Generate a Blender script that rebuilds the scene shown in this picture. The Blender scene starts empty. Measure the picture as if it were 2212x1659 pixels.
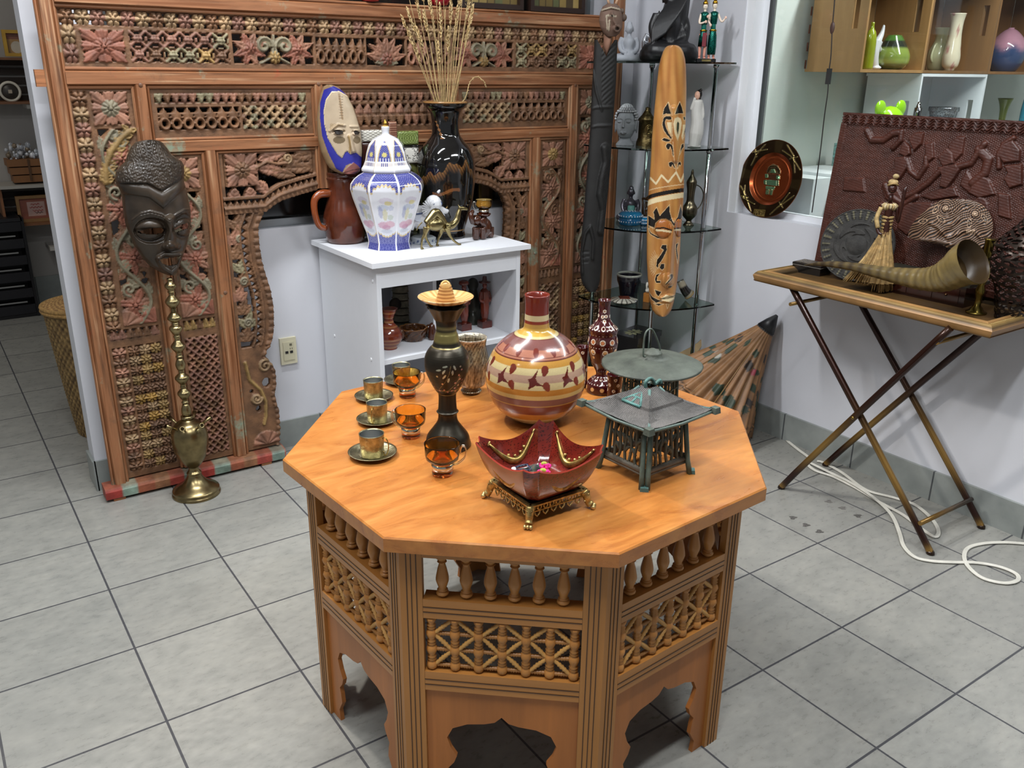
import bpy,math,random
import numpy as np
from mathutils import Vector,Matrix
PI = math.pi
sc = bpy.context.scene
C = sc.collection

# ---------------------------------------------------------------- camera, world, lights, exposure
FPX = 1869.7453506783886
RC = np.array([[0.8240745254812486,-0.566389834830596,0.010184863937483135],
               [-0.18443991475934424,-0.28526545382359525,-0.9405347089280565],
               [0.5356146882754624,0.7731921985220676,-0.3395448863525865]])
CP = np.array([-0.2782727843768314,-1.8280495623251467,1.4614562101388895])
cam = bpy.data.cameras.new('camera'); cam.sensor_width = 36.0; cam.lens = FPX / 2212 * 36
cam.clip_start = 0.05; cam.clip_end = 50
co = bpy.data.objects.new('camera',cam); C.objects.link(co)
Mx = Matrix.Identity(4)
for i in range(3):
    Mx[i][0] = RC[0][i]; Mx[i][1] = -RC[1][i]; Mx[i][2] = -RC[2][i]; Mx[i][3] = CP[i]
co.matrix_world = Mx
sc.camera = co
w = bpy.data.worlds.new('world'); sc.world = w; w.use_nodes = True
w.node_tree.nodes['Background'].inputs[0].default_value = (0.90,0.94,1.0,1)
w.node_tree.nodes['Background'].inputs[1].default_value = 0.22
sc.view_settings.view_transform = 'Standard'; sc.view_settings.look = 'None'
sc.view_settings.gamma = 1.0; sc.view_settings.use_curve_mapping = False
sc.view_settings.exposure = 0.22
def area(name,x,y,z,sx,sy,power,col,rot=(0,0,0)):
    l = bpy.data.lights.new(name,'AREA'); l.shape = 'RECTANGLE'; l.size = sx; l.size_y = sy
    l.energy = power; l.color = col
    o = bpy.data.objects.new(name,l); C.objects.link(o); o.location = (x,y,z); o.rotation_euler = rot
    return o
COOL = (0.94,0.97,1.0); WARM = (1.0,0.93,0.82)
area('tube_light',0.35,0.55,2.72,1.2,0.12,42,COOL)
area('tube_light',0.2,-1.3,2.72,1.2,0.12,36,COOL)
area('tube_light',1.9,-0.9,2.72,1.2,0.12,30,COOL)
area('tube_light',-1.2,-0.4,2.72,1.2,0.12,22,COOL)
area('tube_light',-0.6,3.1,2.72,0.6,0.12,8,WARM)
area('tube_light',3.3,-0.3,2.7,0.12,2.4,70,COOL)
def spot(name,loc,target,power,col,size,rad):
    l = bpy.data.lights.new(name,'SPOT'); l.energy = power; l.color = col; l.spot_size = size; l.spot_blend = 0.5
    l.shadow_soft_size = rad
    o = bpy.data.objects.new(name,l); C.objects.link(o); o.location = loc
    o.rotation_euler = (Vector(target) - Vector(loc)).to_track_quat('-Z','Y').to_euler()
spot('ceiling_spot',(0.15,0.85,2.65),(0.95,-0.35,0.5),110,(1.0,0.95,0.88),1.1,0.05)

# ---------------------------------------------------------------- pixel <-> place helpers (2212 x 1659 frame)
def ray(px,py): return RC.T @ np.array([(px - 1106) / FPX,(py - 829.5) / FPX,1.0])
def onz(px,py,z=0.0):
    d = ray(px,py); return CP + d * (z - CP[2]) / d[2]
def onx(px,py,x):
    d = ray(px,py); return CP + d * (x - CP[0]) / d[0]
def ony(px,py,y):
    d = ray(px,py); return CP + d * (y - CP[1]) / d[1]
def pr(X):
    Y = RC @ (np.array(X,float) - CP); return np.array([1106 + FPX * Y[0] / Y[2],829.5 + FPX * Y[1] / Y[2]])
def depth(X): return float(RC[2] @ (np.array(X,float) - CP))
def zat(B,py):                                     # height above B whose image row is py
    lo,hi = -1.0,2.5
    for _ in range(40):
        m = (lo + hi) / 2
        if pr([B[0],B[1],B[2] + m])[1] > py: lo = m
        else: hi = m
    return m
def prof(B,rows):                                  # [(row, half width px)] -> [(r, z)] on the axis over B
    out = []
    for py,hw in rows:
        z = zat(B,py); out.append((hw * depth([B[0],B[1],B[2] + z]) / FPX,z))
    return out

# ---------------------------------------------------------------- colours and materials
def lin(c):
    if isinstance(c,str):
        c = tuple(int(c[i:i + 2],16) / 255 for i in (0,2,4))
    return np.array([(x / 12.92 if x <= 0.04045 else ((x + 0.055) / 1.055) ** 2.4) for x in c])
def new_mat(name):
    m = bpy.data.materials.new(name); m.use_nodes = True
    nt = m.node_tree; b = nt.nodes['Principled BSDF']
    return m,nt,b
def nd(nt,t,**k):
    n = nt.nodes.new(t)
    for a,v in k.items(): setattr(n,a,v)
    return n
def coords(nt,scale=(1,1,1),which='Object'):
    tc = nd(nt,'ShaderNodeTexCoord'); mp = nd(nt,'ShaderNodeMapping')
    mp.inputs['Scale'].default_value = scale
    nt.links.new(tc.outputs[which],mp.inputs['Vector']); return mp.outputs['Vector']
def noise(nt,vec,s,d=4,rough=0.55):
    n = nd(nt,'ShaderNodeTexNoise'); n.inputs['Scale'].default_value = s; n.inputs['Detail'].default_value = d
    n.inputs['Roughness'].default_value = rough; nt.links.new(vec,n.inputs['Vector']); return n.outputs['Fac']
def ramp(nt,fac,stops,interp='LINEAR'):
    r = nd(nt,'ShaderNodeValToRGB'); cr = r.color_ramp; cr.interpolation = interp
    while len(cr.elements) < len(stops): cr.elements.new(0.5)
    for e,(p,c) in zip(cr.elements,stops):
        e.position = p; c = lin(c) if isinstance(c,str) else c; e.color = (*c,1)
    nt.links.new(fac,r.inputs['Fac']); return r.outputs['Color']
def mix(nt,fac,a,b,mode='MIX'):
    m = nd(nt,'ShaderNodeMix',data_type='RGBA',blend_type=mode)
    for s,v in ((0,fac),(6,a),(7,b)):
        if hasattr(v,'is_linked') or hasattr(v,'links'): nt.links.new(v,m.inputs[s])
        elif s == 0: m.inputs[0].default_value = v
        else: m.inputs[s].default_value = (*v,1)
    return m.outputs[2]
def bump(nt,b,h,strength=0.3,dist=0.002):
    n = nd(nt,'ShaderNodeBump'); n.inputs['Strength'].default_value = strength; n.inputs['Distance'].default_value = dist
    nt.links.new(h,n.inputs['Height']); nt.links.new(n.outputs['Normal'],b.inputs['Normal'])
def attr(nt):
    a = nd(nt,'ShaderNodeAttribute'); a.attribute_name = 'Col'; return a.outputs['Color']
G1 = (1.0,1.0,1.0)
def painted(name,rough=0.5,metal=0.0,var=0.12,vs=18,bmp=0.0,bs=60,coat=0.0,scale=(1,1,1),spec=0.5):
    """vertex colour, gently broken up by noise"""
    m,nt,b = new_mat(name); v = coords(nt,scale)
    n = noise(nt,v,vs)
    g = ramp(nt,n,[(0.3,(1 - var * 1.6,) * 3),(0.7,(1 + var * 0.5,) * 3)])
    nt.links.new(mix(nt,1.0,attr(nt),g,'MULTIPLY'),b.inputs['Base Color'])
    b.inputs['Roughness'].default_value = rough; b.inputs['Metallic'].default_value = metal
    b.inputs['Coat Weight'].default_value = coat; b.inputs['Coat Roughness'].default_value = 0.08
    b.inputs['Specular IOR Level'].default_value = spec
    if bmp: bump(nt,b,noise(nt,v,bs,3),bmp,0.003)
    return m
def wood(name,axis=2,rough=0.45,dark=0.55,gs=1.0,coat=0.0,patch=None):
    s = [28 * gs] * 3; s[axis] = 2.2 * gs
    m,nt,b = new_mat(name); v = coords(nt,s)
    n = noise(nt,v,1.0,6,0.65)
    g = ramp(nt,n,[(0.30,(dark,) * 3),(0.5,(0.9,) * 3),(0.72,(1.12,) * 3)])
    c = mix(nt,1.0,attr(nt),g,'MULTIPLY')
    if patch:
        s2 = [70.0] * 3; s2[axis] = 2.6; st = noise(nt,coords(nt,s2),1.0,3,0.5); c = mix(nt,ramp(nt,st,[(0.54,(0,0,0)),(0.66,(0.75,) * 3)]),c,lin('70401f')); c = mix(nt,ramp(nt,st,[(0.34,(0.5,) * 3),(0.44,(0,0,0))]),c,lin('c9a27c'))
        for col,sd,lo,hi in patch:
            vv = coords(nt,[3 + sd] * 3); pn = noise(nt,vv,2.0 + sd * .3,5,0.7)
            f = ramp(nt,pn,[(lo,(0,0,0)),(hi,(0.75,) * 3)])
            c = mix(nt,f,c,lin(col))
    nt.links.new(c,b.inputs['Base Color']); b.inputs['Roughness'].default_value = rough
    b.inputs['Coat Weight'].default_value = coat
    bump(nt,b,n,0.25,0.002)
    return m
def glass(name,col,rough=0.02,ior=1.45):
    m,nt,b = new_mat(name)
    b.inputs['Base Color'].default_value = (*lin(col),1); b.inputs['Roughness'].default_value = rough
    b.inputs['Transmission Weight'].default_value = 1.0; b.inputs['IOR'].default_value = ior
    return m
MT = {}
MT['matte'] = painted('matte_paint',0.75)
MT['satin'] = painted('satin_paint',0.42,var=0.10)
MT['gloss'] = painted('glazed_ceramic',0.12,var=0.06,coat=0.5)
MT['white'] = painted('white_board',0.5,var=0.01)
MT['stone'] = painted('rough_stone',0.8,var=0.35,vs=30,bmp=0.5,bs=90)
MT['brass'] = painted('aged_brass',0.27,1.0,var=0.3,vs=25)
MT['brassd'] = painted('engraved_brass',0.33,1.0,var=0.4,vs=60,bmp=0.35,bs=160)
MT['chrome'] = painted('chrome',0.08,1.0,var=0.0)
MT['iron'] = painted('verdigris_iron',0.6,0.15,var=0.28,vs=26,bmp=0.4,bs=120)
MT['darkwood'] = painted('polished_dark_wood',0.33,var=0.3,vs=30,bmp=0.15,bs=40)
MT['carved'] = painted('weathered_carving',0.62,var=0.32,vs=22,bmp=0.35,bs=170)
MT['redwood'] = painted('red_stained_carving',0.42,var=0.25,vs=20,bmp=0.3,bs=120)
MT['straw'] = painted('straw',0.7,var=0.3,vs=90)
MT['paper'] = painted('oiled_paper',0.55,var=0.25,vs=14)
MT['sparkle'] = painted('sequins',0.25,0.7,var=0.6,vs=260)
OLD = [('5f4836',1.2,0.60,0.80),('7f9a86',0.7,0.60,0.72),('a0402c',2.1,0.64,0.78)]
MT['fwx'] = wood('frame_wood_along_x',0,0.45,0.36,1.3,patch=OLD)
MT['fwz'] = wood('frame_wood_along_z',2,0.45,0.36,1.3,patch=OLD)
MT['twx'] = wood('honey_wood_along_x',0,0.35,0.78,0.7,coat=0.15)
MT['twz'] = wood('honey_wood_along_z',2,0.38,0.78,0.7)
MT['twy'] = wood('honey_wood_along_y',1,0.38,0.78,0.7)
MT['amber'] = glass('amber_glass','fbd47c',0.02)
m_,nt_,b_ = new_mat('clear_window_glass'); tr_ = nd(nt_,'ShaderNodeBsdfTransparent'); tr_.inputs[0].default_value = (0.93,0.96,0.945,1); gl_ = nd(nt_,'ShaderNodeBsdfGlossy'); gl_.inputs['Roughness'].default_value = 0.01
ms_ = nd(nt_,'ShaderNodeMixShader'); fr_n = nd(nt_,'ShaderNodeFresnel'); fr_n.inputs[0].default_value = 1.35; nt_.links.new(fr_n.outputs[0],ms_.inputs[0]); nt_.links.new(tr_.outputs[0],ms_.inputs[1]); nt_.links.new(gl_.outputs[0],ms_.inputs[2]); nt_.links.new(ms_.outputs[0],nt_.nodes['Material Output'].inputs[0]); MT['pane'] = m_
MT['amberfoot'] = glass('red_amber_glass','e0702a',0.03)

# ---------------------------------------------------------------- mesh builder
def rotm(axis,a):
    return np.array(Matrix.Rotation(a,3,axis))
class MB:
    def __init__(s): s.V = []; s.F = []; s.Cc = []; s.S = []; s.n = 0
    def add(s,V,F,col,smooth=True):
        V = np.asarray(V,float).reshape(-1,3)
        if isinstance(col,str) or np.ndim(col) == 1: col = np.tile(lin(col) if isinstance(col,str) else col,(len(V),1))
        s.V.append(V); s.Cc.append(np.asarray(col))
        n = s.n
        if isinstance(F,np.ndarray): s.F.extend((F + n).tolist())
        else: s.F.extend([[i + n for i in f] for f in F])
        s.S.extend([smooth] * len(F)); s.n += len(V); return s
    def xf(s,M=None,t=(0,0,0),since=0):         # transform what was added from chunk 'since'
        for i in range(since,len(s.V)):
            v = s.V[i]
            if M is not None: v = v @ np.asarray(M)[:3,:3].T
            s.V[i] = v + np.asarray(t)
        return s
    def mark(s): return len(s.V)
    def box(s,c,d,col,M=None,taper=1.0):
        x,y,z = [k / 2 for k in d]; t = taper
        V = np.array([[-x,-y,-z],[x,-y,-z],[x,y,-z],[-x,y,-z],[-x * t,-y * t,z],[x * t,-y * t,z],[x * t,y * t,z],[-x * t,y * t,z]])
        if M is not None: V = V @ np.asarray(M).T
        return s.add(V + np.array(c),[[0,3,2,1],[4,5,6,7],[0,1,5,4],[1,2,6,5],[2,3,7,6],[3,0,4,7]],col,False)
    def grid(s,P,col,wrap_u=False,wrap_v=False,smooth=True,keep=None):
        nu,nv = P.shape[:2]
        a = np.arange(nu if wrap_u else nu - 1); b = np.arange(nv if wrap_v else nv - 1)
        A,B = np.meshgrid(a,b,indexing='ij'); A2 = (A + 1) % nu; B2 = (B + 1) % nv
        F = np.stack([A * nv + B,A2 * nv + B,A2 * nv + B2,A * nv + B2],-1).reshape(-1,4)
        if keep is not None:
            k = keep.reshape(-1); F = F[k[F].all(1)]
        if not isinstance(col,str) and np.ndim(col) == 3: col = col.reshape(-1,3)
        return s.add(P.reshape(-1,3),F,col,smooth)
    def lathe(s,pf,col='ffffff',n=32,c=(0,0,0),M=None,cf=None,rf=None,sub=0,caps=True):
        """pf [(r, z)]; cf(theta, z, t)->colour ; rf(theta, z)->radius factor"""
        pf = [tuple(p) for p in pf]
        if sub: pf = smooth_prof(pf,sub)
        th = np.linspace(0,2 * PI,n,endpoint=False)
        r = np.array([p[0] for p in pf]); z = np.array([p[1] for p in pf])
        T,Z = np.meshgrid(th,z,indexing='ij'); Rr = np.tile(r,(n,1))
        if rf is not None: Rr = Rr * rf(T,Z)
        P = np.stack([Rr * np.cos(T),Rr * np.sin(T),Z],-1)
        cc = col
        if cf is not None: cc = cf(T,Z)
        if M is not None: P = P @ np.asarray(M).T
        P = P + np.array(c)
        s.grid(P,cc,wrap_u=True)
        if caps:
            base = s.n - len(P.reshape(-1,3)); nv = len(pf)
            if r[0] > 1e-5: s.F.append([base + i * nv for i in range(n)][::-1]); s.S.append(False)
            if r[-1] > 1e-5: s.F.append([base + i * nv + nv - 1 for i in range(n)]); s.S.append(False)
        return s
    def ell(s,c,r,col,M=None,n=14,m=9,cf=None):
        u = np.linspace(0,2 * PI,n,endpoint=False); v = np.linspace(0.02,PI - 0.02,m)
        U,W = np.meshgrid(u,v,indexing='ij')
        P = np.stack([np.cos(U) * np.sin(W),np.sin(U) * np.sin(W),-np.cos(W)],-1)
        if cf is not None: col = cf(P)
        P = P * np.array(r)
        if M is not None: P = P @ np.asarray(M).T
        s.grid(P + np.array(c),col,wrap_u=True)
        b = s.n - n * m
        s.F.append([b + i * m for i in range(n)][::-1]); s.F.append([b + i * m + m - 1 for i in range(n)]); s.S += [True,True]
        return s
    def tube(s,pts,r,col='ffffff',n=8,closed=False,flat=1.0,cf=None):
        P = np.array(pts,float); k = len(P)
        rr = np.full(k,r) if np.ndim(r) == 0 else np.array(r,float)
        if closed: T = np.roll(P,-1,0) - np.roll(P,1,0)
        else: T = np.gradient(P,axis=0)
        T /= np.linalg.norm(T,axis=1)[:,None] + 1e-12
        a = np.array([0,0,1.0]) if abs(T[0][2]) < 0.9 else np.array([1.0,0,0])
        N = np.cross(T[0],a); N /= np.linalg.norm(N); Ns = []
        for i in range(k):
            N = N - T[i] * (N @ T[i]); N /= np.linalg.norm(N) + 1e-12; Ns.append(N.copy())
        Ns = np.array(Ns); Bs = np.cross(T,Ns)
        th = np.linspace(0,2 * PI,n,endpoint=False)
        G = P[:,None] + rr[:,None,None] * (np.cos(th)[None,:,None] * Ns[:,None] + flat * np.sin(th)[None,:,None] * Bs[:,None])
        if cf is not None: col = np.repeat(cf(np.linspace(0,1,k))[:,None],n,1)
        s.grid(G,col,wrap_u=closed,wrap_v=True)
        if not closed:
            b = s.n - k * n
            s.F.append([b + i for i in range(n)]); s.F.append([b + (k - 1) * n + i for i in range(n)][::-1]); s.S += [False,False]
        return s
    def prism(s,poly,h,col,M=None,c=(0,0,0),bevel=0.0):
        """poly in xy (ccw), extruded 0..h in z, then M, c"""
        p = np.array(poly,float); n = len(p)
        if bevel:
            q = p - p.mean(0); L = np.linalg.norm(q,axis=1)[:,None]; q = p - q / L * bevel
            rings = [(p,0),(p,h - bevel),(q,h)]
        else: rings = [(p,0),(p,h)]
        V = np.concatenate([np.c_[a,np.full(n,z)] for a,z in rings])
        F = [list(range(n))[::-1],[(len(rings) - 1) * n + i for i in range(n)]]
        for k in range(len(rings) - 1):
            for i in range(n):
                j = (i + 1) % n; F.append([k * n + i,k * n + j,(k + 1) * n + j,(k + 1) * n + i])
        if M is not None: V = V @ np.asarray(M).T
        return s.add(V + np.array(c),F,col,False)
    def build(s,name,mat,parent=None,loc=None,rot=None):
        me = bpy.data.meshes.new(name)
        V = np.concatenate(s.V); me.from_pydata(V.tolist(),[],s.F)
        me.polygons.foreach_set('use_smooth',s.S)
        a = me.color_attributes.new('Col','FLOAT_COLOR','POINT')
        cc = np.ones((len(V),4),np.float32); cc[:,:3] = np.concatenate(s.Cc); a.data.foreach_set('color',cc.ravel())
        me.materials.append(MT[mat] if isinstance(mat,str) else mat)
        me.update()
        o = bpy.data.objects.new(name,me); C.objects.link(o)
        if parent is not None: o.parent = parent
        if loc is not None: o.location = [float(k) for k in loc]
        if rot is not None: o.rotation_euler = rot
        return o
def smooth_prof(pf,sub):
    """Catmull-Rom resample"""
    p = np.array(pf,float); p = np.vstack([2 * p[0] - p[1],p,2 * p[-1] - p[-2]]); out = []
    for i in range(1,len(p) - 2):
        for t in np.arange(sub) / sub:
            a,b,c,d = p[i - 1],p[i],p[i + 1],p[i + 2]
            out.append(0.5 * (2 * b + (c - a) * t + (2 * a - 5 * b + 4 * c - d) * t * t + (3 * b - a - 3 * c + d) * t ** 3))
    out.append(p[-2]); out = np.array(out)
    if out.shape[1] == 2: out[:,0] = np.maximum(out[:,0],0.0003); out[:,1] = np.maximum(out[:,1],min(q[1] for q in pf))
    return [tuple(x) for x in out]
def sp(pts,sub=6): return np.array(smooth_prof_nd(pts,sub))
def smooth_prof_nd(pts,sub):
    p = np.array(pts,float); p = np.vstack([2 * p[0] - p[1],p,2 * p[-1] - p[-2]]); out = []
    for i in range(1,len(p) - 2):
        for t in np.arange(sub) / sub:
            a,b,c,d = p[i - 1],p[i],p[i + 1],p[i + 2]
            out.append(0.5 * (2 * b + (c - a) * t + (2 * a - 5 * b + 4 * c - d) * t * t + (3 * b - a - 3 * c + d) * t ** 3))
    out.append(p[-2]); return out
def empty(name,loc,rz=0.0,label=None,cat=None,group=None):
    o = bpy.data.objects.new(name,None); C.objects.link(o); o.location = [float(k) for k in loc]; o.rotation_euler = (0,0,rz)
    o.empty_display_size = 0.05
    return tag(o,label,cat,group)
def tag(o,label=None,cat=None,group=None):
    if label: o['label'] = label
    if cat: o['category'] = cat
    if group: o['group'] = group
    return o
def struct(o): o['kind'] = 'structure'; return o
def lab(o,l): o['label'] = l; return o
def kids(o): return [c for c in C.objects if c.parent == o]
def copy_tree(o,parent=None):
    c = o.copy(); C.objects.link(c); c.parent = parent
    for k in kids(o): copy_tree(k,c)
    return c
def put(o,loc,rz=None):
    o.location = [float(k) for k in loc]
    if rz is not None: o.rotation_euler = (0,0,rz)
    return o

# ---------------------------------------------------------------- 2-D drawing on numpy fields
def seg_d(X,Y,pts,closed=False):
    """distance of every (X, Y) to a polyline"""
    P = np.array(pts,float)
    if closed: P = np.vstack([P,P[:1]])
    D = np.full(X.shape,1e9)
    for a,b in zip(P[:-1],P[1:]):
        d = b - a; L = d @ d + 1e-18
        t = np.clip(((X - a[0]) * d[0] + (Y - a[1]) * d[1]) / L,0,1)
        D = np.minimum(D,np.hypot(X - a[0] - t * d[0],Y - a[1] - t * d[1]))
    return D
def inpoly(X,Y,pts):
    P = np.array(pts,float); ins = np.zeros(X.shape,bool); j = len(P) - 1
    for i in range(len(P)):
        (xi,yi),(xj,yj) = P[i],P[j]
        if yi != yj: ins ^= ((yi > Y) != (yj > Y)) & (X < (xj - xi) * (Y - yi) / (yj - yi) + xi)
        j = i
    return ins
def spiral(cx,cy,r0,r1,a0,turns,n=22):
    t = np.linspace(0,1,n); a = a0 + turns * 2 * PI * t; r = r0 + (r1 - r0) * t
    return np.c_[cx + r * np.cos(a),cy + r * np.sin(a)]
def sm(x,a,b): t = np.clip((x - a) / (b - a),0,1); return t * t * (3 - 2 * t)
def lerp(a,b,t): return a * (1 - t[...,None]) + b * t[...,None]
rng = np.random.default_rng(7)
def hsh(i,j,k=0): return np.mod(np.sin(i * 127.1 + j * 311.7 + k * 74.7 + 1.3) * 43758.5453,1.0)
# ---------------------------------------------------------------- the setting
TL = 0.333
def floor_mat():
    m,nt,b = new_mat('ceramic_floor_tiles'); v = coords(nt,(1 / TL,) * 3)
    sx = nd(nt,'ShaderNodeSeparateXYZ'); nt.links.new(v,sx.inputs[0])
    es = []
    for k in (0,1):
        f = nd(nt,'ShaderNodeMath',operation='FRACT'); nt.links.new(sx.outputs[k],f.inputs[0])
        a = nd(nt,'ShaderNodeMath',operation='SUBTRACT'); nt.links.new(f.outputs[0],a.inputs[0]); a.inputs[1].default_value = 0.5
        c = nd(nt,'ShaderNodeMath',operation='ABSOLUTE'); nt.links.new(a.outputs[0],c.inputs[0]); es.append(c.outputs[0])
    mx = nd(nt,'ShaderNodeMath',operation='MAXIMUM'); nt.links.new(es[0],mx.inputs[0]); nt.links.new(es[1],mx.inputs[1])
    g = nd(nt,'ShaderNodeMath',operation='GREATER_THAN'); nt.links.new(mx.outputs[0],g.inputs[0]); g.inputs[1].default_value = 0.4915
    vn = coords(nt,(5,9,5)); n1 = noise(nt,vn,1.6,8,0.6); n2 = noise(nt,vn,6,5,0.6)
    c = ramp(nt,n1,[(0.25,'7f7f7a'),(0.5,'92918b'),(0.75,'9e9c94')])
    c = mix(nt,0.35,c,ramp(nt,n2,[(0.3,'777772'),(0.7,'a09e97')]))
    # each tile a touch different
    fl = nd(nt,'ShaderNodeVectorMath',operation='FLOOR'); nt.links.new(v,fl.inputs[0])
    wn = nd(nt,'ShaderNodeTexWhiteNoise',noise_dimensions='2D'); nt.links.new(fl.outputs[0],wn.inputs['Vector'])
    c = mix(nt,1.0,c,ramp(nt,wn.outputs['Value'],[(0,(0.93,) * 3),(1,(1.04,) * 3)]),'MULTIPLY')
    c = mix(nt,g.outputs[0],c,lin('47474a'))
    nt.links.new(c,b.inputs['Base Color']); b.inputs['Roughness'].default_value = 0.3
    nt.links.new(ramp(nt,n2,[(0.3,(0.24,) * 3),(0.7,(0.38,) * 3)]),b.inputs['Roughness'])
    b.inputs['Specular IOR Level'].default_value = 0.4
    iv = nd(nt,'ShaderNodeMath',operation='SUBTRACT'); iv.inputs[0].default_value = 1; nt.links.new(g.outputs[0],iv.inputs[1])
    bump(nt,b,iv.outputs[0],0.5,0.001)
    return m
m = MB(); m.box((1.0,1.0,-0.05),(9,10,0.1),'ffffff'); struct(m.build('floor',floor_mat()))
def plaster(name,col,r=0.6):
    m,nt,b = new_mat(name); v = coords(nt); n = noise(nt,v,3,6)
    c = lin(col); nt.links.new(ramp(nt,n,[(0.3,tuple(c * 0.96)),(0.7,tuple(c * 1.02))]),b.inputs['Base Color'])
    b.inputs['Roughness'].default_value = r; bump(nt,b,noise(nt,v,90,3),0.12,0.001); return m
MT['wall'] = plaster('white_wall_paint','d3d4da'); MT['far'] = plaster('grey_wall_paint','a39e98')
MT['ceil'] = plaster('ceiling_paint','d2d2d0'); MT['dark'] = plaster('dark_interior','15110f')
MT['next'] = plaster('pale_green_wall_paint','c3c8c2')
WX,WY = 2.61,1.38
m = MB(); m.box((1.0,1.0,2.85),(9,10,0.1),'ffffff'); struct(m.build('ceiling','ceil'))
# back wall: full piers, low wall between, dark window above
m = MB(); T = 0.11
for x0,x1,z0,z1 in ((0.105,0.34,0,2.8),(2.36,WX + .12,0,2.8),(0.34,2.36,0,0.895),(0.34,2.36,2.2,2.8)):
    m.box(((x0 + x1) / 2,WY + T / 2,(z0 + z1) / 2),(x1 - x0,T,z1 - z0),'ffffff')
struct(m.build('wall_back','wall'))
m = MB()
for x0,x1,z0,z1 in ((0.34,2.36,0.895,0.925),(0.34,0.37,.925,2.2),(2.33,2.36,.925,2.2),(1.9,1.93,.925,2.2)):
    m.box(((x0 + x1) / 2,WY + 0.055,(z0 + z1) / 2),(x1 - x0,0.06,z1 - z0),'8f9496')
wf = m.build('window_1',painted('aluminium',0.35,0.9,0.02)); struct(wf)
m = MB(); m.box((1.35,WY + 0.06,1.56),(1.98,0.006,1.27),'ffffff')
dg = new_mat('dark_window_glass'); dg[2].inputs['Base Color'].default_value = (0.012,0.010,0.009,1); dg[2].inputs['Roughness'].default_value = 0.12
struct(m.build('window_pane',dg[0],wf))
# right wall with its window opening
OY,OZ,WT = 0.735,0.905,0.14
m = MB()
m.box((WX + WT / 2,(OY + WY + T) / 2,1.4),(WT,WY + T - OY,2.8),'ffffff')
m.box((WX + WT / 2,(OY - 4) / 2,OZ / 2),(WT,OY + 4,OZ),'ffffff')
m.box((WX + WT / 2,(OY - 4) / 2,2.6),(WT,OY + 4,0.4),'ffffff')
struct(m.build('wall_right','wall'))
m = MB()
m.box((WX + .05,OY - .02,1.65),(.09,.04,1.49),'e9ebee'); m.box((WX + .075,OY - .055,1.65),(.035,.03,1.49),'dfe2e6')
m.box((WX + .075,OY - .0725,1.65),(.036,.004,1.49),'3a3d40')
m.box((WX + .075,-1.6,OZ + .012),(.04,4.6,.024),'e4e6ea')
wf = m.build('window_2','white'); struct(wf)
m = MB(); m.box((WX + .075,-1.6,1.65),(.006,4.5,1.46),'ffffff'); struct(m.build('window_pane','pane',wf))
# baseboards of grey tile
def base_mat():
    m,nt,b = new_mat('grey_baseboard_tiles'); v = coords(nt,(1 / .333,1 / .333,1))
    sx = nd(nt,'ShaderNodeSeparateXYZ'); nt.links.new(v,sx.inputs[0]); outs = []
    for k,off in ((0,0.1),(1,0.1)):
        a = nd(nt,'ShaderNodeMath',operation='ADD'); a.inputs[1].default_value = off; nt.links.new(sx.outputs[k],a.inputs[0])
        f = nd(nt,'ShaderNodeMath',operation='FRACT'); nt.links.new(a.outputs[0],f.inputs[0])
        g = nd(nt,'ShaderNodeMath',operation='LESS_THAN'); nt.links.new(f.outputs[0],g.inputs[0]); g.inputs[1].default_value = 0.018; outs.append(g.outputs[0])
    mx = nd(nt,'ShaderNodeMath',operation='MAXIMUM'); nt.links.new(outs[0],mx.inputs[0]); nt.links.new(outs[1],mx.inputs[1])
    n = noise(nt,coords(nt),8,6); c = ramp(nt,n,[(0.3,'7d827f'),(0.7,'969a96')])
    nt.links.new(mix(nt,mx.outputs[0],c,lin('4a4c4e')),b.inputs['Base Color']); b.inputs['Roughness'].default_value = 0.35
    return m
MT['base'] = base_mat()
m = MB(); m.box((WX - .006,(WY - 4) / 2,.058),(.012,WY + 4,.116),'ffffff'); struct(m.build('baseboard_right','base'))
m = MB(); m.box(((.095 + WX) / 2,WY - .005,.058),(WX - .095 - .012,.010,.116),'ffffff')
m.box((.100,WY + T / 2,.058),(.010,T + .02,.116),'ffffff'); struct(m.build('baseboard_back','base'))
# the aisle behind, at left
FY = 4.45
m = MB(); m.box((-.8,FY + .05,1.4),(5,.1,2.8),'ffffff'); struct(m.build('wall_far','far'))
m = MB(); m.box((-.8,FY - .006,.09),(5,.012,.18),'ffffff'); struct(m.build('baseboard_far','base'))
# the shop next door, behind the right-hand window
m = MB(); m.box((4.3,.80,1.4),(3.0,.1,2.8),'ffffff'); m.box((5.8,-1.6,1.4),(.1,4.9,2.8),'ffffff'); struct(m.build('wall_next_room','next'))

# floor stains left by something that once stood there
MT['stain'] = painted('dried_spots',0.8,var=.5,vs=300)
m = MB()
for i,(a,b_) in enumerate(((1790,1083),(1820,1097),(1853,1114),(1713,1118),(1741,1134),(1770,1148))):
    p = onz(a,b_,0.0006); th = np.linspace(0,2 * PI,14,endpoint=False)
    r = .011 * (1 + .25 * np.sin(3 * th + i) + .15 * np.cos(5 * th + i))
    m.prism(np.c_[r * np.cos(th) * 1.2,r * np.sin(th)],.0006,'625f5b' if i > 1 else '7c7974',c=(p[0],p[1],0.0002))
o = m.build('floor_stains','stain'); o['kind'] = 'stuff'; tag(o,'small dark dried spots on the floor tile beside the folding tray table','stains')

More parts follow.
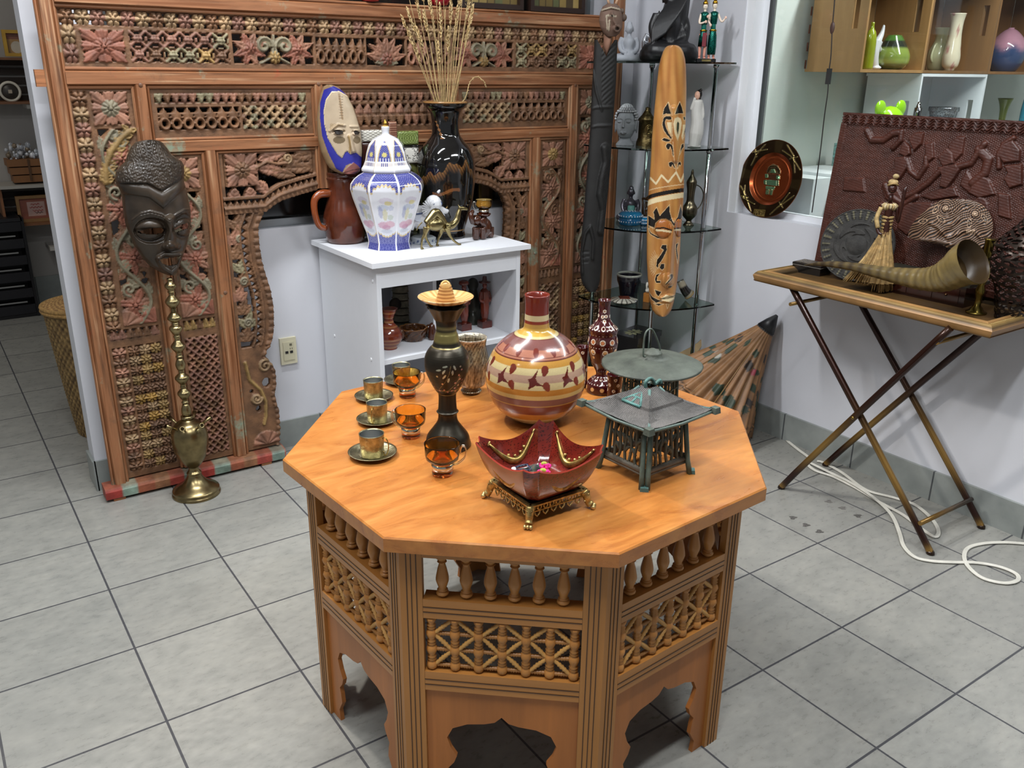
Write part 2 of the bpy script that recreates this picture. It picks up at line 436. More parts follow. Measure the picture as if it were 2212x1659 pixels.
# socket plate on the back wall
m = MB(); P = ony(622,757,WY - .004); m.box((P[0],WY - .006,P[2]),(.066,.012,.108),'cfc9ae'); s_ = m.build('outlet_plate','white')
tag(s_,'cream data socket plate on the white wall beside the carved screen','wall socket')
m = MB(); m.box((P[0],WY - .0135,P[2]),(.044,.003,.075),'c6c0a4'); m.build('cover','white',s_)
m = MB()
for dx in (-.009,.010): m.box((P[0] + dx,WY - .0158,P[2] - .004),(.012,.0015,.010),'1a1a1c')
m.box((P[0] + .009,WY - .0155,P[2] + .026),(.010,.001,.009),'6a6654')
m.box((P[0] + .006,WY - .0155,P[2] + .010),(.003,.001,.006),'77735f'); m.box((P[0] + .014,WY - .0155,P[2] + .010),(.003,.001,.006),'77735f')
m.build('socket','satin',s_)
# ---------------------------------------------------------------- octagonal table
TC = np.array([0.816,-0.314]); TR = 0.5565; TA = 3.604; TZ = 0.665
TR2 = TR * 0.92
tab = empty('octagonal_table',(TC[0],TC[1],0),0,'honey-coloured octagonal wooden table with turned spindles and arched base panels','table')
ov = lambda R,z=0: [np.array([R * math.cos(TA - i * PI / 4),R * math.sin(TA - i * PI / 4)]) for i in range(8)]
m = MB(); m.prism(ov(TR)[::-1],.030,'bd8550',c=(0,0,TZ - .030),bevel=.003)
def veneer():
    mt,nt,b = new_mat('tabletop_veneer'); v = coords(nt,(1.1,3.4,3)); w1 = noise(nt,v,1.6,3,.5)
    cmb = nd(nt,'ShaderNodeVectorMath',operation='MULTIPLY_ADD'); nt.links.new(w1,cmb.inputs[0]); cmb.inputs[1].default_value = (1.5,1.5,0); nt.links.new(v,cmb.inputs[2])
    g = noise(nt,cmb.outputs[0],5.5,6,.6); f = noise(nt,coords(nt,(9,80,60)),1.4,3,.6)
    c = ramp(nt,g,[(0.28,'96592a'),(0.45,'a96a31'),(0.6,'b37538'),(0.75,'bb7f40')]); c = mix(nt,1.0,c,ramp(nt,f,[(0.3,(.90,) * 3),(0.7,(1.06,) * 3)]),'MULTIPLY')
    nt.links.new(c,b.inputs['Base Color']); nt.links.new(ramp(nt,g,[(0.3,(.24,) * 3),(.7,(.36,) * 3)]),b.inputs['Roughness']); b.inputs['Coat Weight'].default_value = .3; b.inputs['Coat Roughness'].default_value = .15; return mt
m.build('tabletop',veneer(),tab)
HW = 'b57a3c'; DKL = '3e2412'
vs = ov(TR2)
bal = None; lat = None; ap = None
def face_frame(i):
    a,b = vs[i],vs[(i + 1) % 8]      # clockwise seen from above; outward is left of a->b reversed
    d = (b - a) / np.linalg.norm(b - a); mid = (a + b) / 2; n = mid / np.linalg.norm(mid)
    return mid,math.atan2(n[1],n[0]) + PI / 2     # local +x along face, local -y outward
SL = 2 * TR2 * math.sin(PI / 8)
def rail(z0,z1,dp,grooves,x=.305):
    m = MB(); m.box((0,dp / 2,(z0 + z1) / 2),(x,dp,z1 - z0),HW)
    for g in grooves: m.box((0,-.0002,g),(x,.0016,.0016),DKL)
    return m
def spindle_prof(h,r):
    P = [(.55,0),(.55,.03),(.95,.05),(.95,.10),(.60,.13),(.85,.155),(.60,.18),(.72,.25),(1.0,.38),(.98,.48),(.72,.66),(.48,.80),(.75,.835),(.48,.86),(.70,.90),(.95,.93),(.95,.97),(.6,1.0)]
    return [(a * r,b * h) for a,b in P]
protos = {}
for i in range(8):
    mid,ang = face_frame(i)
    def place(o): o.location = (mid[0],mid[1],0); o.rotation_euler = (0,0,ang); return o
    if i == 0:
        protos['top_rail'] = place(rail(.603,.634,.022,[.618]).build('rail','twx',tab))
        protos['mid_rail'] = place(rail(.470,.512,.034,[.484,.495]).build('rail','twx',tab))
        protos['low_rail'] = place(rail(.302,.346,.022,[.316,.328]).build('rail','twx',tab))
        # lattice of turned beads
        m = MB(); W,z0,z1 = .303,.348,.468; nc = 7
        xs = np.linspace(-W / 2 + .012,W / 2 - .012,nc); zr = np.linspace(z0 + .012,z1 - .004,4)[:3]
        for k,x in enumerate(xs):
            pf = []
            for q in range(4):
                zb = z0 + q * (z1 - z0) / 3.3
                pf += [(.0095,zb + .002),(.0115,zb + .009),(.0095,zb + .016),(.006,zb + .019),(.0095,zb + .022),(.0062,zb + .025),(.0095,zb + .0285),(.006,zb + .032)]
            pf = [p for p in pf if p[1] < z1]; m.lathe([(.003,z0)] + pf + [(.003,z1)],HW,10,c=(x,.012,0))
        dx = xs[1] - xs[0]
        def bar(a,b,c_):
            a = np.array(a); b = np.array(b); T = np.array([0,.12,.2,.3,.36,.42,.5,.58,.64,.7,.8,.88,1])
            rr = np.array([1,.8,1,.8,1.15,.8,1.2,.8,1.15,.8,1,.8,1]) * .0046
            m.tube(a + (b - a) * T[:,None],rr,c_,7)
        nodes = [z0 + .009,z0 + .0455,z0 + .082,z0 + .118]
        for k in range(nc - 1):
            for z in nodes[:3]: bar((xs[k] + .006,.012,z),(xs[k + 1] - .006,.012,z),'a06c36')
            for q in range(3):
                za,zb = nodes[q],min(nodes[q + 1],z1 - .005)
                if (k + q) % 2: za,zb = zb,za
                bar((xs[k] + .005,.010,za),(xs[k + 1] - .005,.010,zb),'c4924f')
        protos['lattice'] = place(m.build('spindle_lattice','twz',tab))
        # arched apron
        hw = .1525; arch = [(.118,0),(.122,.03),(.105,.06),(.108,.085),(.112,.10),(.098,.118),(.092,.135),(.104,.155),(.112,.180),(.100,.205),(.070,.218),(.035,.222),(.014,.228),(0,.242)]
        out = [(-hw,0),(-hw,.303),(hw,.303),(hw,0)] + [(x,z) for x,z in arch] + [(-x,z) for x,z in arch[::-1][1:]]
        # split in halves so the faces stay well behaved
        m = MB(); Mr = np.array([[1,0,0],[0,0,1.],[0,1,0]])
        for s_ in (1,-1):
            for (xa,za),(xb,zb) in zip(arch[:-1],arch[1:]):
                # quads from arch edge out to side edge / top edge
                pass
        ns = len(arch); side = []
        for q,(x,z) in enumerate(arch):
            side.append((hw,z * 1.25 if z * 1.25 < .303 else .303) if q < 9 else (hw * (1 - (q - 8) / (ns - 9)),.303))
        side[8] = (hw,.303)
        for s_ in (1,-1):
            V = []; 
            for y in (.008,.018):
                V += [(s_ * a,y,z) for a,z in arch]; V += [(s_ * a,y,z) for a,z in side]
            F = []
            for q in range(ns - 1):
                f = [q,q + 1,ns + q + 1,ns + q]; g = [2 * ns + k for k in f]
                F += [f if s_ > 0 else f[::-1],g[::-1] if s_ > 0 else g,[q,2 * ns + q,2 * ns + q + 1,q + 1]]
            m.add(V,F,'ad6a32',False)
        protos['apron'] = place(m.build('arched_panel',wood('apron_wood',2,0.42,0.75,0.6),tab))
        m = MB(); m.lathe(spindle_prof(.090,.0125),'b67c40',16,sub=3); bal = m.build('baluster','twz',tab)
    else:
        for k in ('top_rail','mid_rail','low_rail','lattice','apron'):
            o = protos[k].copy(); C.objects.link(o); place(o)
    ux = np.array([math.cos(ang),math.sin(ang)]); uy = np.array([-math.sin(ang),math.cos(ang)])
    for q,x in enumerate(np.linspace(-.117,.115,6)):
        o = bal if (i == 0 and q == 0) else bal.copy()
        if o is not bal: C.objects.link(o)
        pos = mid + ux * x + uy * .017; o.location = (pos[0],pos[1],.513); o.rotation_euler = (0,0,q)
# posts: two mitred boards meeting at the corner
def post_mesh():
    m = MB(); wd = .043; th = .016; L = .634
    for s_ in (1,-1):
        A = PI / 8 * s_        # board direction turned from the tangent
        # corner at origin, outward +x ; boards run along +-y bent back
        d = np.array([-math.sin(PI / 8),s_ * math.cos(PI / 8)]); n = np.array([-math.cos(PI / 8),-s_ * math.sin(PI / 8)])
        q = [np.zeros(2),d * wd,d * wd + n * th,n * th / math.cos(PI / 8) * math.cos(PI / 8) - d * 0]
        q[3] = np.array([-th / math.cos(PI / 8),0])
        poly = q if s_ > 0 else q[::-1]
        m.prism(poly,L,'b1783c')
        for g in (.013,.022,.032):
            c = d * g; Mz = rotm('Z',math.atan2(d[1],d[0])); m.box((c[0] - n[0] * .0002,c[1] - n[1] * .0002,L / 2),(.0016,.0016,L),DKL,Mz)
    return m
po = post_mesh().build('post','twz',tab)
for i in range(8):
    o = po if i == 0 else po.copy()
    if i: C.objects.link(o)
    o.location = (vs[i][0],vs[i][1],0); o.rotation_euler = (0,0,TA - i * PI / 4)
# ---------------------------------------------------------------- carved screen
SY = 1.27                       # front plane of the frame
XC = 1.293
scr = empty('carved_wooden_screen',(XC,SY + .03,0),0,'tall weathered carved wooden screen with arched doorway and pierced flower panels','carved screen')
FW = '956341'
PAL = {'tan': 'b59a72','mauve': '8d6458','red': '9c5a4a','green': '8d9172','yel': 'ab8f52','wood': '825c3e','brown': '7d5a40','pink': 'a3735e','gg': '8a8f78','gold': 'b8923c'}
PL = {k: .80 * lin(v) * (.72 if k not in ('wood','brown') else .95) + lin('8a5f40') * (.32 if k not in ('wood','brown') else .05) for k,v in PAL.items()}
def pick(h,names):
    t = np.array([PL[n] for n in names]); return t[np.clip((h * len(names)).astype(int),0,len(names) - 1)]
def flower(X,Z,cx,cz,r,n=8,cen=.30,ph=0.0,e0=.74):
    dx,dz = X - cx,Z - cz; q = np.hypot(dx,dz) / r; th = np.arctan2(dz,dx) + ph
    k = np.abs(np.cos(n * th / 2)); e = e0 + (1 - e0) * np.sqrt(k)
    ins = q < e
    H = np.where(ins,(.35 + .45 * k ** .6) * (1 - .6 * (q / e) ** 3),-1)
    H = np.where(q < cen,.72 + .28 * np.sqrt(np.clip(1 - (q / cen) ** 2,0,1)),np.where((q < cen * 1.25) & ins,.2,H))
    return H,ins
def leaf(X,Z,cx,cz,a,L,W,ser=6):
    """leaf from (cx,cz) running along angle a"""
    c,s = math.cos(a),math.sin(a); u = ((X - cx) * c + (Z - cz) * s) / L; v = (-(X - cx) * s + (Z - cz) * c) / W
    w = np.sin(PI * np.clip(u,0,1) ** .8) * (1 + .22 * (np.mod(u * ser,1) - .5)) + 1e-6
    ins = (u > 0) & (u < 1) & (np.abs(v) < w)
    H = np.where(ins,.30 + .40 * np.abs(np.abs(v) / w - .0) * (1 - np.abs(v) / w) * 2 + .15 * np.mod(u * ser + np.abs(v),1),-1)
    return H,ins
class Cv:
    """one carved panel: x0..x1, z0..z1 on the screen's face"""
    def __init__(s,x0,x1,z0,z1,res=.0028,base='wood'):
        nx = max(8,int((x1 - x0) / res)); nz = max(8,int((z1 - z0) / res))
        s.x = np.linspace(x0,x1,nx); s.z = np.linspace(z0,z1,nz); s.X,s.Z = np.meshgrid(s.x,s.z,indexing='ij')
        s.H = np.full(s.X.shape,.35); s.K = np.ones(s.X.shape,bool); s.Cc = np.tile(PL[base],s.X.shape + (1,))
        s.bb = (x0,x1,z0,z1)
    def reg(s,a,b,c,d): return (s.X > a) & (s.X < b) & (s.Z > c) & (s.Z < d)
    def clear(s,R): s.H[R] = -1; s.K[R] = False
    def put(s,H,ins,col,R=None,op='max'):
        m = ins if R is None else ins & R
        m = m & (H > s.H) if op == 'max' else m
        s.H[m] = H[m]; s.K[m] = True
        if col is not None: s.Cc[m] = col[m] if np.ndim(col) > 1 else col
    def rib(s,pts,w,col,h=.75,R=None,closed=False):
        P = np.array(pts); lo = P.min(0) - w - .003; hi = P.max(0) + w + .003
        sub = s.reg(lo[0],hi[0],lo[1],hi[1])
        if R is not None: sub &= R
        if not sub.any(): return
        d = np.full(s.X.shape,9.); d[sub] = seg_d(s.X[sub],s.Z[sub],pts,closed)
        s.put(h * np.sqrt(np.clip(1 - (d / w) ** 2,0,1)) * .8 + .2 * h,d < w,PL[col],R)
    def flowers(s,R,cell,cols,n=8,bands=True,seed=0,cz=None,diag=False,check=True):
        """grid of flowers joined by thin bridges"""
        a,b,c,d = R; cw,ch = cell; M_ = s.reg(a,b,c,d); s.clear(M_)
        nx = max(1,round((b - a) / cw)); nz = max(1,round((d - c) / ch)); cw = (b - a) / nx; ch = (d - c) / nz
        I = np.floor((s.X - a) / cw); J = np.floor((s.Z - c) / ch); cx = a + (I + .5) * cw; cz_ = c + (J + .5) * ch
        k = (np.mod(I + J,2) if check else hsh(I,J,seed))
        col = pick(np.clip(k * .98 if not check else (k * .5 + .49 * hsh(I,J,seed) * .98),0,.99),cols)
        dx,dz = (s.X - cx) / cw,(s.Z - cz_) / ch
        H,ins = flower(dx,dz,0,0,.575,n,.26,PI / n if diag else 0,.66); H = np.where(np.hypot(dx,dz) > .16,H - .30 * (np.abs(np.cos(n * np.arctan2(dz,dx) / 2)) < .28),H)
        s.put(H,ins,col,M_)
        return M_
    def clover(s,R,cell,cols,seed=0):
        """lattice of four-lobed blossoms turned 45 degrees; small diamond holes"""
        a,b,c,d = R; M_ = s.reg(a,b,c,d); s.clear(M_)
        nx = max(1,round((b - a) / cell)); nz = max(1,round((d - c) / cell)); cw = (b - a) / nx; ch = (d - c) / nz
        U = (s.X - a) / cw; W = (s.Z - c) / ch
        for ox in (0,.5):
            I = np.floor(U + ox); J = np.floor(W + ox); dx = U + ox - I - .5; dz = W + ox - J - .5
            th = np.arctan2(dz,dx); q = np.hypot(dx,dz); k = np.abs(np.sin(2 * th)); e = .24 + .18 * k ** .6
            ins = q < e; H = np.where(ins,.3 + .5 * np.sqrt(np.clip(1 - ((q - .24) / .17) ** 2,0,1)) * k,-1)
            H = np.where(q < .11,.85,H); s.put(H,ins,pick(hsh(I,J,seed + ox) * .99,cols),M_)
        return M_
    def xlat(s,R,cell,cols,seed=0):
        """flowers linked by crossed diagonal leaves"""
        a,b,c,d = R; M_ = s.reg(a,b,c,d); s.clear(M_)
        nx = max(1,round((b - a) / cell)); nz = max(1,round((d - c) / cell)); cw = (b - a) / nx; ch = (d - c) / nz
        I = np.floor((s.X - a) / cw); J = np.floor((s.Z - c) / ch); dx = (s.X - a) / cw - I - .5; dz = (s.Z - c) / ch - J - .5
        col = pick(hsh(I,J,seed) * .99,cols); q = np.hypot(dx,dz)
        dd = np.minimum(np.abs(dx - dz),np.abs(dx + dz)) / 1.414
        s.put(.35 + 2.2 * np.clip(.11 - dd,0,1),dd < .105,col,M_)
        ring = np.abs(np.maximum(np.abs(dx),np.abs(dz)) - .5) < .07; s.put(np.full(q.shape,.38),ring & (np.minimum(np.abs(dx),np.abs(dz)) < .16),col,M_)
        k = np.abs(np.cos(2 * np.arctan2(dz,dx))); s.put(.45 + .35 * k,q < .19 + .10 * k,col,M_); s.put(np.full(q.shape,.95),q < .09,col,M_)
    def hearts(s,R,cell,cols,up=True,seed=0,deep=None):
        a,b,c,d = R; M_ = s.reg(a,b,c,d); s.clear(M_)
        n = max(1,round((b - a) / cell)); cw = (b - a) / n; I = np.floor((s.X - a) / cw); u = (s.X - a) / cw - I - .5
        v = (s.Z - c) / (d - c); v = v if up else 1 - v
        w = .5 * np.sqrt(np.clip(v,0,1)) * 1.12 + .02
        ins = (np.abs(u) < w) | (v > .72) | (v < .07)
        H = .30 + .5 * (1 - np.abs(u) / w) * (v < .9) - .25 * ((np.abs(u) < .06) & (v > .45)); s.put(H,ins,pick(hsh(I,0,seed) * .99,cols),M_)
    def lozenge(s,R,cell,seed=0):
        a,b,c,d = R; M_ = s.reg(a,b,c,d); s.clear(M_)
        n = max(1,round((b - a) / cell)); cw = (b - a) / n; I = np.floor((s.X - a) / cw); u = (s.X - a) / cw - I - .5; v = (s.Z - c) / (d - c)
        # ring below, tulip leaf above
        q = np.hypot(u / .47,(v - .30) / .27); col = pick(hsh(I,1,seed) * .99,['wood','pink','brown','wood'])
        s.put(.45 + .4 * np.clip(1 - ((q - .78) / .24) ** 2,0,1),(q < 1.02) & (q > .45),col,M_)
        w = np.where(v < .72,.30 + .2 * np.sin((v - .5) / .22 * PI / 2),.5 * np.clip((1 - v) / .28,0,1) ** 1.1 * .62)
        s.put(.4 + .4 * (1 - np.abs(u) / np.maximum(w,1e-3)),(v > .5) & (np.abs(u) < w),col,M_)
        s.put(np.full(u.shape,.4),(v < .05) | (v > .965) | ((np.abs(u) > .40) & (np.abs(v - .30) < .05)) | ((np.abs(u) > .25) & (np.abs(v - .56) < .035)) | ((v < .14) & (np.abs(u) < .2)),PL['wood'],M_)
    def sunburst(s,cx,cz,w,h,fc='red',lc='pink',n=10):
        a,b,c,d = cx - w / 2,cx + w / 2,cz - h / 2,cz + h / 2; M_ = s.reg(a,b,c,d)
        dx,dz = (s.X - cx) / (w / 2),(s.Z - cz) / (h / 2); q = np.maximum(np.abs(dx),np.abs(dz)); th = np.arctan2(dz,dx)
        s.clear(M_)
        k = np.abs(np.cos(4 * th)); kk = np.abs(np.cos(12 * th))
        s.put(.3 + .35 * k + .12 * kk,q < (.80 + .2 * k ** .4) * (.93 + .07 * kk),PL[lc],M_)
        s.put(np.full(q.shape,.4),q > .93,PL['wood'],M_)
        H,ins = flower(dx,dz,0,0,.52,n,.22,0,.82); s.put(H + .25,ins,PL[fc],M_,op='set')
    def vine(s,R,turns,flip=1,pal=('gg','red','wood')):
        a,b,c,d = R; M_ = s.reg(a,b,c,d); s.clear(M_); xc = (a + b) / 2; A = (b - a) * .40; L = (d - c) / turns
        rr = (b - a) * .40
        z = np.linspace(c,d,40 * turns); xs = xc + flip * A * np.sin((z - c) / L * PI)
        stem,red,gr = pal
        for j in range(int((d - c) / .021)):
            for i_ in range(int((b - a) / .022)):
                h_ = float(hsh(i_ * 1.3,j * 2.1,turns)); x_ = a + (i_ + .3 + .4 * h_) * .022; z_ = c + (j + .2 + .6 * float(hsh(j,i_,3))) * .021
                if hsh(i_,j,9) < .90:
                    H,ins = leaf(s.X,s.Z,x_,z_,h_ * 6.28,.040,.0125,3); s.put(H * .5,ins,PL[('wood','gg','pink','brown')[int(h_ * 3.99)]],M_)
        for k in range(turns):
            sg = flip * (1 if k % 2 == 0 else -1); zc = c + (k + .5) * L; fx = xc - sg * A * .18
            H,ins = flower(s.X,s.Z,fx,zc - L * .08,rr * .62,8,.26); s.put(H + .15,ins,PL[red],M_)
            for j,an in enumerate(np.linspace(0,2 * PI,7,endpoint=False)):
                H,ins = leaf(s.X,s.Z,fx + .3 * rr * math.cos(an),zc - L * .08 + .3 * rr * math.sin(an),an + .3,rr * 1.15,rr * .30); s.put(H,ins,PL[red] if j % 2 else PL['pink'],M_)
            for j,t in enumerate((.12,.30,.62,.85)):
                zz = c + (k + t) * L; xx = xc + flip * A * math.sin((zz - c) / L * PI); an = PI / 2 + sg * (1.1 if j % 2 else -.7)
                for q in (0,.6): 
                    H,ins = leaf(s.X,s.Z,xx,zz,an + q * sg,rr * .95,rr * .26); s.put(H,ins,PL[stem],M_)
            sx = xc - sg * A * .45
            P = spiral(sx,zc + L * .26,rr * .52,rr * .08,-PI / 2 * sg,-1.35 * sg); s.rib(P,.0052,stem,.8,M_)
        s.rib(np.c_[xs,z],.0062,stem,.9,M_); s.rib(np.c_[xs - flip * .009,z],.003,gr,.55,M_)
        for xx in (a + .004,b - .004): s.rib([(xx,c),(xx,d)],.004,'wood',.45,M_)
    def fans(s,R):
        a,b,c,d = R; M_ = s.reg(a,b,c,d); w = (b - a) / 2
        for k,cx in enumerate((a + w * .1,b - w * .1)):
            dx,dz = s.X - cx,s.Z - c; q = np.hypot(dx,dz) / (w * .95); th = np.arctan2(dz,dx)
            s.put(.55 + .3 * np.abs(np.sin(th * 6)),(q < 1),PL['red'] if k else PL['pink'],M_)
    def build(s,name,keep=None,depth=.017,thick=True,lift=0.0,mat='carved'):
        X,Z,H,K = s.X,s.Z,s.H,s.K.copy()
        if keep is not None: K &= keep; H = np.where(keep,H,-1)
        Hs = np.where(K,H,-0.2)
        y = SY + .021 - lift - np.clip(Hs,-0.4,1.2) * depth
        P = np.stack([X - XC,y - (SY + .03),Z],-1)
        m = MB()
        # a grid corner is kept when any neighbour is solid, so cut edges slope back into the thickness
        K2 = K.copy(); K2[1:] |= K[:-1]; K2[:-1] |= K[1:]; K2[:,1:] |= K2[:,:-1].copy(); K2[:,:-1] |= K[:,1:]
        m.grid(P,s.Cc,keep=K2)
        # rims: a second, deeper copy of the outline
        if thick:
            Pb = P.copy(); Pb[...,1] = np.where(K,.016,.016); E = K2 & ~(_er(K))
            Pc = P.copy(); Pc[...,1] = .014
            m.grid(Pc,s.Cc,keep=K)
        return m.build(name,mat,scr)
def _er(K):
    E = K.copy(); E[1:] &= K[:-1]; E[:-1] &= K[1:]; E[:,1:] &= K[:,:-1]; E[:,:-1] &= K[:,1:]; return E

FROW = ['mauve','wood','tan','tan']
def rows(cols): return cols
# frieze over the whole width
def frieze():
    cv = Cv(.188,2.398,1.462,1.636); x0,x1 = .198,2.388
    cv.flowers((x0,x1,1.583,1.627),(.0435,.043),FROW,6)
    for s_ in (0,1):
        mir = (lambda a,b: (a,b)) if s_ == 0 else (lambda a,b: (2 * XC - b,2 * XC - a))
        a,b = mir(.198,.238); cv.flowers((a,b,1.473,1.583),(.04,.05),FROW,6,seed=3 + s_)
        a,b = mir(.249,.377); cv.sunburst((a + b) / 2,1.523,b - a,.096,'red','red')
        a,b = mir(.390,.706); cv.xlat((a,b,1.477,1.571),.049,['green','yel','green','brown','mauve'],seed=s_)
        a,b = mir(.719,1.005); M_ = cv.reg(a,b,1.477,1.571); cv.clear(M_); xm = (a + b) / 2
        for q in (-1,1):
            for an in np.linspace(0,2 * PI,8,endpoint=False):
                H,ins = leaf(cv.X,cv.Z,xm + q * .085,1.524,an + .39,.062,.013,4); cv.put(H,ins,PL['red' if int(an) % 2 else 'pink'],M_)
            H,ins = flower(cv.X,cv.Z,xm + q * .085,1.526,.019,6); cv.put(H + .3,ins,PL['red'],M_)
            P = spiral(xm + q * .036,1.536,.031,.006,PI / 2 + q * 1.6,-q * 1.2); cv.rib(P,.006,'gg',.95,M_)
            cv.rib(spiral(xm + q * .036,1.536,.021,.004,PI / 2 + q * 1.6,-q * 1.2),.006,'green',.6,M_)
            cv.rib([(xm,1.571),(xm,1.55),(xm + q * .01,1.50),(xm + q * .05,1.48)],.005,'gg',.8,M_)
        H,ins = flower(cv.X,cv.Z,xm,1.499,.022,8); cv.put(H + .3,ins,PL['yel'],M_)
        a,b = mir(1.017,1.205); cv.lozenge((a,b,1.477,1.571),.030,seed=s_)
    M_ = cv.reg(1.213,2 * XC - 1.213,1.477,1.571); cv.clear(M_)
    for an in np.linspace(.2,PI - .2,7):
        H,ins = leaf(cv.X,cv.Z,XC,1.50,an,.085,.016,3); cv.put(H,ins,PL['pink'],M_)
    for an in (-.3,PI + .3,-.9,PI + .9):
        H,ins = leaf(cv.X,cv.Z,XC,1.50,an,.05,.014,3); cv.put(H,ins,PL['gg'],M_)
    H,ins = flower(cv.X,cv.Z,XC,1.500,.024,8); cv.put(H + .3,ins,PL['red'],M_)
    cv.build('frieze_panel')
frieze()
def mx(a,b,s_): return (a,b) if s_ == 0 else (2 * XC - b,2 * XC - a)
for s_ in (0,1):
    # upper side panel
    a,b = mx(.424,.992,s_); cv = Cv(a,b,1.236,1.402)
    p,q = mx(.445,.965,s_); cv.hearts((p,q,1.352,1.384),.028,['mauve','pink','wood','green'])
    p,q = mx(.450,.718,s_); cv.lozenge((p,q,1.263,1.341),.0385)
    p,q = mx(.732,.962,s_); cv.clover((p,q,1.263,1.341),.038,['tan','green','brown','tan'])
    cv.build('flower_lattice_panel')
    # outer column
    a,b = mx(.188,.378,s_); cv = Cv(a,b,.062,1.402)
    p,q = mx(.197,.242,s_); cv.flowers((p,q,.60,1.39),(.045,.046),FROW,6,seed=s_)
    p,q = mx(.252,.362,s_); cv.sunburst((p + q) / 2,1.338,q - p,.105,'gg','pink')
    cv.vine((p,q,.625,1.275),4,1 if s_ == 0 else -1,('gg','red','wood')); cv.fans((p,q,.625,.68))
    if s_ == 0:
        cv.rib([(.262,1.11),(.268,1.16),(.29,1.205),(.325,1.245),(.352,1.265)],.011,'yel',1.0)
        for t in np.linspace(0,1,9):
            x_,z_ = .262 + .09 * t ** 1.4,1.11 + .155 * t
            for an in (2.2,.3): H,ins = leaf(cv.X,cv.Z,x_,z_,an,.030,.010,2); cv.put(H + .2,ins,PL['yel'])
    p,q = mx(.203,.365,s_); cv.hearts((p,q,.578,.612),.026,['wood','brown','mauve'],up=False)
    p,q = mx(.203,.248,s_); cv.flowers((p,q,.085,.548),(.045,.037),['pink','wood','brown','tan'],6,seed=8)
    p,q = mx(.255,.365,s_); cv.flowers((p,q,.085,.548),(.037,.037),['brown','wood','yel','brown','tan','gold'],8,seed=5,check=False)
    cv.build('outer_column_panel')
    # inner column
    a,b = mx(.436,.577,s_); cv = Cv(a,b,.062,1.192)
    p,q = mx(.450,.562,s_); cv.sunburst((p + q) / 2,1.124,q - p,.105,'yel','pink')
    cv.vine((p,q,.625,1.06),3,1,('gg','red','wood') if s_ == 0 else ('wood','pink','green')); cv.fans((p,q,.625,.68))
    cv.hearts((p,q,.575,.612),.021,['yel','wood','yel'] if s_ == 0 else ['wood','brown'],up=False)
    cv.clover((p,q,.085,.548),.029 if s_ == 0 else .033,['mauve','pink','mauve','wood'] if s_ == 0 else ['wood','tan','brown'])
    cv.build('inner_column_panel')
# middle upper panel
cv = Cv(1.036,2 * XC - 1.036,1.236,1.402)
cv.hearts((1.055,2 * XC - 1.055,1.352,1.384),.028,['pink','wood','brown'])
cv.hearts((1.055,2 * XC - 1.055,1.305,1.341),.034,['pink','wood','brown'],up=False); cv.hearts((1.055,2 * XC - 1.055,1.263,1.303),.034,['wood','pink','brown'])
cv.build('flower_lattice_panel')
# arch: two spandrels and the piece between the hanging posts
def archz(x):                      # underside of the arch
    u = np.abs(x - XC); return np.where(u < .26,1.055,1.055 - .085 * np.clip((u - .26) / .255,0,1) ** 1.5 * 1.0 - .00 * u)
def archcurve(x):
    u = np.clip(np.abs(x - XC) / .513,0,1); return 1.062 - .072 * u ** 2.2 - .30 * np.clip(u - .88,0,1) ** 1.3
for s_,(a,b) in enumerate(((.634,.985),(2 * XC - .985,2 * XC - .634),(1.036,2 * XC - 1.036))):
    cv = Cv(a,b,.975,1.192); R = cv.reg(a + .012,b - .012,.975,1.180)
    off = cv.Z - archcurve(cv.X)
    keep = off > 0
    if s_ < 2: keep &= (np.abs(cv.X - XC) < .515) | (cv.Z > .978)
    if s_ < 2: keep |= (np.abs(cv.X - XC) > .515)
    body = R & (off > .060); cv.clear(body)
    sx = 1 if s_ != 1 else -1; fx = XC - sx * .583
    if s_ < 2:
        cv.sunburst(fx,1.125,.115,.115,'wood','pink',10)
        for (dx,dz,an,L) in ((.06,.0,-.1,.10),(.06,.03,.25,.12),(.13,.02,.1,.11),(.19,.035,.1,.10),(.235,.03,.0,.10),(.02,-.06,-1.4,.07),(-.03,-.06,-1.7,.075),(.05,-.04,-.9,.07),(.10,-.01,-.2,.10),(.16,.0,-.05,.12),(.22,.0,0,.10)):
            H,ins = leaf(cv.X,cv.Z,fx + sx * dx,1.125 + dz,an if sx > 0 else PI - an,L,.021,5); cv.put(H,ins,PL['pink' if dx < .1 else 'wood'],body)
        cv.rib([(fx + sx * .05,1.13),(fx + sx * .09,1.15),(fx + sx * .13,1.14),(fx + sx * .165,1.142)],.006,'wood',.95,body)
        cv.rib(spiral(fx + sx * .168,1.158,.017,.003,-PI / 2,sx * 1.4),.005,'tan',.95,body)
    else:
        for k in range(9):
            for an in (.9,2.2): H,ins = leaf(cv.X,cv.Z,1.07 + k * .056,1.13,an,.075,.02,4); cv.put(H,ins,PL['wood'],body)
            H,ins = flower(cv.X,cv.Z,1.07 + k * .056,1.145,.02,8); cv.put(H,ins,PL['pink'],body)
    bd = (off > .0) & (off < .064); cv.K[bd] = True; cv.Cc[bd] = PL['wood']
    u = np.mod(cv.X / .022,1)
    h = np.select([off < .016,off < .030,off < .050],[.55 + .35 * np.abs(np.sin(PI * (cv.X * sx / .018 + off * 20))),.85 * np.sqrt(np.clip(1 - ((off - .023) / .008) ** 2,0,1)) + .2,.35 + 0 * off],.7)
    cv.H[bd] = h[bd]
    tri = bd & (off > .030) & (off < .050) & (np.abs(u - .5) * 2 < (off - .030) / .020); cv.K[tri] = False
    tri2 = bd & (off > .030) & (off < .050) & ~tri; cv.H[tri2] = .6
    cv.build('arch_panel',keep=keep)
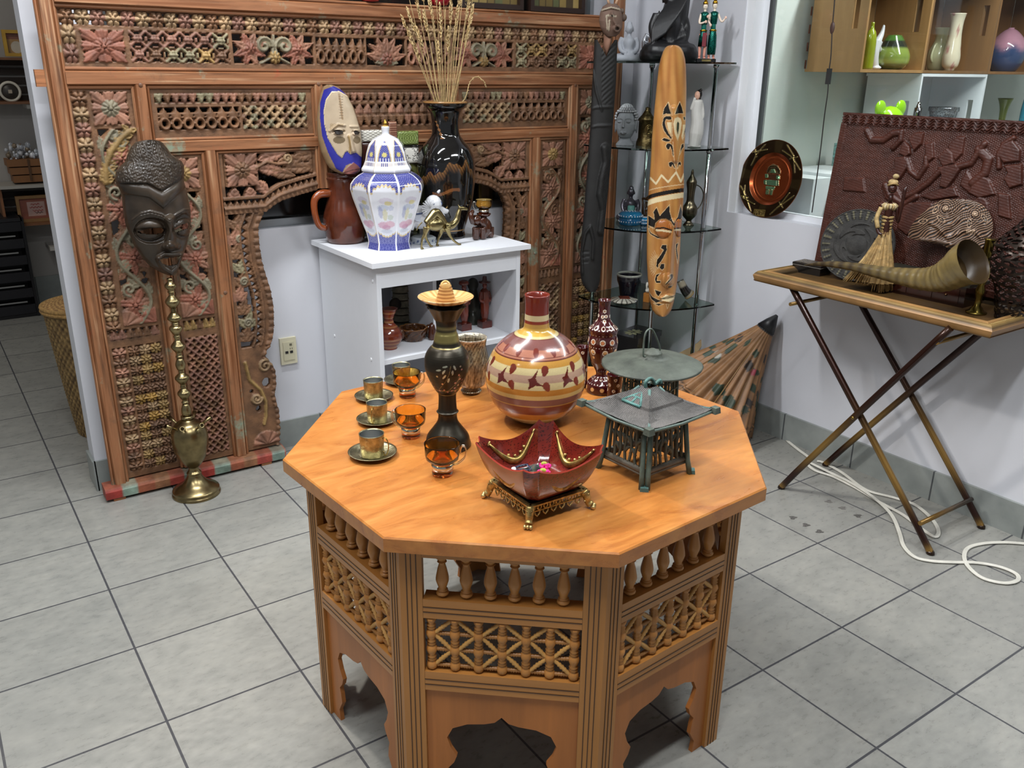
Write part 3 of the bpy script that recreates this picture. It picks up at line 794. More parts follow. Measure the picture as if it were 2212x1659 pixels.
# jambs with a scalloped inner edge
JE = [(.062,.760),(.12,.768),(.20,.770),(.27,.758),(.31,.768),(.345,.770),(.372,.768),(.40,.756),(.42,.742),(.435,.735),(.45,.742),(.47,.757),(.50,.770),(.55,.779),(.62,.783),(.68,.778),(.74,.765),(.80,.754),(.86,.750),(.92,.752),(.975,.778)]
for s_ in (0,1):
    a,b = mx(.634,.800,s_); cv = Cv(a,b,.062,.975)
    U = cv.X - .634 if s_ == 0 else 2 * XC - .634 - cv.X
    ed = np.interp(cv.Z,[p[0] for p in JE],[p[1] - .634 for p in JE]); off = ed - U
    keep = off > .004 * np.abs(np.sin(PI * cv.Z / .026))
    cv.clear(cv.reg(a,b,.062,.975) & (U > .010))
    upper = cv.Z > .475
    # leafy background
    for k in range(9):
        z_ = .50 + k * .052; x_ = .03 + .012 * math.sin(k * 1.7)
        for an,L in ((1.3,.08),(2.2,.05),(.7,.05)):
            xx = a + x_ if s_ == 0 else b - x_; H,ins = leaf(cv.X,cv.Z,xx,z_,an if s_ == 0 else PI - an,L,.015,4)
            cv.put(H,ins & (off > .070),PL[['wood','green','wood','pink'][k % 4]])
        if k % 3 == 1:
            xx = a + .045 if s_ == 0 else b - .045; cv.rib(spiral(xx,z_ + .02,.016,.003,0,1.5),.0045,'gg',.9,off > .07)
    bd = upper & (off < .074); cv.K[bd] = True; cv.Cc[bd] = PL['wood']
    h = np.select([off < .022,off < .038,off < .046,off < .066],[.6 + .35 * np.abs(np.sin(PI * cv.Z / .026)),.5 + 0 * off,.95 + 0 * off,.4 + 0 * off],.75); cv.H[bd] = h[bd]
    vv = np.mod(cv.Z / .028,1); tri = bd & (off > .046) & (off < .066) & (np.abs(vv - .5) * 2 < (off - .046) / .020); cv.K[tri] = False
    # lower foliage scroll
    lo = ~upper & (off > .002); cv.K[lo] = True; cv.Cc[lo] = PL['wood']; cv.H[lo] = .4
    fx = lambda u: a + u if s_ == 0 else b - u
    for cx,cz,r,t in ((.095,.395,.028,1),(.05,.27,.022,-1)):
        cv.rib(spiral(fx(cx),cz,r,.004,0,1.6 * t * (1 if s_ == 0 else -1)),.006,'tan',1.0)
    cv.rib([(fx(.02),.42),(fx(.03),.35),(fx(.07),.30),(fx(.085),.25),(fx(.08),.19),(fx(.07),.16)],.007,'yel',1.0)
    for hx,hz,hr in ((.095,.325,.016),(.055,.225,.010),(.035,.30,.007),(.112,.445,.006)):
        hole = np.hypot((cv.X - fx(hx)),(cv.Z - hz) * .8) < hr; cv.K[hole] = False
    q = np.hypot(cv.X - fx(.075),cv.Z - .075) / .055; fan = (q < 1) & (cv.Z > .075); cv.H[fan] = (.55 + .35 * np.abs(np.sin(np.arctan2(cv.Z - .075,cv.X - fx(.075)) * 6)))[fan]; cv.Cc[fan] = PL['pink']
    sc_ = ~upper & (off > 0) & (off < .016); cv.H[sc_] = (.5 + .4 * np.abs(np.sin(PI * cv.Z / .024)))[sc_]
    st = (U < .012); cv.K[st] = True; cv.H[st] = .35
    cv.build('scalloped_jamb_panel',keep=keep)

# frame members with a stepped moulding
def member(w_,L,pt0=0.0,pt1=0.0):
    """along +x from 0 to L, width in z, front towards -y"""
    pr_ = [(-.5,.0),(-.5,.010),(-.44,.014),(-.38,.014),(-.34,.010),(-.30,.016),(-.26,.021),(.26,.021),(.30,.016),(.34,.010),(.38,.014),(.44,.014),(.5,.010),(.5,.0)]
    V = []; 
    for e,(x0,pt) in enumerate(((0,-pt0),(L,pt1))):
        for u,h in pr_: V.append((x0 + pt * (1 - 2 * abs(u)),.021 - h,u * w_))
    n = len(pr_); F = [[i,i + 1,n + i + 1,n + i] for i in range(n - 1)] + [list(range(n))[::-1],list(range(n,2 * n))]
    F.append([n - 1,0,n,2 * n - 1])
    return np.array(V),F
def hrail(x0,x1,z0,z1,name,fwd=0.0,col=FW):
    V,F = member(z1 - z0,x1 - x0); V = V + [x0 - XC,SY - (SY + .03) - fwd,(z0 + z1) / 2]
    m = MB(); m.add(V,F,col,False); return m.build(name,'fwx',scr)
def vpost(x0,x1,z0,z1,name,pt=0.0,fwd=0.0,nails=()):
    V,F = member(x1 - x0,z1 - z0,0,pt); V = np.stack([-V[:,2],V[:,1],V[:,0]],1) + [(x0 + x1) / 2 - XC,-.03 - fwd,z0]
    m = MB(); m.add(V,F,FW,False)
    for z in nails: m.ell(((x0 + x1) / 2 - XC,-.03 - fwd,z),(.007,.003,.007),'6a4a36')
    return m.build(name,'fwz',scr)
HI = 1.86
for s_ in (0,1):
    a,b = mx(.134,.193,s_); vpost(a,b,.045,HI,'outer_post',fwd=.004)
    a,b = mx(.376,.432,s_); vpost(a,b,.06,1.400,'inner_post',pt=.022,fwd=.003,nails=(1.408,))
    a,b = mx(.574,.632,s_); vpost(a,b,.055,1.186,'door_post',pt=.024,fwd=.003,nails=(.70,))
    a,b = mx(.984,1.036,s_); vpost(a,b,1.045,1.400,'hanging_post',pt=.022,fwd=.002,nails=(1.412,))
hrail(.190,2 * XC - .190,1.396,1.462,'rail',.001)
hrail(.430,2 * XC - .430,1.184,1.242,'rail',.0)
hrail(.190,2 * XC - .190,1.630,1.692,'top_rail',.006)
# foot board, painted in flaking red and green, on small blocks
for s_ in (0,1):
    a,b = mx(.106,.768,s_); m = MB()
    n_ = 90; xs = np.linspace(a,b,n_); cols = []
    P = []
    for x in xs:
        P.append([(x - XC,-.052,.012),(x - XC,-.055,.040),(x - XC,-.048,.052),(x - XC,-.010,.056),(x - XC,.012,.056),(x - XC,.012,.012)])
    P = np.array(P); k = np.floor((xs - a) / .055); t = np.mod((xs - a) / .055,1)
    base = np.array([lin(['a83a30','8fa595','a0583c','9b6a48','a34438','7f9488'][int(v) % 6]) for v in k])
    cc = np.repeat(base[:,None],6,1); cc[:,2:] = cc[:,2:] * .4 + PL['wood'] * .6
    m.grid(P,cc,smooth=False,wrap_v=True); nv = 6; b0 = m.n - n_ * nv
    m.F.append([b0 + i for i in range(nv)]); m.F.append([b0 + (n_ - 1) * nv + i for i in range(nv)][::-1]); m.S += [False,False]
    m.build('foot_board','carved',scr)
    for x in mx(.150,.690,s_):
        m = MB(); m.box((x - XC,-.025,.0065),(.040,.045,.013),'a5673c'); m.build('foot_block','fwx',scr)
# peg end sticking out at left of the top-left joint
m = MB(); m.box((.122 - XC,-.012,1.428),(.03,.02,.05),'a96f47'); m.build('tenon','fwx',scr)
# ---------------------------------------------------------------- helpers for carved reliefs and fused figures
def fused(mb,name,mat,parent=None,voxel=.003,loc=None,rot=None,smooth=2):
    """parts grown into one continuous surface"""
    o = mb.build(name,mat,parent,loc,rot)
    r = o.modifiers.new('fuse','REMESH'); r.mode = 'VOXEL'; r.voxel_size = voxel; r.use_smooth_shade = True
    if smooth: s = o.modifiers.new('soft','SMOOTH'); s.iterations = smooth; s.factor = .6
    return o
SOL = {}
def solid(col,rough=.5,metal=0.,var=.12,vs=25,bmp=0.,bs=80,coat=0.,name=None):
    k = (col,rough,metal,var,bmp)
    if k in SOL: return SOL[k]
    m,nt,b = new_mat(name or 'surface'); v = coords(nt); n = noise(nt,v,vs); c = lin(col)
    nt.links.new(ramp(nt,n,[(.3,tuple(c * (1 - var))),(.7,tuple(np.minimum(c * (1 + var),1)))]),b.inputs['Base Color'])
    b.inputs['Roughness'].default_value = rough; b.inputs['Metallic'].default_value = metal; b.inputs['Coat Weight'].default_value = coat
    if bmp: bump(nt,b,noise(nt,v,bs,3),bmp,.003)
    SOL[k] = m; return m
def relief(mb,rows,P,nrm,nu,nv,hf,cf,hole=None,back=.012,org=(0,0,0),edge=None):
    """rows [(py, pxL, pxR)] outline in the photo's frame; P(px, py)->point on its plane; nrm towards the viewer;
    hf(px, py, u, v)->height in m; cf(px, py, u, v, h)->colour; hole(px, py)->True where pierced"""
    rows = np.array(rows,float); t = np.linspace(0,1,nv)
    py = rows[0,0] + (rows[-1,0] - rows[0,0]) * t
    L = np.interp(py,rows[:,0],rows[:,1]); R_ = np.interp(py,rows[:,0],rows[:,2])
    A = np.array([P(a,b) for a,b in zip(L,py)]); B = np.array([P(a,b) for a,b in zip(R_,py)])
    u = np.sin(np.linspace(-1,1,nu) * PI / 2) * .35 + np.linspace(-1,1,nu) * .65
    s = (u + 1) / 2
    base = A[None] * (1 - s)[:,None,None] + B[None] * s[:,None,None]
    PX = L[None] * (1 - s)[:,None] + R_[None] * s[:,None]; PY = np.tile(py,(nu,1)); U = np.tile(u[:,None],(1,nv)); V = np.tile(t * 2 - 1,(nu,1))
    H = hf(PX,PY,U,V); K = None if hole is None else ~hole(PX,PY)
    col = cf(PX,PY,U,V,H)
    n = np.array(nrm,float); n /= np.linalg.norm(n); org = np.array(org,float)
    vd = CP - base; vd /= np.linalg.norm(vd,axis=-1)[...,None]; dn = np.clip((vd * n).sum(-1),.35,1)
    G = base + vd * (H / dn)[...,None] - org
    mb.grid(G[:,::-1],col[:,::-1] if np.ndim(col) == 3 else col,keep=None if K is None else K[:,::-1])
    Gb = base - back * n * np.clip(1 - np.abs(U[...,None]) ** 6,0,1) - org
    mb.grid(Gb,col if np.ndim(col) == 3 else col,keep=K)
    return base
def dome(X,Y,cx,cy,rx,ry,h,a=0.0,p=.5):
    c,s = math.cos(a),math.sin(a); u = ((X - cx) * c + (Y - cy) * s) / rx; v = (-(X - cx) * s + (Y - cy) * c) / ry
    return h * np.clip(1 - u * u - v * v,0,None) ** p
def ridge(X,Y,pts,w,h): return h * np.clip(1 - (seg_d(X,Y,pts) / w) ** 2,0,None)
def paintp(Cc,M_,col): Cc[M_] = lin(col); return Cc
def stroke(Cc,X,Y,pts,w,col,closed=False):
    P = np.array(pts); b = (X > P[:,0].min() - w) & (X < P[:,0].max() + w) & (Y > P[:,1].min() - w) & (Y < P[:,1].max() + w)
    if b.any():
        d = np.full(X.shape,9e9); d[b] = seg_d(X[b],Y[b],pts,closed); Cc[d < w] = lin(col)
    return Cc
PLY = lambda y: (lambda a,b: ony(a,b,y))
def PLN(pt,n):
    pt = np.array(pt,float); n = np.array(n,float)
    def f(a,b):
        d = ray(a,b); return CP + d * (((pt - CP) @ n) / (d @ n))
    return f

# ---------------------------------------------------------------- white cabinet
CBX,CBY,CBZ,CBW,CBD = .984,.839,.84,.671,.528
cab = empty('display_cabinet',(CBX,CBY,0),.01,'white laminate cabinet with open shelves standing in the screen doorway','cabinet')
def bxp(name,x0,x1,y0,y1,z0,z1,col='dfe1e6',mat='white',par=None):
    m = MB(); m.box(((x0 + x1) / 2,(y0 + y1) / 2,(z0 + z1) / 2),(x1 - x0,y1 - y0,z1 - z0),col); return m.build(name,mat,par)
bxp('cabinet_top',0,CBW,0,CBD,CBZ - .018,CBZ,'e3e5ea',par=cab)
bxp('side_panel',.028,.046,.03,CBD - .005,0,CBZ - .018,par=cab); bxp('side_panel',CBW - .046,CBW - .028,.03,CBD - .005,0,CBZ - .018,par=cab)
bxp('front_rail',.046,CBW - .046,.032,.048,CBZ - .098,CBZ - .018,par=cab)
bxp('back_panel',.046,CBW - .046,CBD - .013,CBD - .005,.04,CBZ - .018,'d4d6dc',par=cab)
SHZ = .475
bxp('shelf',.046,CBW - .046,.035,CBD - .013,SHZ - .018,SHZ,par=cab)
bxp('shelf',.046,CBW - .046,.035,CBD - .013,.09,.108,par=cab)
bxp('divider',CBW * .5 - .008,CBW * .5 + .008,.16,CBD - .013,SHZ,CBZ - .018,'d9dbe1',par=cab)
for y,z in ((.06,.765),(.10,.465),(.42,.475),(.36,.20)):
    m = MB(); m.lathe([(.0065,0),(.0065,.0012),(.004,.002)],'eceef2',14,M=rotm('Y',-PI / 2),c=(.028,y,z)); m.build('screw_cap','white',cab)
def CT(px,py): return onz(px,py,CBZ)

# ---------------------------------------------------------------- brass hookah
B = onz(427,1068,0); B = np.array([B[0],B[1] + .012,0])
hk = empty('hookah',B,0,'tall brass hookah standing on the floor in front of the carved screen','hookah')
m = MB(); pf = [(.084,0),(.085,.006),(.080,.014),(.082,.020),(.070,.030),(.050,.042),(.036,.056),(.028,.068),(.024,.078),(.026,.084),(.020,.092),(.017,.10),(.018,.108)]
m.lathe(pf,'94845f',40,sub=3); m.build('foot','brass',hk)
m = MB(); m.lathe([(.020,.108),(.035,.125),(.056,.17),(.063,.215),(.060,.25),(.045,.275),(.026,.288),(.021,.292)],'8e7e5a',40,sub=4); 
vase = m.build('water_vase','brass',hk)
m = MB(); z = .29; pf = [(.020,z),(.021,.305),(.016,.31)]
segs = [(.335,.017),(.375,.013),(.42,.022),(.455,.011),(.50,.024),(.535,.010),(.57,.017),(.61,.013),(.66,.024),(.71,.012),(.75,.022),(.80,.024),(.84,.010),(.88,.024),(.925,.010),(.955,.019),(.985,.009)]
zz = zat(B,598)
sc_ = (zz - .31) / (1.0 - .31)
for zc,r in segs:
    zc = .31 + (zc - .31) * sc_; 
    if r > .015: pf += [(.010,zc - .022),(.013,zc - .018),(r,zc - .002),(r * .9,zc + .008),(.010,zc + .022)]
    else: pf += [(.009,zc - .006),(r,zc),(.009,zc + .006)]
pf = sorted(pf,key=lambda p: p[1]); m.lathe(pf,'9c8c66',28,sub=2); m.build('stem','brass',hk)
def gad(T,Z): return 1 + 0 * T
for k,(a,r) in enumerate(((-2.05,.05),(-1.2,.05),(-2.95,.052),(-.2,.052),(1.0,.05),(2.2,.05))):
    d = np.array([math.cos(a),math.sin(a),.62]); p0 = np.array([math.cos(a) * .038,math.sin(a) * .038,.262])
    m = MB(); m.tube([p0,p0 + d * .02,p0 + d * .042],[.0035,.0045,.0085],'978660',14); e = p0 + d * .0425
    m.tube([e - d * .006,e + d * .0005],[.0065,.0065],'1d160c',12); m.build('hose_port','brass',vase)

# ---------------------------------------------------------------- dark carved mask hanging on the screen
MY = 1.205; k_ = .1929
mp = lambda a,b: (240 + a * k_,290 + b * k_)
rows = [(62,400,480),(68,340,520),(90,270,575),(150,215,625),(230,180,680),(300,160,790),(350,110,818),(420,50,820),(500,42,815),(550,55,822),(620,95,845),(700,120,862),(850,132,890),(1000,160,892),(1100,195,880),(1250,258,845),(1380,345,800),(1480,440,765),(1550,560,735),(1580,640,715)]
rows = [(290 + y * k_,240 + a * k_,240 + b * k_) for y,a,b in rows]
q_ = lambda pts: [mp(*p) for p in pts]
def mk_h(X,Y,U,V):
    v = (V + 1) / 2
    h = .075 * np.sqrt(np.clip(1 - U ** 2,0,1)) * (.55 + .45 * np.sin(PI * np.clip(v * 1.05,0,1))) + .004
    hairl = np.interp(X,[mp(40,0)[0],mp(400,0)[0],mp(560,0)[0],mp(700,0)[0],mp(830,0)[0]],[mp(0,545)[1],mp(0,545)[1],mp(0,625)[1],mp(0,540)[1],mp(0,470)[1]])
    hair = Y < hairl
    h = h + np.where(hair,.016 + .0024 * np.sin(X * 1.3 + 2.6 * np.sin(Y * .83 + X * .31)) * np.sin(Y * 1.5 + 2.4 * np.sin(X * .71 - Y * .2)),0)
    bandl = np.interp(X,[mp(90,0)[0],mp(420,0)[0],mp(580,0)[0],mp(700,0)[0],mp(830,0)[0]],[mp(0,660)[1],mp(0,715)[1],mp(0,835)[1],mp(0,720)[1],mp(0,590)[1]])
    t = (Y - hairl) / np.maximum(bandl - hairl,1); band = (t >= 0) & (t < 1)
    h = h + np.where(band,.015 * np.sqrt(np.clip(1 - (2 * t - 1) ** 2,0,1)),0)
    # eye sockets, bulging lids, brow lines
    for cx,cy,rx,ry in ((450,1080,200,150),(800,1030,130,150)):
        a,b = mp(cx,cy); h = h - dome(X,Y,a,b,rx * k_,ry * k_,.022)
    for cx,cy,rx,ry in ((430,1075,165,115),(805,1040,100,105)):
        a,b = mp(cx,cy); h = h + dome(X,Y,a,b,rx * k_,ry * k_,.030)
    h = h - ridge(X,Y,q_([(275,1085),(430,1070),(590,1085)]),6.5,.011) - ridge(X,Y,q_([(700,1080),(800,1040),(890,1020)]),6,.010)
    for off in (0,26): h = h + ridge(X,Y,q_([(235,960 + off),(320,890 + off),(430,862 + off),(560,895 + off),(650,960 + off),(720,900 + off),(820,845 + off),(885,840 + off)]),2.2,.006)
    # nose
    h = h + ridge(X,Y,q_([(655,960),(665,1100),(660,1240)]),13,.026) + dome(X,Y,*mp(655,1250),95 * k_,55 * k_,.022) + dome(X,Y,*mp(595,1270),45 * k_,38 * k_,.010) + dome(X,Y,*mp(740,1255),42 * k_,38 * k_,.010)
    h = h + ridge(X,Y,q_([(525,1385),(600,1345),(690,1350),(800,1340)]),6,.014) + ridge(X,Y,q_([(530,1400),(590,1500),(680,1545),(760,1500),(800,1370)]),8,.014)
    return h
def mk_hole(X,Y):
    a = inpoly(X,Y,q_([(300,1095),(420,1062),(560,1050),(592,1075),(560,1110),(440,1118),(330,1108)]))
    b = inpoly(X,Y,q_([(705,1060),(790,1015),(868,995),(855,1050),(790,1075),(715,1095)]))
    c = inpoly(X,Y,q_([(545,1405),(640,1392),(780,1372),(745,1450),(660,1470),(580,1450)]))
    return a | b | c
m = MB(); relief(m,rows,PLY(MY),(.10,-1,.06),110,170,mk_h,lambda X,Y,U,V,H: lin('3d3329') * (1 + 0 * X[...,None]),mk_hole,back=.01,org=(0,0,0))
o = m.build('carved_mask',painted('blackened_wood',.30,var=.3,vs=22,bmp=.12,bs=50)); tag(o,'dark brown carved face mask with textured hair hanging on the carved screen','mask')
m = MB(); A_ = ony(330,330,1.235); m.tube([A_ + [0,-.05,0],A_ + [0,.03,0]],.004,'6b5a48'); m.build('hanging_peg','iron',o)

# ---------------------------------------------------------------- long black carved totem with a small face
TY = .975
TN = (-.45,-1,0); TPL = PLN((2.05,TY,1),TN)
rows = [(86,1284,1334),(137,1282,1332),(183,1279,1330),(275,1275,1324),(366,1268,1318),(458,1261,1309),(520,1255,1303),(550,1253,1300),(590,1253,1297),(609,1257,1295),(622,1264,1291),(631,1272,1286)]
def tt_h(X,Y,U,V):
    h = .028 * np.sqrt(np.clip(1 - U ** 2,0,1)) + .012
    h = h + .004 * (np.mod((Y + (X - 1300) * .9) / 11,1) - .5) * ((Y < 225) & (X > 1300)) 
    for y in (232,272): h = h + ridge(X,Y,[(1270,y + 5),(1290,y),(1326,y - 1)],2.5,.006)
    h = h + ridge(X,Y,[(1280,150),(1288,200),(1300,238)],3,.006)
    # crocodile body twisting down
    path = [(1308,320),(1312,350),(1303,385),(1298,420),(1306,455),(1300,500)]
    h = h + ridge(X,Y,path,11,.020) + .003 * np.sin(Y * 1.1) * np.cos(X * 1.3) * (seg_d(X,Y,path) < 10)
    h = h + ridge(X,Y,[(1258,590),(1256,545),(1264,505),(1275,490),(1282,520),(1280,560)],4,.010)
    for y in (545,556,567): h = h + ridge(X,Y,[(1258,y),(1272,y - 2)],1.6,-.004)
    return h
def notch(X,Y): return inpoly(X,Y,[(1288,80),(1310,119),(1332,80)])
m = MB(); relief(m,rows,TPL,TN,46,220,tt_h,lambda X,Y,U,V,H: lin('181716') * (1 + 0 * X[...,None]),notch,back=.02)
tot = m.build('carved_totem',solid('161514',.62,var=.3,vs=30,bmp=.2,bs=60,name='black_stained_wood')); tag(tot,'long black carved wooden totem with small face on top beside the glass shelf','carved totem')
m = MB()
rows = [(8,1312,1330),(14,1302,1338),(28,1296,1343),(45,1294,1345),(60,1297,1344),(72,1304,1338),(79,1310,1330)]
def fc_h(X,Y,U,V):
    h = .045 * np.sqrt(np.clip(1 - U ** 2,0,1)) * np.sqrt(np.clip(1 - .7 * V ** 2,0,1)) + .004
    h = h + ridge(X,Y,[(1300,22),(1320,16),(1341,21)],3,.010) + ridge(X,Y,[(1322,28),(1326,45),(1330,52)],4,.016)
    h = h + dome(X,Y,1322,32,7,4,.008) + ridge(X,Y,[(1318,33),(1327,34)],1.2,-.006) + ridge(X,Y,[(1310,34),(1312,64)],1.6,.005) + ridge(X,Y,[(1317,44),(1315,66)],1.6,.005)
    d = np.hypot(X - 1333,Y - 62); return h + .014 * np.clip(1 - ((d - 6) / 3.5) ** 2,0,1)
def fc_c(X,Y,U,V,H):
    Cc = np.tile(lin('6d5548'),X.shape + (1,)); 
    for p in ([(1310,34),(1312,64)],[(1317,44),(1315,66)],[(1300,22),(1320,16),(1341,21)],[(1313,33),(1330,35)]): stroke(Cc,X,Y,p,2.0,'a89a86')
    Cc[np.hypot(X - 1322,Y - 34) < 2] = lin('1d1815'); Cc[np.hypot(X - 1333,Y - 62) < 4] = lin('3a2c25'); return Cc
relief(m,rows,TPL,TN,50,56,fc_h,fc_c,back=.03)
a = TPL(1347,38); m.ell(a,(.014,.012,.014),'5d4c41'); a = TPL(1343,24); m.ell(a,(.010,.010,.010),'5d4c41')
for q in ((1316,9,1310,-8),(1330,9,1336,-8)):
    a,b = TPL(q[0],q[1]),TPL(q[2],q[3]); m.tube([a,(a + b) / 2,b],[.006,.004,.001],'c09a7c')
a,b = TPL(1313,74),TPL(1309,122); m.tube([a,(a + b) / 2,b],[.020,.017,.004],'8a6450',flat=.6)
m.build('small_face','matte',tot)
a = TPL(1295,330); m = MB(); m.tube([a,[2.19,1.112,a[2]]],.004,'3a322c'); m.build('hanging_peg','iron',tot)

# ---------------------------------------------------------------- corner glass shelf
SX = [(2.56,1.20),(2.53,.79),(2.20,1.12),(2.33,.865)]
shf = empty('corner_shelf',(2.45,1.02,0),0,'corner stand of five glass shelves on chrome poles against white walls','shelf stand')
LV = [1.505,1.17,.835,.50,.165]
arc = []
A0,A1,Amid = np.array([2.165,1.155]),np.array([2.585,.735]),np.array([2.262,.835])
for t in np.linspace(0,1,17):
    arc.append((1 - t) ** 2 * A0 + 2 * t * (1 - t) * (2 * Amid - (A0 + A1) / 2) + t * t * A1)
outl = arc + [np.array([2.592,.76]),np.array([2.592,1.215]),np.array([2.54,1.225]),np.array([2.17,1.18])]
MT['shelfglass'] = glass('green_tinted_glass','9fb5a8',.0,1.3)
for z in LV:
    m = MB(); m.prism([p - [2.45,1.02] for p in outl],.007,'ffffff',c=(0,0,z - .007)); m.build('glass_shelf','shelfglass',shf)
m = MB()
for x,y in SX:
    m = MB(); m.lathe([(.0095,0),(.0095,1.497)],'c9ccd0',16,c=(x - 2.45,y - 1.02,0))
    for z in LV: m.lathe([(.013,z - .022),(.013,z - .0075)],'b9bcc0',16,c=(x - 2.45,y - 1.02,0))
    m.build('pole','chrome',shf)

# ---------------------------------------------------------------- long light wood mask in front of the shelf
LN = (-.55,-.83,0); LPL = PLN((2.21,.70,1),LN)
k2,k3,k6 = .18676,.33613,.2653
p2 = lambda pts: [(1390 + a * k2,90 + b * k2) for a,b in pts]     # upper half of the drawing
p6 = lambda pts: [(1290 + a * k6,320 + b * k6) for a,b in pts]
rows = [(97.5,1448,1461),(99,1442,1466),(103,1437,1471),(112,1432,1476),(127,1427,1480),(145,1423,1482),(190,1418,1483),(240,1413,1482),(300,1408,1480),(360,1405,1477),(400,1402,1478),(440,1399,1476),(500,1397,1471),(560,1397,1468),(600,1399,1464),(630,1402,1460),(655,1405,1455),(670,1409,1450),(679,1416,1444),(684,1425,1438)]
def lm_h(X,Y,U,V):
    h = .045 * np.sqrt(np.clip(1 - U ** 2,0,1)) + .004
    for cx,cy,rx,ry in ((1432.5,494,18,20),(1466,492,8.5,19)):
        d = ((X - cx) / rx) ** 2 + ((Y - cy) / ry) ** 2; h = h + dome(X,Y,cx,cy,rx,ry,.012) - .006 * np.clip(1 - ((d - 1.15) / .2) ** 2,0,1)
    h = h + ridge(X,Y,[(1455,480),(1449,540),(1446,590),(1443,610)],9,.030) + dome(X,Y,1442,606,15,17,.020)
    h = h + ridge(X,Y,[(1456,235),(1458,300),(1459,345)],9,.012)
    h = h + ridge(X,Y,[(1428,644),(1445,638),(1458,640)],4,.010) + ridge(X,Y,[(1430,650),(1445,652),(1456,646)],4,.008)
    return h
def lm_c(X,Y,U,V,H):
    n = .55 + .14 * np.sin(X * .35 + 2 * np.sin(Y * .013)) + .05 * np.sin(X * 1.6 + Y * .05 + 3) + .22 * np.sin(Y * .03 + np.sin(X * .2) * 2)
    Cc = lerp(lin('9c5f2c') + 0 * X[...,None],lin('c89250') + 0 * X[...,None],np.clip(n,0,1)); K = '17130f'; I = 'e2cfa4'
    def shape(pts,col=K,rim=True):
        Cc[inpoly(X,Y,pts)] = lin(col)
        if rim: stroke(Cc,X,Y,pts,.55,'d9b98c',True)
    shape(p2([(285,700),(235,775),(220,850),(262,835),(325,838),(300,770)])); shape(p2([(420,690),(385,770),(362,845),(410,832),(465,835),(447,760)]))
    shape(p2([(230,880),(262,858),(310,858),(328,880),(318,905),(290,905),(262,900),(250,935),(262,990),(295,1060),(328,1110),(322,1135),(270,1080),(235,1030),(215,960)]))
    shape(p2([(270,935),(325,935),(325,1090),(285,1010)]),I); shape(p2([(455,960),(483,960),(478,1020),(448,1130),(440,1090),(455,1020)]),I)
    shape(p2([(490,960),(490,1030),(455,1140),(470,1040)])); shape(p2([(462,865),(485,870),(486,905),(468,912),(460,890)]))
    shape(p2([(395,872),(430,890),(442,940),(425,1060),(395,1140),(362,1060),(345,950),(362,890)]),I); shape(p2([(398,920),(415,945),(412,1010),(395,1085),(380,1010),(382,950)]))
    shape(p2([(205,1135),(240,1110),(300,1130),(320,1150),(270,1160),(235,1150)])); shape(p2([(255,1210),(270,1178),(310,1175),(335,1200),(345,1240),(350,1330),(335,1320),(328,1260),(310,1215),(300,1245),(275,1250)]))
    shape(p2([(440,1190),(465,1175),(468,1220),(448,1240),(430,1290),(420,1310),(428,1240)])); shape(p2([(290,1400),(320,1385),(350,1400),(370,1460),(355,1465),(335,1425),(320,1455),(295,1440)]))
    shape(p2([(400,1400),(425,1385),(440,1410),(425,1440),(412,1420),(395,1470),(388,1455)]))
    for pts in ([(290,700),(340,840)],[(418,690),(355,840)],[(340,1160),(352,1330),(375,1490)],[(435,1200),(395,1400),(380,1490)],[(215,870),(260,850),(340,850)],[(335,880),(335,1130)]): stroke(Cc,X,Y,p2(pts),.5,'dcc094')
    stroke(Cc,X,Y,p2([(78,1575),(145,1645),(208,1545),(285,1625),(378,1510),(432,1620),(470,1530)]),2.0,I)
    def arcb(y0,dy,w,col):
        t = (X - 1400) / 78; yy = y0 - dy * np.clip(t,0,1) ** .6; Cc[np.abs(Y - yy) < w] = lin(col)
    arcb(413,15,1.0,'d9b98c'); arcb(428,18,4.2,K); arcb(440,19,5.6,I)
    # flame brows around the eyes
    shape(p6([(415,545),(465,580),(462,540),(455,520),(485,480),(510,550),(545,510),(590,460),(592,520),(610,580),(625,610),(655,560),(680,460),(695,520),(690,570),(650,600),(625,640),(600,600),(560,575),(510,580),(475,610),(465,660),(415,630),(465,650),(430,640),(420,655),(440,690),(500,720),(540,730),(490,735),(430,700),(415,660)]))
    for cx,cy,rx,ry in ((1432.5,494,17.5,20),(1466,492,8.5,19)):
        Cc[((X - cx) / rx) ** 2 + ((Y - cy) / ry) ** 2 < 1] = lin('a8642c')
    stroke(Cc,X,Y,p6([(478,655),(540,648),(605,668)]),1.6,K); stroke(Cc,X,Y,p6([(482,668),(540,672),(600,682)]),2.2,I)
    stroke(Cc,X,Y,p6([(630,655),(692,648)]),1.3,K); stroke(Cc,X,Y,p6([(632,668),(690,664)]),2.0,I)
    for r in range(9): stroke(Cc,X,Y,spiral(1424,571,22 - r * 1.6,21 - r * 1.6,2.0,.42,14),.38,'d2a870')
    for a in np.linspace(2.3,4.2,12): stroke(Cc,X,Y,[(1424 + 21 * math.cos(a),571 + 34 * math.sin(a)),(1424 + 10 * math.cos(a),571 + 16 * math.sin(a))],.35,'d9b98c')
    shape(p6([(530,785),(565,785),(568,830),(555,860),(530,910),(500,950),(495,985),(480,960),(485,910),(515,870),(540,830),(515,815)]))
    shape(p6([(505,975),(520,940),(550,940),(548,975),(530,995)])); shape(p6([(468,1070),(480,1030),(520,1015),(490,1050),(488,1080),(518,1080),(515,1100),(480,1100)]))
    shape(p6([(640,780),(662,770),(650,820),(660,880),(655,940),(645,880),(638,820)])); shape(p6([(550,1105),(590,1070),(615,1020),(590,1030),(590,1060),(570,1085)]))
    shape(p6([(590,1030),(612,1022),(622,1040),(615,1060),(560,1120),(552,1110),(600,1055)])); shape(p6([(575,1125),(615,1115),(600,1140),(575,1140)]))
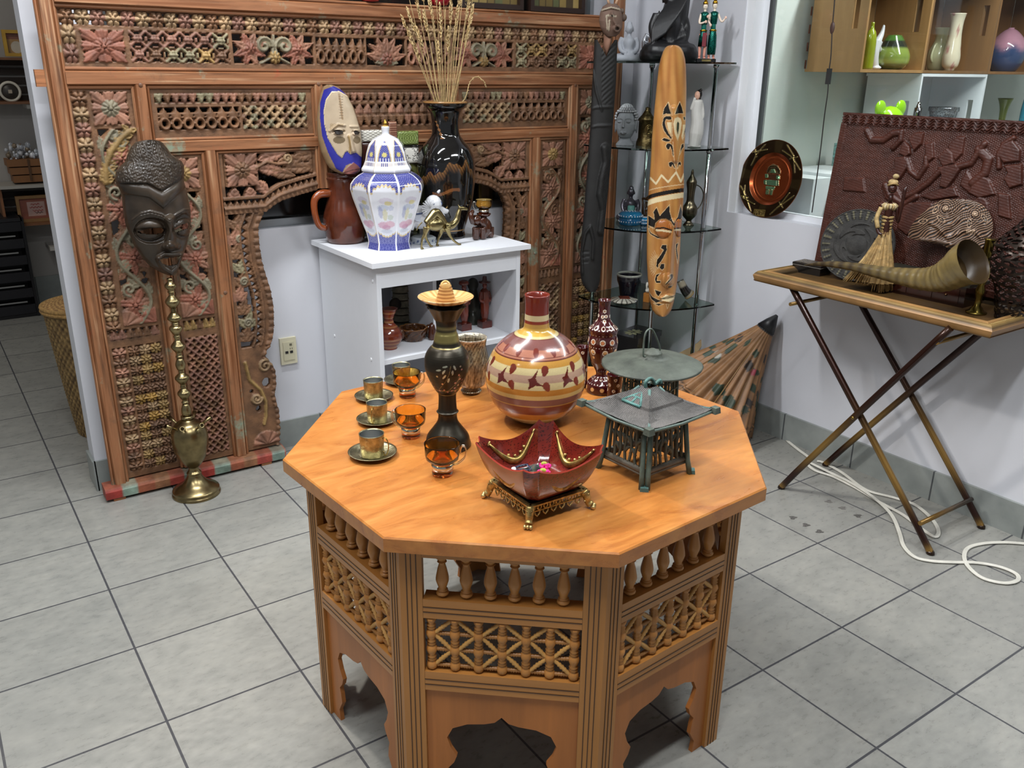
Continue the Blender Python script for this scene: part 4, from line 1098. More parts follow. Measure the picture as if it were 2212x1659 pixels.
    shape(p6([(465,1150),(525,1170),(500,1210),(480,1190)])); shape(p6([(415,1160),(450,1210),(500,1235),(540,1240),(480,1262),(440,1230)])); shape(p6([(455,1262),(545,1270),(500,1285)]))
    shape(p6([(520,1225),(560,1195),(600,1205),(632,1195),(630,1225),(600,1255),(550,1245)]),I); stroke(Cc,X,Y,p6([(520,1225),(575,1222),(632,1200)]),.7,K); shape(p6([(560,1270),(585,1270),(572,1310)]),'a5743a')
    return Cc
m = MB(); relief(m,rows,LPL,LN,96,560,lm_h,lm_c,back=.012)
lmk = m.build('long_carved_mask',painted('varnished_light_wood',.28,var=.1,vs=14,coat=.3)); tag(lmk,'long oval light wood mask with black and cream carving hanging before the glass shelf','mask')
a = LPL(1436,400); m = MB(); m.tube([a,[2.322,.857,a[2]]],.004,'55483a'); m.build('hanging_peg','iron',lmk)
# ---------------------------------------------------------------- things on the octagonal table
def TT(px,py): return onz(px,py,TZ)
def frontrow(B,pf):
    """row of the picture -> height, for the side of a turned thing that faces the aisle"""
    d = CP[:2] - np.array(B[:2]); d /= np.linalg.norm(d); R_,Z_ = [],[]
    for r,z in pf: R_.append(pr([B[0] + d[0] * r,B[1] + d[1] * r,B[2] + z])[1]); Z_.append(z)
    R_,Z_ = np.array(R_),np.array(Z_); o = np.argsort(R_); return lambda py: float(np.interp(py,R_[o],Z_[o]))
def bands(Z,st):
    """st [(z_top_down limits, colour)] sorted from top"""
    Cc = np.zeros(Z.shape + (3,)); Cc[:] = lin(st[-1][1])
    for z,c in st[::-1][1:] if False else []: pass
    prev = 9
    for z,c in st: Cc[(Z <= prev) & (Z > z)] = lin(c); prev = z
    return Cc
def face_th(B): return math.atan2(CP[1] - B[1],CP[0] - B[0])
def wrapd(a): return np.mod(a + PI,2 * PI) - PI

# brass cups on saucers
def make_cup():
    t = empty('brass_cup',(0,0,0))
    m = MB(); m.lathe([(.010,.0),(.0225,.0005),(.0235,.003),(.0240,.020),(.0250,.047),(.0255,.049),(.0246,.049),(.0236,.046)],'b3ab88',36,caps=False)
    m.build('cup_body','brassd',t)
    m = MB(); m.lathe([(.0236,.047),(.0228,.010),(.020,.004),(.0003,.0035)],'d4d6d6',32,caps=False); m.build('tinned_lining',painted('tinned_steel',.22,1.,.05),t)
    m = MB(); P = [(.0245,0,.040),(.029,0,.043),(.034,0,.038),(.0365,0,.026),(.034,0,.012),(.029,0,.004),(.0265,0,.006),(.025,0,.013)]
    m.tube(sp(P,4),.0011,'b79c58',6); m.build('wire_handle','brass',t)
    return t
def make_saucer():
    m = MB(); m.lathe([(.016,0),(.020,.0015),(.030,.003),(.046,.0085),(.050,.0105),(.0505,.0112),(.046,.0098),(.030,.0045),(.023,.0030),(.0225,.0044),(.021,.0030),(.0003,.0030)],'a8a283',48,caps=False)
    return m.build('brass_saucer','brassd')
cups = [((805,984),(804,990),-.9,1.08,'nearest engraved brass coffee cup, handle turned towards the front'),((815,911),(817,913),-2.4,1.0,'engraved brass coffee cup with its curled dark handle facing left'),
        ((808,861),(807,860),1.7,1.0,'engraved brass coffee cup, third from the front, handle hidden behind'),((868,826),(867,822),.9,.97,'farthest engraved brass coffee cup, partly behind an amber glass')]
sauc = ['nearest engraved brass saucer at the left edge of the octagonal table','brass saucer under the cup with the curled dark handle','brass saucer under the third coffee cup from the front','farthest brass saucer, half hidden behind an amber glass']
c0 = s0 = None
for i,(a,b,hr,k,lb) in enumerate(cups):
    if i == 0: s0 = make_saucer(); c0 = make_cup(); s_,c_ = s0,c0
    else: s_,c_ = copy_tree(s0),copy_tree(c0)
    p = TT(*a); put(s_,p); p2_ = onz(b[0],b[1],TZ + .0032); put(c_,(p[0] + (p2_[0] - p[0]) * .3,p[1] + (p2_[1] - p[1]) * .3,TZ + .0032),hr)
    s_.scale = (k * .98,) * 3; c_.scale = (k,) * 3
    tag(s_,sauc[i],'saucer','brass saucers'); tag(c_,lb,'cup','brass coffee cups')
# amber glasses in metal holders
def make_amber():
    t = empty('amber_glass_cup',(0,0,0))
    m = MB(); m.lathe([(.0003,.001),(.019,.0),(.0215,.003),(.021,.020),(.0190,.0265),(.0003,.0270)],'ffffff',40,caps=False); m.build('glass_foot','amberfoot',t)
    m = MB(); m.lathe([(.0003,.0274),(.0190,.0274),(.026,.030),(.033,.036),(.0345,.045),(.0355,.066),(.0357,.0675),(.0342,.066),(.0332,.046),(.031,.038),(.024,.0335),(.0003,.0325)],'ffffff',40,caps=False)
    m.build('glass_bowl','amber',t)
    m = MB(); m.lathe([(.0213,.013),(.0222,.013),(.0222,.026),(.0205,.026)],'d9d4c8',32,caps=False); band = m.build('metal_band','chrome',t)
    m = MB()
    for dy in (-.0035,.0035): m.tube(sp([(.0215,dy * .6,.020),(.030,dy,.022),(.044,dy,.034),(.0475,dy,.048),(.045,dy,.058),(.040,dy,.060),(.037,dy,.055),(.036,dy,.045)],4),.0011,'e0dcd2',6)
    m.build('handle','chrome',band)
    return t
a0 = make_amber(); amb = [((956,1036),-.5,1.05,'nearest amber glass cup in a metal holder, in front of the dark engraved vase'),((888,955),2.2,1.0,'amber glass cup with its metal handle at the back, beside the dark engraved vase'),((880,868),-.2,1.0,'amber glass cup with its metal handle at right, farthest back on the table')]
for i,(a,hr,k,lb) in enumerate(amb):
    o = a0 if i == 0 else copy_tree(a0); p = TT(a[0],a[1] - 12); put(o,p,hr); o.scale = (k,) * 3; tag(o,lb,'glass cup','amber glass cups')

# dark engraved brass vase with sombrero on top
B = TT(968,962)
pf = prof(B,[(960,47),(950,47.5),(938,44),(925,34),(908,22),(892,20.5),(888,24),(884,20.5),(862,19),(848,20),(842,25),(825,35),(800,46),(780,48.5),(765,46),(752,38),(745,31),(738,28),(722,25),(716,22.5),(700,22),(684,26),(668,36),(660,43)])
pf = [(.012,0)] + [(pf[0][0],0)] + pf[1:]
fr = frontrow(B,pf); zt = pf[-1][1]
gold1,gold0 = fr(741),fr(722)
def vcf(T,Z):
    Cc = np.tile(lin('38332a'),Z.shape + (1,)); 
    Cc[(Z > gold1) & (Z < gold0)] = lin('8f8350')
    for r in (700,690,712,865,855,845,755,930,870): Cc[np.abs(Z - fr(r)) < .0008] = lin('8b7d52')
    th = face_th(B)
    def D(row,off,hl,hw,ang,col):
        z0 = fr(row); r0 = np.interp(z0,[p[1] for p in pf],[p[0] for p in pf]); u = wrapd(T - th - off / max(r0,.01)) * r0; v = Z - z0
        c,s = math.cos(ang),math.sin(ang); uu = u * c + v * s; vv = -u * s + v * c
        Cc[(uu / hl) ** 2 + (vv / hw) ** 2 < 1] = lin(col)
    for k in range(2):
        o = k * .16
        for row,off,ang in ((793,-.004,.2),(801,-.018,.2),(804,-.007,1.0),(815,-.006,.9),(822,.003,1.4),(796,.017,2.0),(806,.012,1.6)): D(row,off + o,.0058,.0021,ang,'b9c0ac')
        for row,off,c in ((815,-.022,'c9b98a'),(830,-.010,'c9a88a'),(813,.027,'b98a88'),(802,.034,'b98a88'),(822,.030,'b98a88'),(829,.018,'b98a88'),(835,.026,'b9a088'),(840,.017,'b98a88'),(826,.037,'b98a88'),(845,.010,'b98a88'),(847,.019,'b98a88'),(833,.036,'b98a88'),(795,.031,'b9a088'),(843,.030,'b98a88')): D(row,off + o,.0021,.0021,0,c)
        def stem(row0,o0,row1,o1):
            for t in np.linspace(0,1,26): D(row0 + (row1 - row0) * t,o0 + o + (o1 - o0) * t + .006 * math.sin(PI * t),.0008,.0008,0,'9a8d64')
        stem(792,.008,842,-.018); stem(815,.03,848,-.004)
    return Cc
m = MB(); top = [(pf[-1][0] * .93,zt - .002),(pf[-1][0] * .6,zt - .03)]
P_ = smooth_prof(pf,3); Pz = P_ + top
# fine rows where the inlay is
fine = []
for (r0,z0),(r1,z1) in zip(Pz[:-1],Pz[1:]):
    k = max(1,int(abs(z1 - z0) / .0009)) if z0 > fr(860) and z1 < fr(745) and z1 > z0 else 1
    fine += [(r0 + (r1 - r0) * q / k,z0 + (z1 - z0) * q / k) for q in range(k)]
fine.append(Pz[-1])
def wavy(T,Z): t = sm(Z,zt - .02,zt); return 1 + t * .06 * np.cos(T * 8)
m.lathe(fine,n=260,cf=vcf,rf=wavy,caps=False)
o = m.build('engraved_vase',painted('dark_patinated_brass',.34,.75,.15,vs=20,bmp=.1,bs=40),loc=B); tag(o,'dark engraved brass vase with pale inlaid leaves and dots on the octagonal table','vase')
HB = np.array([B[0],B[1],B[2] + zt + .001]); HP = pr(HB)
m = MB(); R0 = 60 * depth(HB) / FPX
m.lathe([(.006,.0),(R0 * .45,.004),(R0 * .8,.010),(R0,.018),(R0 * 1.01,.0195),(R0 * .97,.0198),(R0 * .7,.012),(R0 * .34,.009)],n=60,cf=lambda T,Z: lerp(lin('cfaa72') + 0 * T[...,None],lin('a8733a') + 0 * T[...,None],np.clip(.5 + .5 * np.sin(T * 26 + 2 * np.sin(T * 5)),0,1) ** 3),caps=False)
m.build('brim','gloss',None)
brim = C.objects[-1]
m = MB(); pfc = []
for i in range(19):
    z = .008 + .040 * i / 18; r = R0 * (.38 - .20 * i / 18) + .0009 * math.sin(i * 2.1); pfc.append((r,z))
m.lathe(pfc + [(R0 * .13,.050),(.0003,.0510)],n=40,cf=lambda T,Z: lerp(lin('8a5426') + 0 * T[...,None],lin('d0a060') + 0 * T[...,None],np.clip(.5 + .5 * np.sin(Z * 900),0,1)))
dv = CP - HB; dv /= np.linalg.norm(dv); m.ell((dv[0] * .004,dv[1] * .004,.044),(.011,.011,.011),'d8b070'); m.tube([(dv[0] * .010 + .006 * math.cos(a) * -dv[1],dv[1] * .010 + .006 * math.cos(a) * dv[0],.046 + .0075 * math.sin(a)) for a in np.linspace(0,2 * PI,14,endpoint=False)],.0018,'b98646',6,closed=True)
hat = empty('ceramic_sombrero',HB,0,'small glazed tan ceramic sombrero resting on top of the dark engraved vase','sombrero'); brim.parent = hat
m.build('crown','gloss',hat)

# speckled mercury glass vase
B = TT(1018,848)
pf = prof(B,[(846,19),(842,23),(838,16),(834,22),(825,32),(800,38),(780,39),(765,36),(752,33),(742,32.5),(733,34),(728,35)])
m = MB(); zt = pf[-1][1]
def mcf(T,Z):
    n = np.sin(T * 47 + Z * 900) * np.sin(T * 31 - Z * 1300 + 2) + np.sin(T * 83 + 400 * Z); n = n + rng.normal(0,.8,Z.shape)
    Cc = lerp(lin('4d3d2a') + 0 * T[...,None],lin('b0a082') + 0 * T[...,None],np.clip(.5 + .3 * n,0,1)); Cc[Z > zt - .006] = lin('cfc6b2'); return Cc
m.lathe([(.02,0)] + smooth_prof(pf,3) + [(pf[-1][0] * .94,zt - .001),(pf[-2][0] * .9,zt - .015),(pf[-5][0] * .93,zt - .07),(.004,.02)],n=110,cf=mcf,caps=False)
o = m.build('mercury_glass_vase',painted('crackled_mercury_glass',.14,.55,.3,vs=120,bmp=.4,bs=200,coat=.6),loc=B); tag(o,'brown speckled mercury glass vase behind the dark engraved vase','vase')

# big striped jug
Cn = onz(1157,812,TZ + .110); B = np.array([Cn[0],Cn[1],TZ])
R0 = 108 * depth(Cn) / FPX
pf = [(.035,0),(.05,.003),(.082,.024)]
for a in np.linspace(-42,62,14): pf.append((R0 * math.cos(math.radians(a)),.110 + (R0 * .99) * math.sin(math.radians(a))))
nk = prof(B,[(742,40),(728,33),(710,28.5),(690,26.5),(665,25.5),(648,26),(640,27.5),(637,27.5)]); nk = [q for q in nk if q[1] > pf[-1][1] + .004]
pf += nk; fr = frontrow(B,pf); zt = pf[-1][1]
def jcf(T,Z):
    st = [(fr(683),'6b2418'),(fr(696),'bfae84'),(fr(702),'7a2e1c'),(fr(712),'a8803e'),(fr(728),'b8903f'),(fr(736),'bfae7c'),(fr(757),'6f4743'),(fr(774),'a06a56'),(fr(776),'5a2620'),(fr(780),'a06a56'),(fr(782),'5a2620'),(fr(797),'b5853c'),(fr(812),'c4b484'),(fr(830),'a98a74'),(fr(845),'c4b484'),(fr(857),'ad7430'),(fr(866),'c0a468'),(fr(879),'72494a'),(fr(881),'b09050'),(fr(897),'6d2218'),(fr(908),'b4803c'),(-1,'c6b890')]
    Cc = bands(Z,st); n = rng.normal(0,.03,Z.shape)[...,None]; Cc = np.clip(Cc * (1 + n),0,1); th = face_th(B)
    rr = np.interp(Z,[p[1] for p in pf[:17]],[p[0] for p in pf[:17]]); zc = fr(822)
    def stamp(th0,z0,pts,col):
        r0 = float(np.interp(z0,[p[1] for p in pf[:17]],[p[0] for p in pf[:17]])); u = wrapd(T - th0) * r0; v = Z - z0; b = (np.abs(u) < .05) & (np.abs(v) < .05) & (np.abs(wrapd(T - th0)) < 1.2)
        ii = np.zeros(T.shape,bool); ii[b] = inpoly(u[b],v[b],pts); Cc[ii] = lin(col)
    drop = lambda L,W,a: [(math.cos(a) * (L * math.cos(t)) - math.sin(a) * (W * math.sin(t) * (1 + .4 * math.cos(t))),math.sin(a) * (L * math.cos(t)) + math.cos(a) * (W * math.sin(t) * (1 + .4 * math.cos(t)))) for t in np.linspace(0,2 * PI,14,endpoint=False)]
    star = [(-.012,.002),(-.004,.004),(.012,.024),(.006,.004),(.010,-.004),(.026,-.014),(.006,-.012),(-.010,-.022),(-.008,-.006)]
    for k in range(9):
        t0 = th - .05 + k * 2 * PI / 9
        stamp(t0,zc,star,'5a1f17'); stamp(t0 + .24,zc + .019,drop(.012,.008,1.3),'6a2a1e'); stamp(t0 + .27,zc - .016,drop(.012,.008,2.0),'74301f')
    for k in range(13): stamp(th + k * 2 * PI / 13,fr(764),drop(.010,.0065,PI / 2),'6a2a20')
    for r in (.0,): Cc[np.abs(Z - fr(735)) < .0006] = lin('5a2620')
    return Cc
fine = []
for (r0,z0),(r1,z1) in zip(pf[:-1],pf[1:]):
    k = max(1,int(abs(z1 - z0) / .0012)); fine += [(r0 + (r1 - r0) * q / k,z0 + (z1 - z0) * q / k) for q in range(k)]
# round the polyline off
F_ = np.array(fine + [pf[-1]]); 
for _ in range(14): F_[1:-1] = (F_[:-2] + F_[1:-1] * 2 + F_[2:]) / 4
m = MB(); m.lathe([tuple(x) for x in F_] + [(pf[-1][0] * .97,zt + .002),(pf[-1][0] * .86,zt),(pf[-1][0] * .80,zt - .02),(pf[-1][0] * .78,zt - .10)],n=420,cf=jcf,caps=False)
o = m.build('painted_jug',painted('burnished_clay',.2,var=.08,vs=10,coat=.35),loc=B); tag(o,'large round striped clay jug with long red neck and painted stars','jug')

# dark red lacquered bottle and tumblers with dotted flowers
def floral(B,pf,rows,fr,base='3d0f12',dots=True):
    def cf(T,Z):
        Cc = np.tile(lin(base),Z.shape + (1,)); zs = [p[1] for p in pf]; rs = [p[0] for p in pf]; th = face_th(B)
        for row,n_,r,kind,ph in rows:
            z0 = fr(row); r0 = float(np.interp(z0,zs,rs)); I = np.round(wrapd(T - th - ph) / (2 * PI / n_)); u = (wrapd(T - th - ph) - I * 2 * PI / n_) * r0; v = Z - z0; q = np.hypot(u,v); a = np.arctan2(v,u)
            if kind == 'disc': Cc[q < r * .62] = lin('b06a3c')
            if kind == 'fill': Cc[q < r * .9] = lin('c99a62')
            if kind in ('disc','ring'): Cc[(np.abs(q - r * .85) < r * .17) & (np.abs(np.sin(a * 7)) > .45)] = lin('e8ddc8')
            if kind == 'fl': Cc[(np.abs(q - r * .7) < r * .28) & (np.abs(np.sin(a * 3)) > .35)] = lin('e8ddc8'); Cc[q < r * .3] = lin('b06a3c')
            if kind == 'line': Cc[(np.abs(v + r * np.cos(I * PI) * .3 - np.abs(u) * .3) < .0008)] = lin('e0d4c0')
            if kind == 'dots': Cc[q < r] = lin('ece4d4')
        return Cc
    return cf
def fine_prof(pf,step=.001,sm_=6):
    f = []
    for (r0,z0),(r1,z1) in zip(pf[:-1],pf[1:]):
        k = max(1,int(math.hypot(z1 - z0,r1 - r0) / step)); f += [(r0 + (r1 - r0) * q / k,z0 + (z1 - z0) * q / k) for q in range(k)]
    F_ = np.array(f + [pf[-1]])
    for _ in range(sm_): F_[1:-1] = (F_[:-2] + F_[1:-1] * 2 + F_[2:]) / 4
    return [tuple(x) for x in F_]
B = TT(1297,845)
pf = [(.01,0)] + [(31 * depth(B) / FPX,0)] + prof(B,[(838,32),(826,31),(816,22),(811,12),(806,11),(800,13),(780,24),(755,31),(738,33),(728,31),(722,29),(716,31),(708,32),(700,22),(690,14),(672,12),(658,12),(650,14),(647,14)])
fr = frontrow(B,pf); zt = pf[-1][1]
m = MB(); m.lathe(fine_prof(pf,.0011,8) + [(pf[-1][0] * .75,zt - .001),(pf[-1][0] * .6,zt - .05)],n=230,cf=floral(B,pf,[(742,9,.0075,'disc',0),(762,7,.0062,'fill',.2),(764,7,.0075,'ring',.2),(775,7,.004,'fill',.2),(716,22,.0013,'dots',0),(711,10,.005,'ring',0),(841,9,.006,'fill',.1),(833,26,.0011,'dots',0),(673,4,.005,'fl',.1),(684,4,.005,'fl',.35),(695,4,.005,'fl',.1),(685,4,.005,'fl',-.2),(754,30,.0011,'dots',0),(728,24,.0009,'dots',0),(820,12,.003,'ring',0)],fr),caps=False)
o = m.build('lacquered_bottle','gloss',loc=B); tag(o,'dark red lacquered bottle with narrow neck and white dotted flowers','bottle')
def tumbler(px,py,hw,row_t,lb,flowers):
    B = TT(px,py); r = hw * depth(B) / FPX; zt = zat(B,row_t); pf = [(.004,0),(r * .92,0),(r * .93,.004),(r * .86,zt * .5),(r,zt)]; fr = frontrow(B,pf)
    m = MB(); m.lathe(fine_prof(pf,.0012,3) + [(r * .9,zt - .001),(r * .8,zt * .5),(.001,.006)],n=130,cf=floral(B,pf,flowers,fr),caps=False)
    o = m.build('lacquered_tumbler','gloss',loc=B); tag(o,lb,'tumbler','dark red lacquered tumblers')
tumbler(1326,864,17.5,808,'dark red dotted tumbler in front of the lacquered bottle',[(822,5,.0045,'fl',.1),(834,5,.0045,'fl',.5),(845,5,.0045,'fl',-.1)])
tumbler(1256,835,13.5,748,'dark red dotted tumbler between the striped jug and the lacquered bottle',[(762,5,.0045,'fl',.0),(790,5,.0045,'fl',.3),(800,5,.0045,'fl',-.2)])
tumbler(1349,848,9,829,'small dark red cup between the dotted bottle and the green lanterns',[(838,6,.003,'ring',0)])

# green iron lantern with a round hat-like roof
LC = onz(1408,786,.812); B = np.array([LC[0],LC[1],TZ])
ln = empty('round_roof_lantern',B,.35,'verdigris iron lantern with wide round hat-like roof and wire handle','lantern')
zr = .812 - TZ; rr = 109 * depth(LC) / FPX
m = MB(); m.lathe([(rr * .99,zr - .003),(rr,zr),(rr * .97,zr + .002),(rr * .6,zr + .012),(rr * .35,zr + .017),(rr * .19,zr + .019),(rr * .19,zr + .027),(rr * .17,zr + .030),(rr * .05,zr + .038),(.0003,zr + .0385)],'464b42',72,rf=lambda T,Z: 1 + .012 * np.sin(T * 5) * (Z < zr + .01),caps=False)
m.lathe([(rr * .99,zr - .003),(rr * .5,zr + .006),(.0003,zr + .008)],'3c443c',72,caps=False); m.build('roof','iron',ln)
m = MB(); h0 = zr + .024; a_ = -.2
ca,sa = math.cos(a_),math.sin(a_); hp = [(-.026,h0),(-.034,h0 + .003),(-.036,h0 + .02),(-.034,h0 + .052),(-.024,h0 + .064),(-.008,h0 + .062),(.010,h0 + .040),(.026,h0 + .012),(.027,h0 + .002),(.022,h0)]
m.tube(sp([(x * ca,x * sa,z) for x,z in hp],5),.0022,'5a645a',8); m.build('handle','iron',ln)
hb = 60 * depth(B) / FPX
m = MB()
m.lathe([(.004,.018),(hb,.018),(hb * 1.04,.021),(hb,.026)],'566358',6); m.lathe([(hb * .9,zr - .008),(hb * .9,zr + .004)],'566358',6)
for k in range(6):
    a = k * PI / 3; m.tube([(hb * math.cos(a),hb * math.sin(a),.0),(hb * .97 * math.cos(a),hb * .97 * math.sin(a),.02),(hb * .9 * math.cos(a),hb * .9 * math.sin(a),zr)],.0045,'5a675c',6)
    b = (k + 1) * PI / 3; pa,pb = np.array([math.cos(a),math.sin(a)]) * hb * .95,np.array([math.cos(b),math.sin(b)]) * hb * .95
    for t in (.25,.5,.75): q = pa + (pb - pa) * t; m.tube([(q[0],q[1],.024),(q[0] * .96,q[1] * .96,zr)],.0022,'5a675c',5)
    for z in (.045,.068,.092,.115): m.tube([(pa[0],pa[1],z),(pb[0],pb[1],z)],.0022,'5a675c',5)
m.build('pierced_body','iron',ln)

# green iron lantern shaped like a temple
pg = empty('temple_roof_lantern',(.91,-.61,TZ),math.radians(3),'verdigris iron lantern shaped like a small temple with flared square roof','lantern')
s2 = math.sqrt(.5)
def corner(k,r): a = PI / 4 + k * PI / 2; return np.array([r * math.cos(a),r * math.sin(a)])
# roof: curved panels with ribs
m = MB(); NU,NV = 141,34; RD = .133; z_e,z_t = .143,.186
for k in range(4):
    A,Bc = corner(k,1),corner(k + 1,1)
    G = np.zeros((NU,NV,3))
    for i in range(NU):
        s = i / (NU - 1)
        for j in range(NV):
            t = j / (NV - 1); rad = RD * (1 - t) + .016 * t; e = A * (1 - s) + Bc * s
            z = z_e + (z_t - z_e) * (t ** 1.55) + .006 * (abs(2 * s - 1) ** 4) * (1 - t) ** 2 + .0011 * (1 if math.sin((2 * s - 1) * rad * .707 * 2 * PI / .0042) > 0 else 0) + (.004 if t > .52 else 0)
            G[i,j] = (e[0] * rad,e[1] * rad,z)
    m.grid(G[::-1],'575350',smooth=False)
    G2 = G.copy(); G2[...,2] -= .006; m.grid(G2,'35332f',smooth=True)
    m.tube([np.r_[corner(k,RD * 1.0),z_e + .004],np.r_[corner(k,RD * .7),z_e + .005],np.r_[corner(k,RD * .42),z_e + .014],np.r_[corner(k,.02),z_t + .002]],.0035,'54706a',6)
    m.tube([np.r_[A * RD,z_e - .001],np.r_[(A + Bc) / 2 * RD,z_e - .006],np.r_[Bc * RD,z_e - .001]],.0035,'5c6a62',6)
    m.box(np.r_[corner(k,RD * 1.03),z_e + .002],(.017,.017,.013),'525a50',rotm('Z',PI / 4 + k * PI / 2 + PI / 4),.85)
roof = m.build('roof','iron',pg)
# little open gable on the front-left slope
m = MB(); a0_,a1_ = corner(2,1),corner(1,1); mid = (a0_ + a1_) / 2; u = (a1_ - a0_) / np.linalg.norm(a1_ - a0_); nrm = mid / np.linalg.norm(mid)
gp = lambda x,d,z: np.r_[u * x + nrm * d,z]
for seg in ([(-.026,.050,.1625),(0,.020,.180)],[(.026,.050,.1625),(0,.020,.180)],[(-.026,.050,.1625),(.026,.050,.1625)],[(0,.050,.1625),(0,.034,.172)],[(0,.034,.172),(-.013,.034,.171)],[(0,.034,.172),(.013,.034,.171)]): m.tube([gp(*seg[0]),gp(*seg[1])],.0032,'4d7872',6)
m.build('gable','iron',roof)
m = MB(); m.tube(sp([(-.010,.0,.186),(-.012,0,.200),(0,0,.206),(.010,0,.200),(.016,0,.190),(.03,.0,.196),(.034,0,.188)],4),.0038,'4d7069',8); m.build('roof_ring','iron',roof)
# walls
m = MB(); b0,b1 = .083,.072
for k in range(4):
    A0_,A1_ = corner(k,b0 * 1.16),corner(k,b1 * 1.05)
    for dd in (-.006,.006):
        tv = np.array([-A0_[1],A0_[0]]) / np.linalg.norm(A0_) * dd
        m.tube([np.r_[A0_ + tv,0],np.r_[corner(k,b0 * 1.08) + tv,.03],np.r_[A1_ + tv,.146]],[.0062,.0056,.005],'5a6a60',6)
    m.box(np.r_[corner(k,b0 * 1.2),.004],(.018,.016,.008),'4f706a',rotm('Z',PI / 4 + k * PI / 2 - PI / 2),.9)
    Bc0,Bc1 = corner(k + 1,b0 * 1.08),corner(k + 1,b1 * 1.05); Ac0 = corner(k,b0 * 1.08)
    at = lambda s,z: np.r_[(Ac0 * (1 - s) + Bc0 * s) * (1 - (z - .03) * .9) * .97,z]
    m.tube([at(0,.034),at(1,.034)],.0055,'625c50',5,flat=1.6); m.tube([at(0,.026),at(1,.026)],.004,'625c50',5); m.tube([at(0,.142),at(1,.142)],.005,'4c5850',5)
    for (s0,s1) in ((.13,.10),(.87,.90)): m.tube([at(s0,.036),at(s1,.142)],.0032,'4c5850',5)
    rg = np.random.default_rng(k + 4)
    for s in (.24,.36,.50,.62,.76):
        pts = [at(s + rg.uniform(-.03,.03),z) for z in np.linspace(.036,.142,6)]; m.tube(sp(pts,3),.0034,'565a4e',5)
        for z in (.058,.080,.105): 
            sd = rg.choice([-1,1]); m.tube([at(s,z),at(s + sd * .06,z + .012),at(s + sd * .13,z + .016)],[.003,.004,.001],'585c50',5)
m.build('pierced_walls','iron',pg)
m = MB(); A = corner(3,b0 * .98); Bc = corner(0,b0 * .98)
for s,z,L in ((.62,.118,.035),(.55,.080,.045)):
    q = (A * (1 - s) + Bc * s); m.box((q[0] + .010,q[1],z),(.012,L,.007),'4b5a53')
m.tube([(A[0] * .25 + Bc[0] * .75 + .016,A[1] * .22 + Bc[1] * .78,.118),(A[0] * .25 + Bc[0] * .75 + .016,A[1] * .22 + Bc[1] * .78,.072)],.0007,'2a2624',5)
m.build('latch','iron',pg)

# footed stand and square bowl
st = empty('footed_stand',(.632,-.608,TZ),math.radians(-1),'antique gold square stand with four paw feet holding the red bowl','stand')
hs = .0915
m = MB(); z1 = .040
for k in range(4):
    A,Bc = corner(k,hs),corner(k + 1,hs); d = (Bc - A) / np.linalg.norm(Bc - A); n2 = np.array([d[1],-d[0]])
    ang = math.atan2(d[1],d[0]); L = np.linalg.norm(Bc - A); mid = (A + Bc) / 2
    m.box(np.r_[mid,z1 - .0015],(L,.010,.003),'c7ab6e',rotm('Z',ang)); m.box(np.r_[mid,z1 - .0145],(L,.003,.002),'b99d60',rotm('Z',ang))
    for q in range(9):
        c = A + d * (L * (q + .5) / 9); ring = [np.r_[c + d * .0045 * math.cos(t),z1 - .0085 + .0045 * math.sin(t)] for t in np.linspace(0,2 * PI,10,endpoint=False)]; m.tube(ring,.0014,'c2a464',5,closed=True)
    for q in range(6):
        c = A + d * (L * (q + .9) / 6.8); m.tube([np.r_[c + d * x,z1 - .0155 - y] for x,y in ((-.006,0),(-.005,.006),(0,.011),(.005,.006),(.006,0))],.0016,'c7ab6e',5)
    for q in range(10): c = A + d * (L * (q + .5) / 10); m.box(np.r_[c,z1 - .0085],(.0012,.002,.011),'ad9054',rotm('Z',ang))
m.box((0,0,z1 - .004),(hs * 1.38,hs * 1.38,.003),'4a3a22'); m.build('pierced_gallery',painted('antique_gold',.38,.85,.4,vs=110),st)
for k in range(4):
    o_ = corner(k,1); m = MB(); P = [np.r_[o_ * .088,.036],np.r_[o_ * .095,.024],np.r_[o_ * .098,.014],np.r_[o_ * .103,.008]]
    m.tube(sp(P,4),list(np.interp(np.linspace(0,1,13),[0,.3,.7,1],[.009,.008,.0065,.008])),'bda265',10)
    tv = np.array([-o_[1],o_[0]])
    for q in (-1,0,1): m.ell(np.r_[o_ * .109 + tv * q * .0055,.0048],(.0052,.0036,.0046),'d0b67a',rotm('Z',PI / 4 + k * PI / 2))
    for q in range(3): m.tube([np.r_[o_ * (.099 - q * .003) + tv * x,.034 - q * .008 + y] for x,y in ((-.007,0),(0,-.006),(.007,0))],.0014,'8a7040',5)
    m.build('paw_foot',painted('antique_gold_foot',.38,.85,.4,vs=110) if k == 0 else bpy.data.materials['antique_gold_foot'],st)
bw = empty('square_bowl',(.632,-.608,TZ + .0402),math.radians(2),'deep red lacquered square bowl with crackled pattern and gold swag ornaments','bowl')
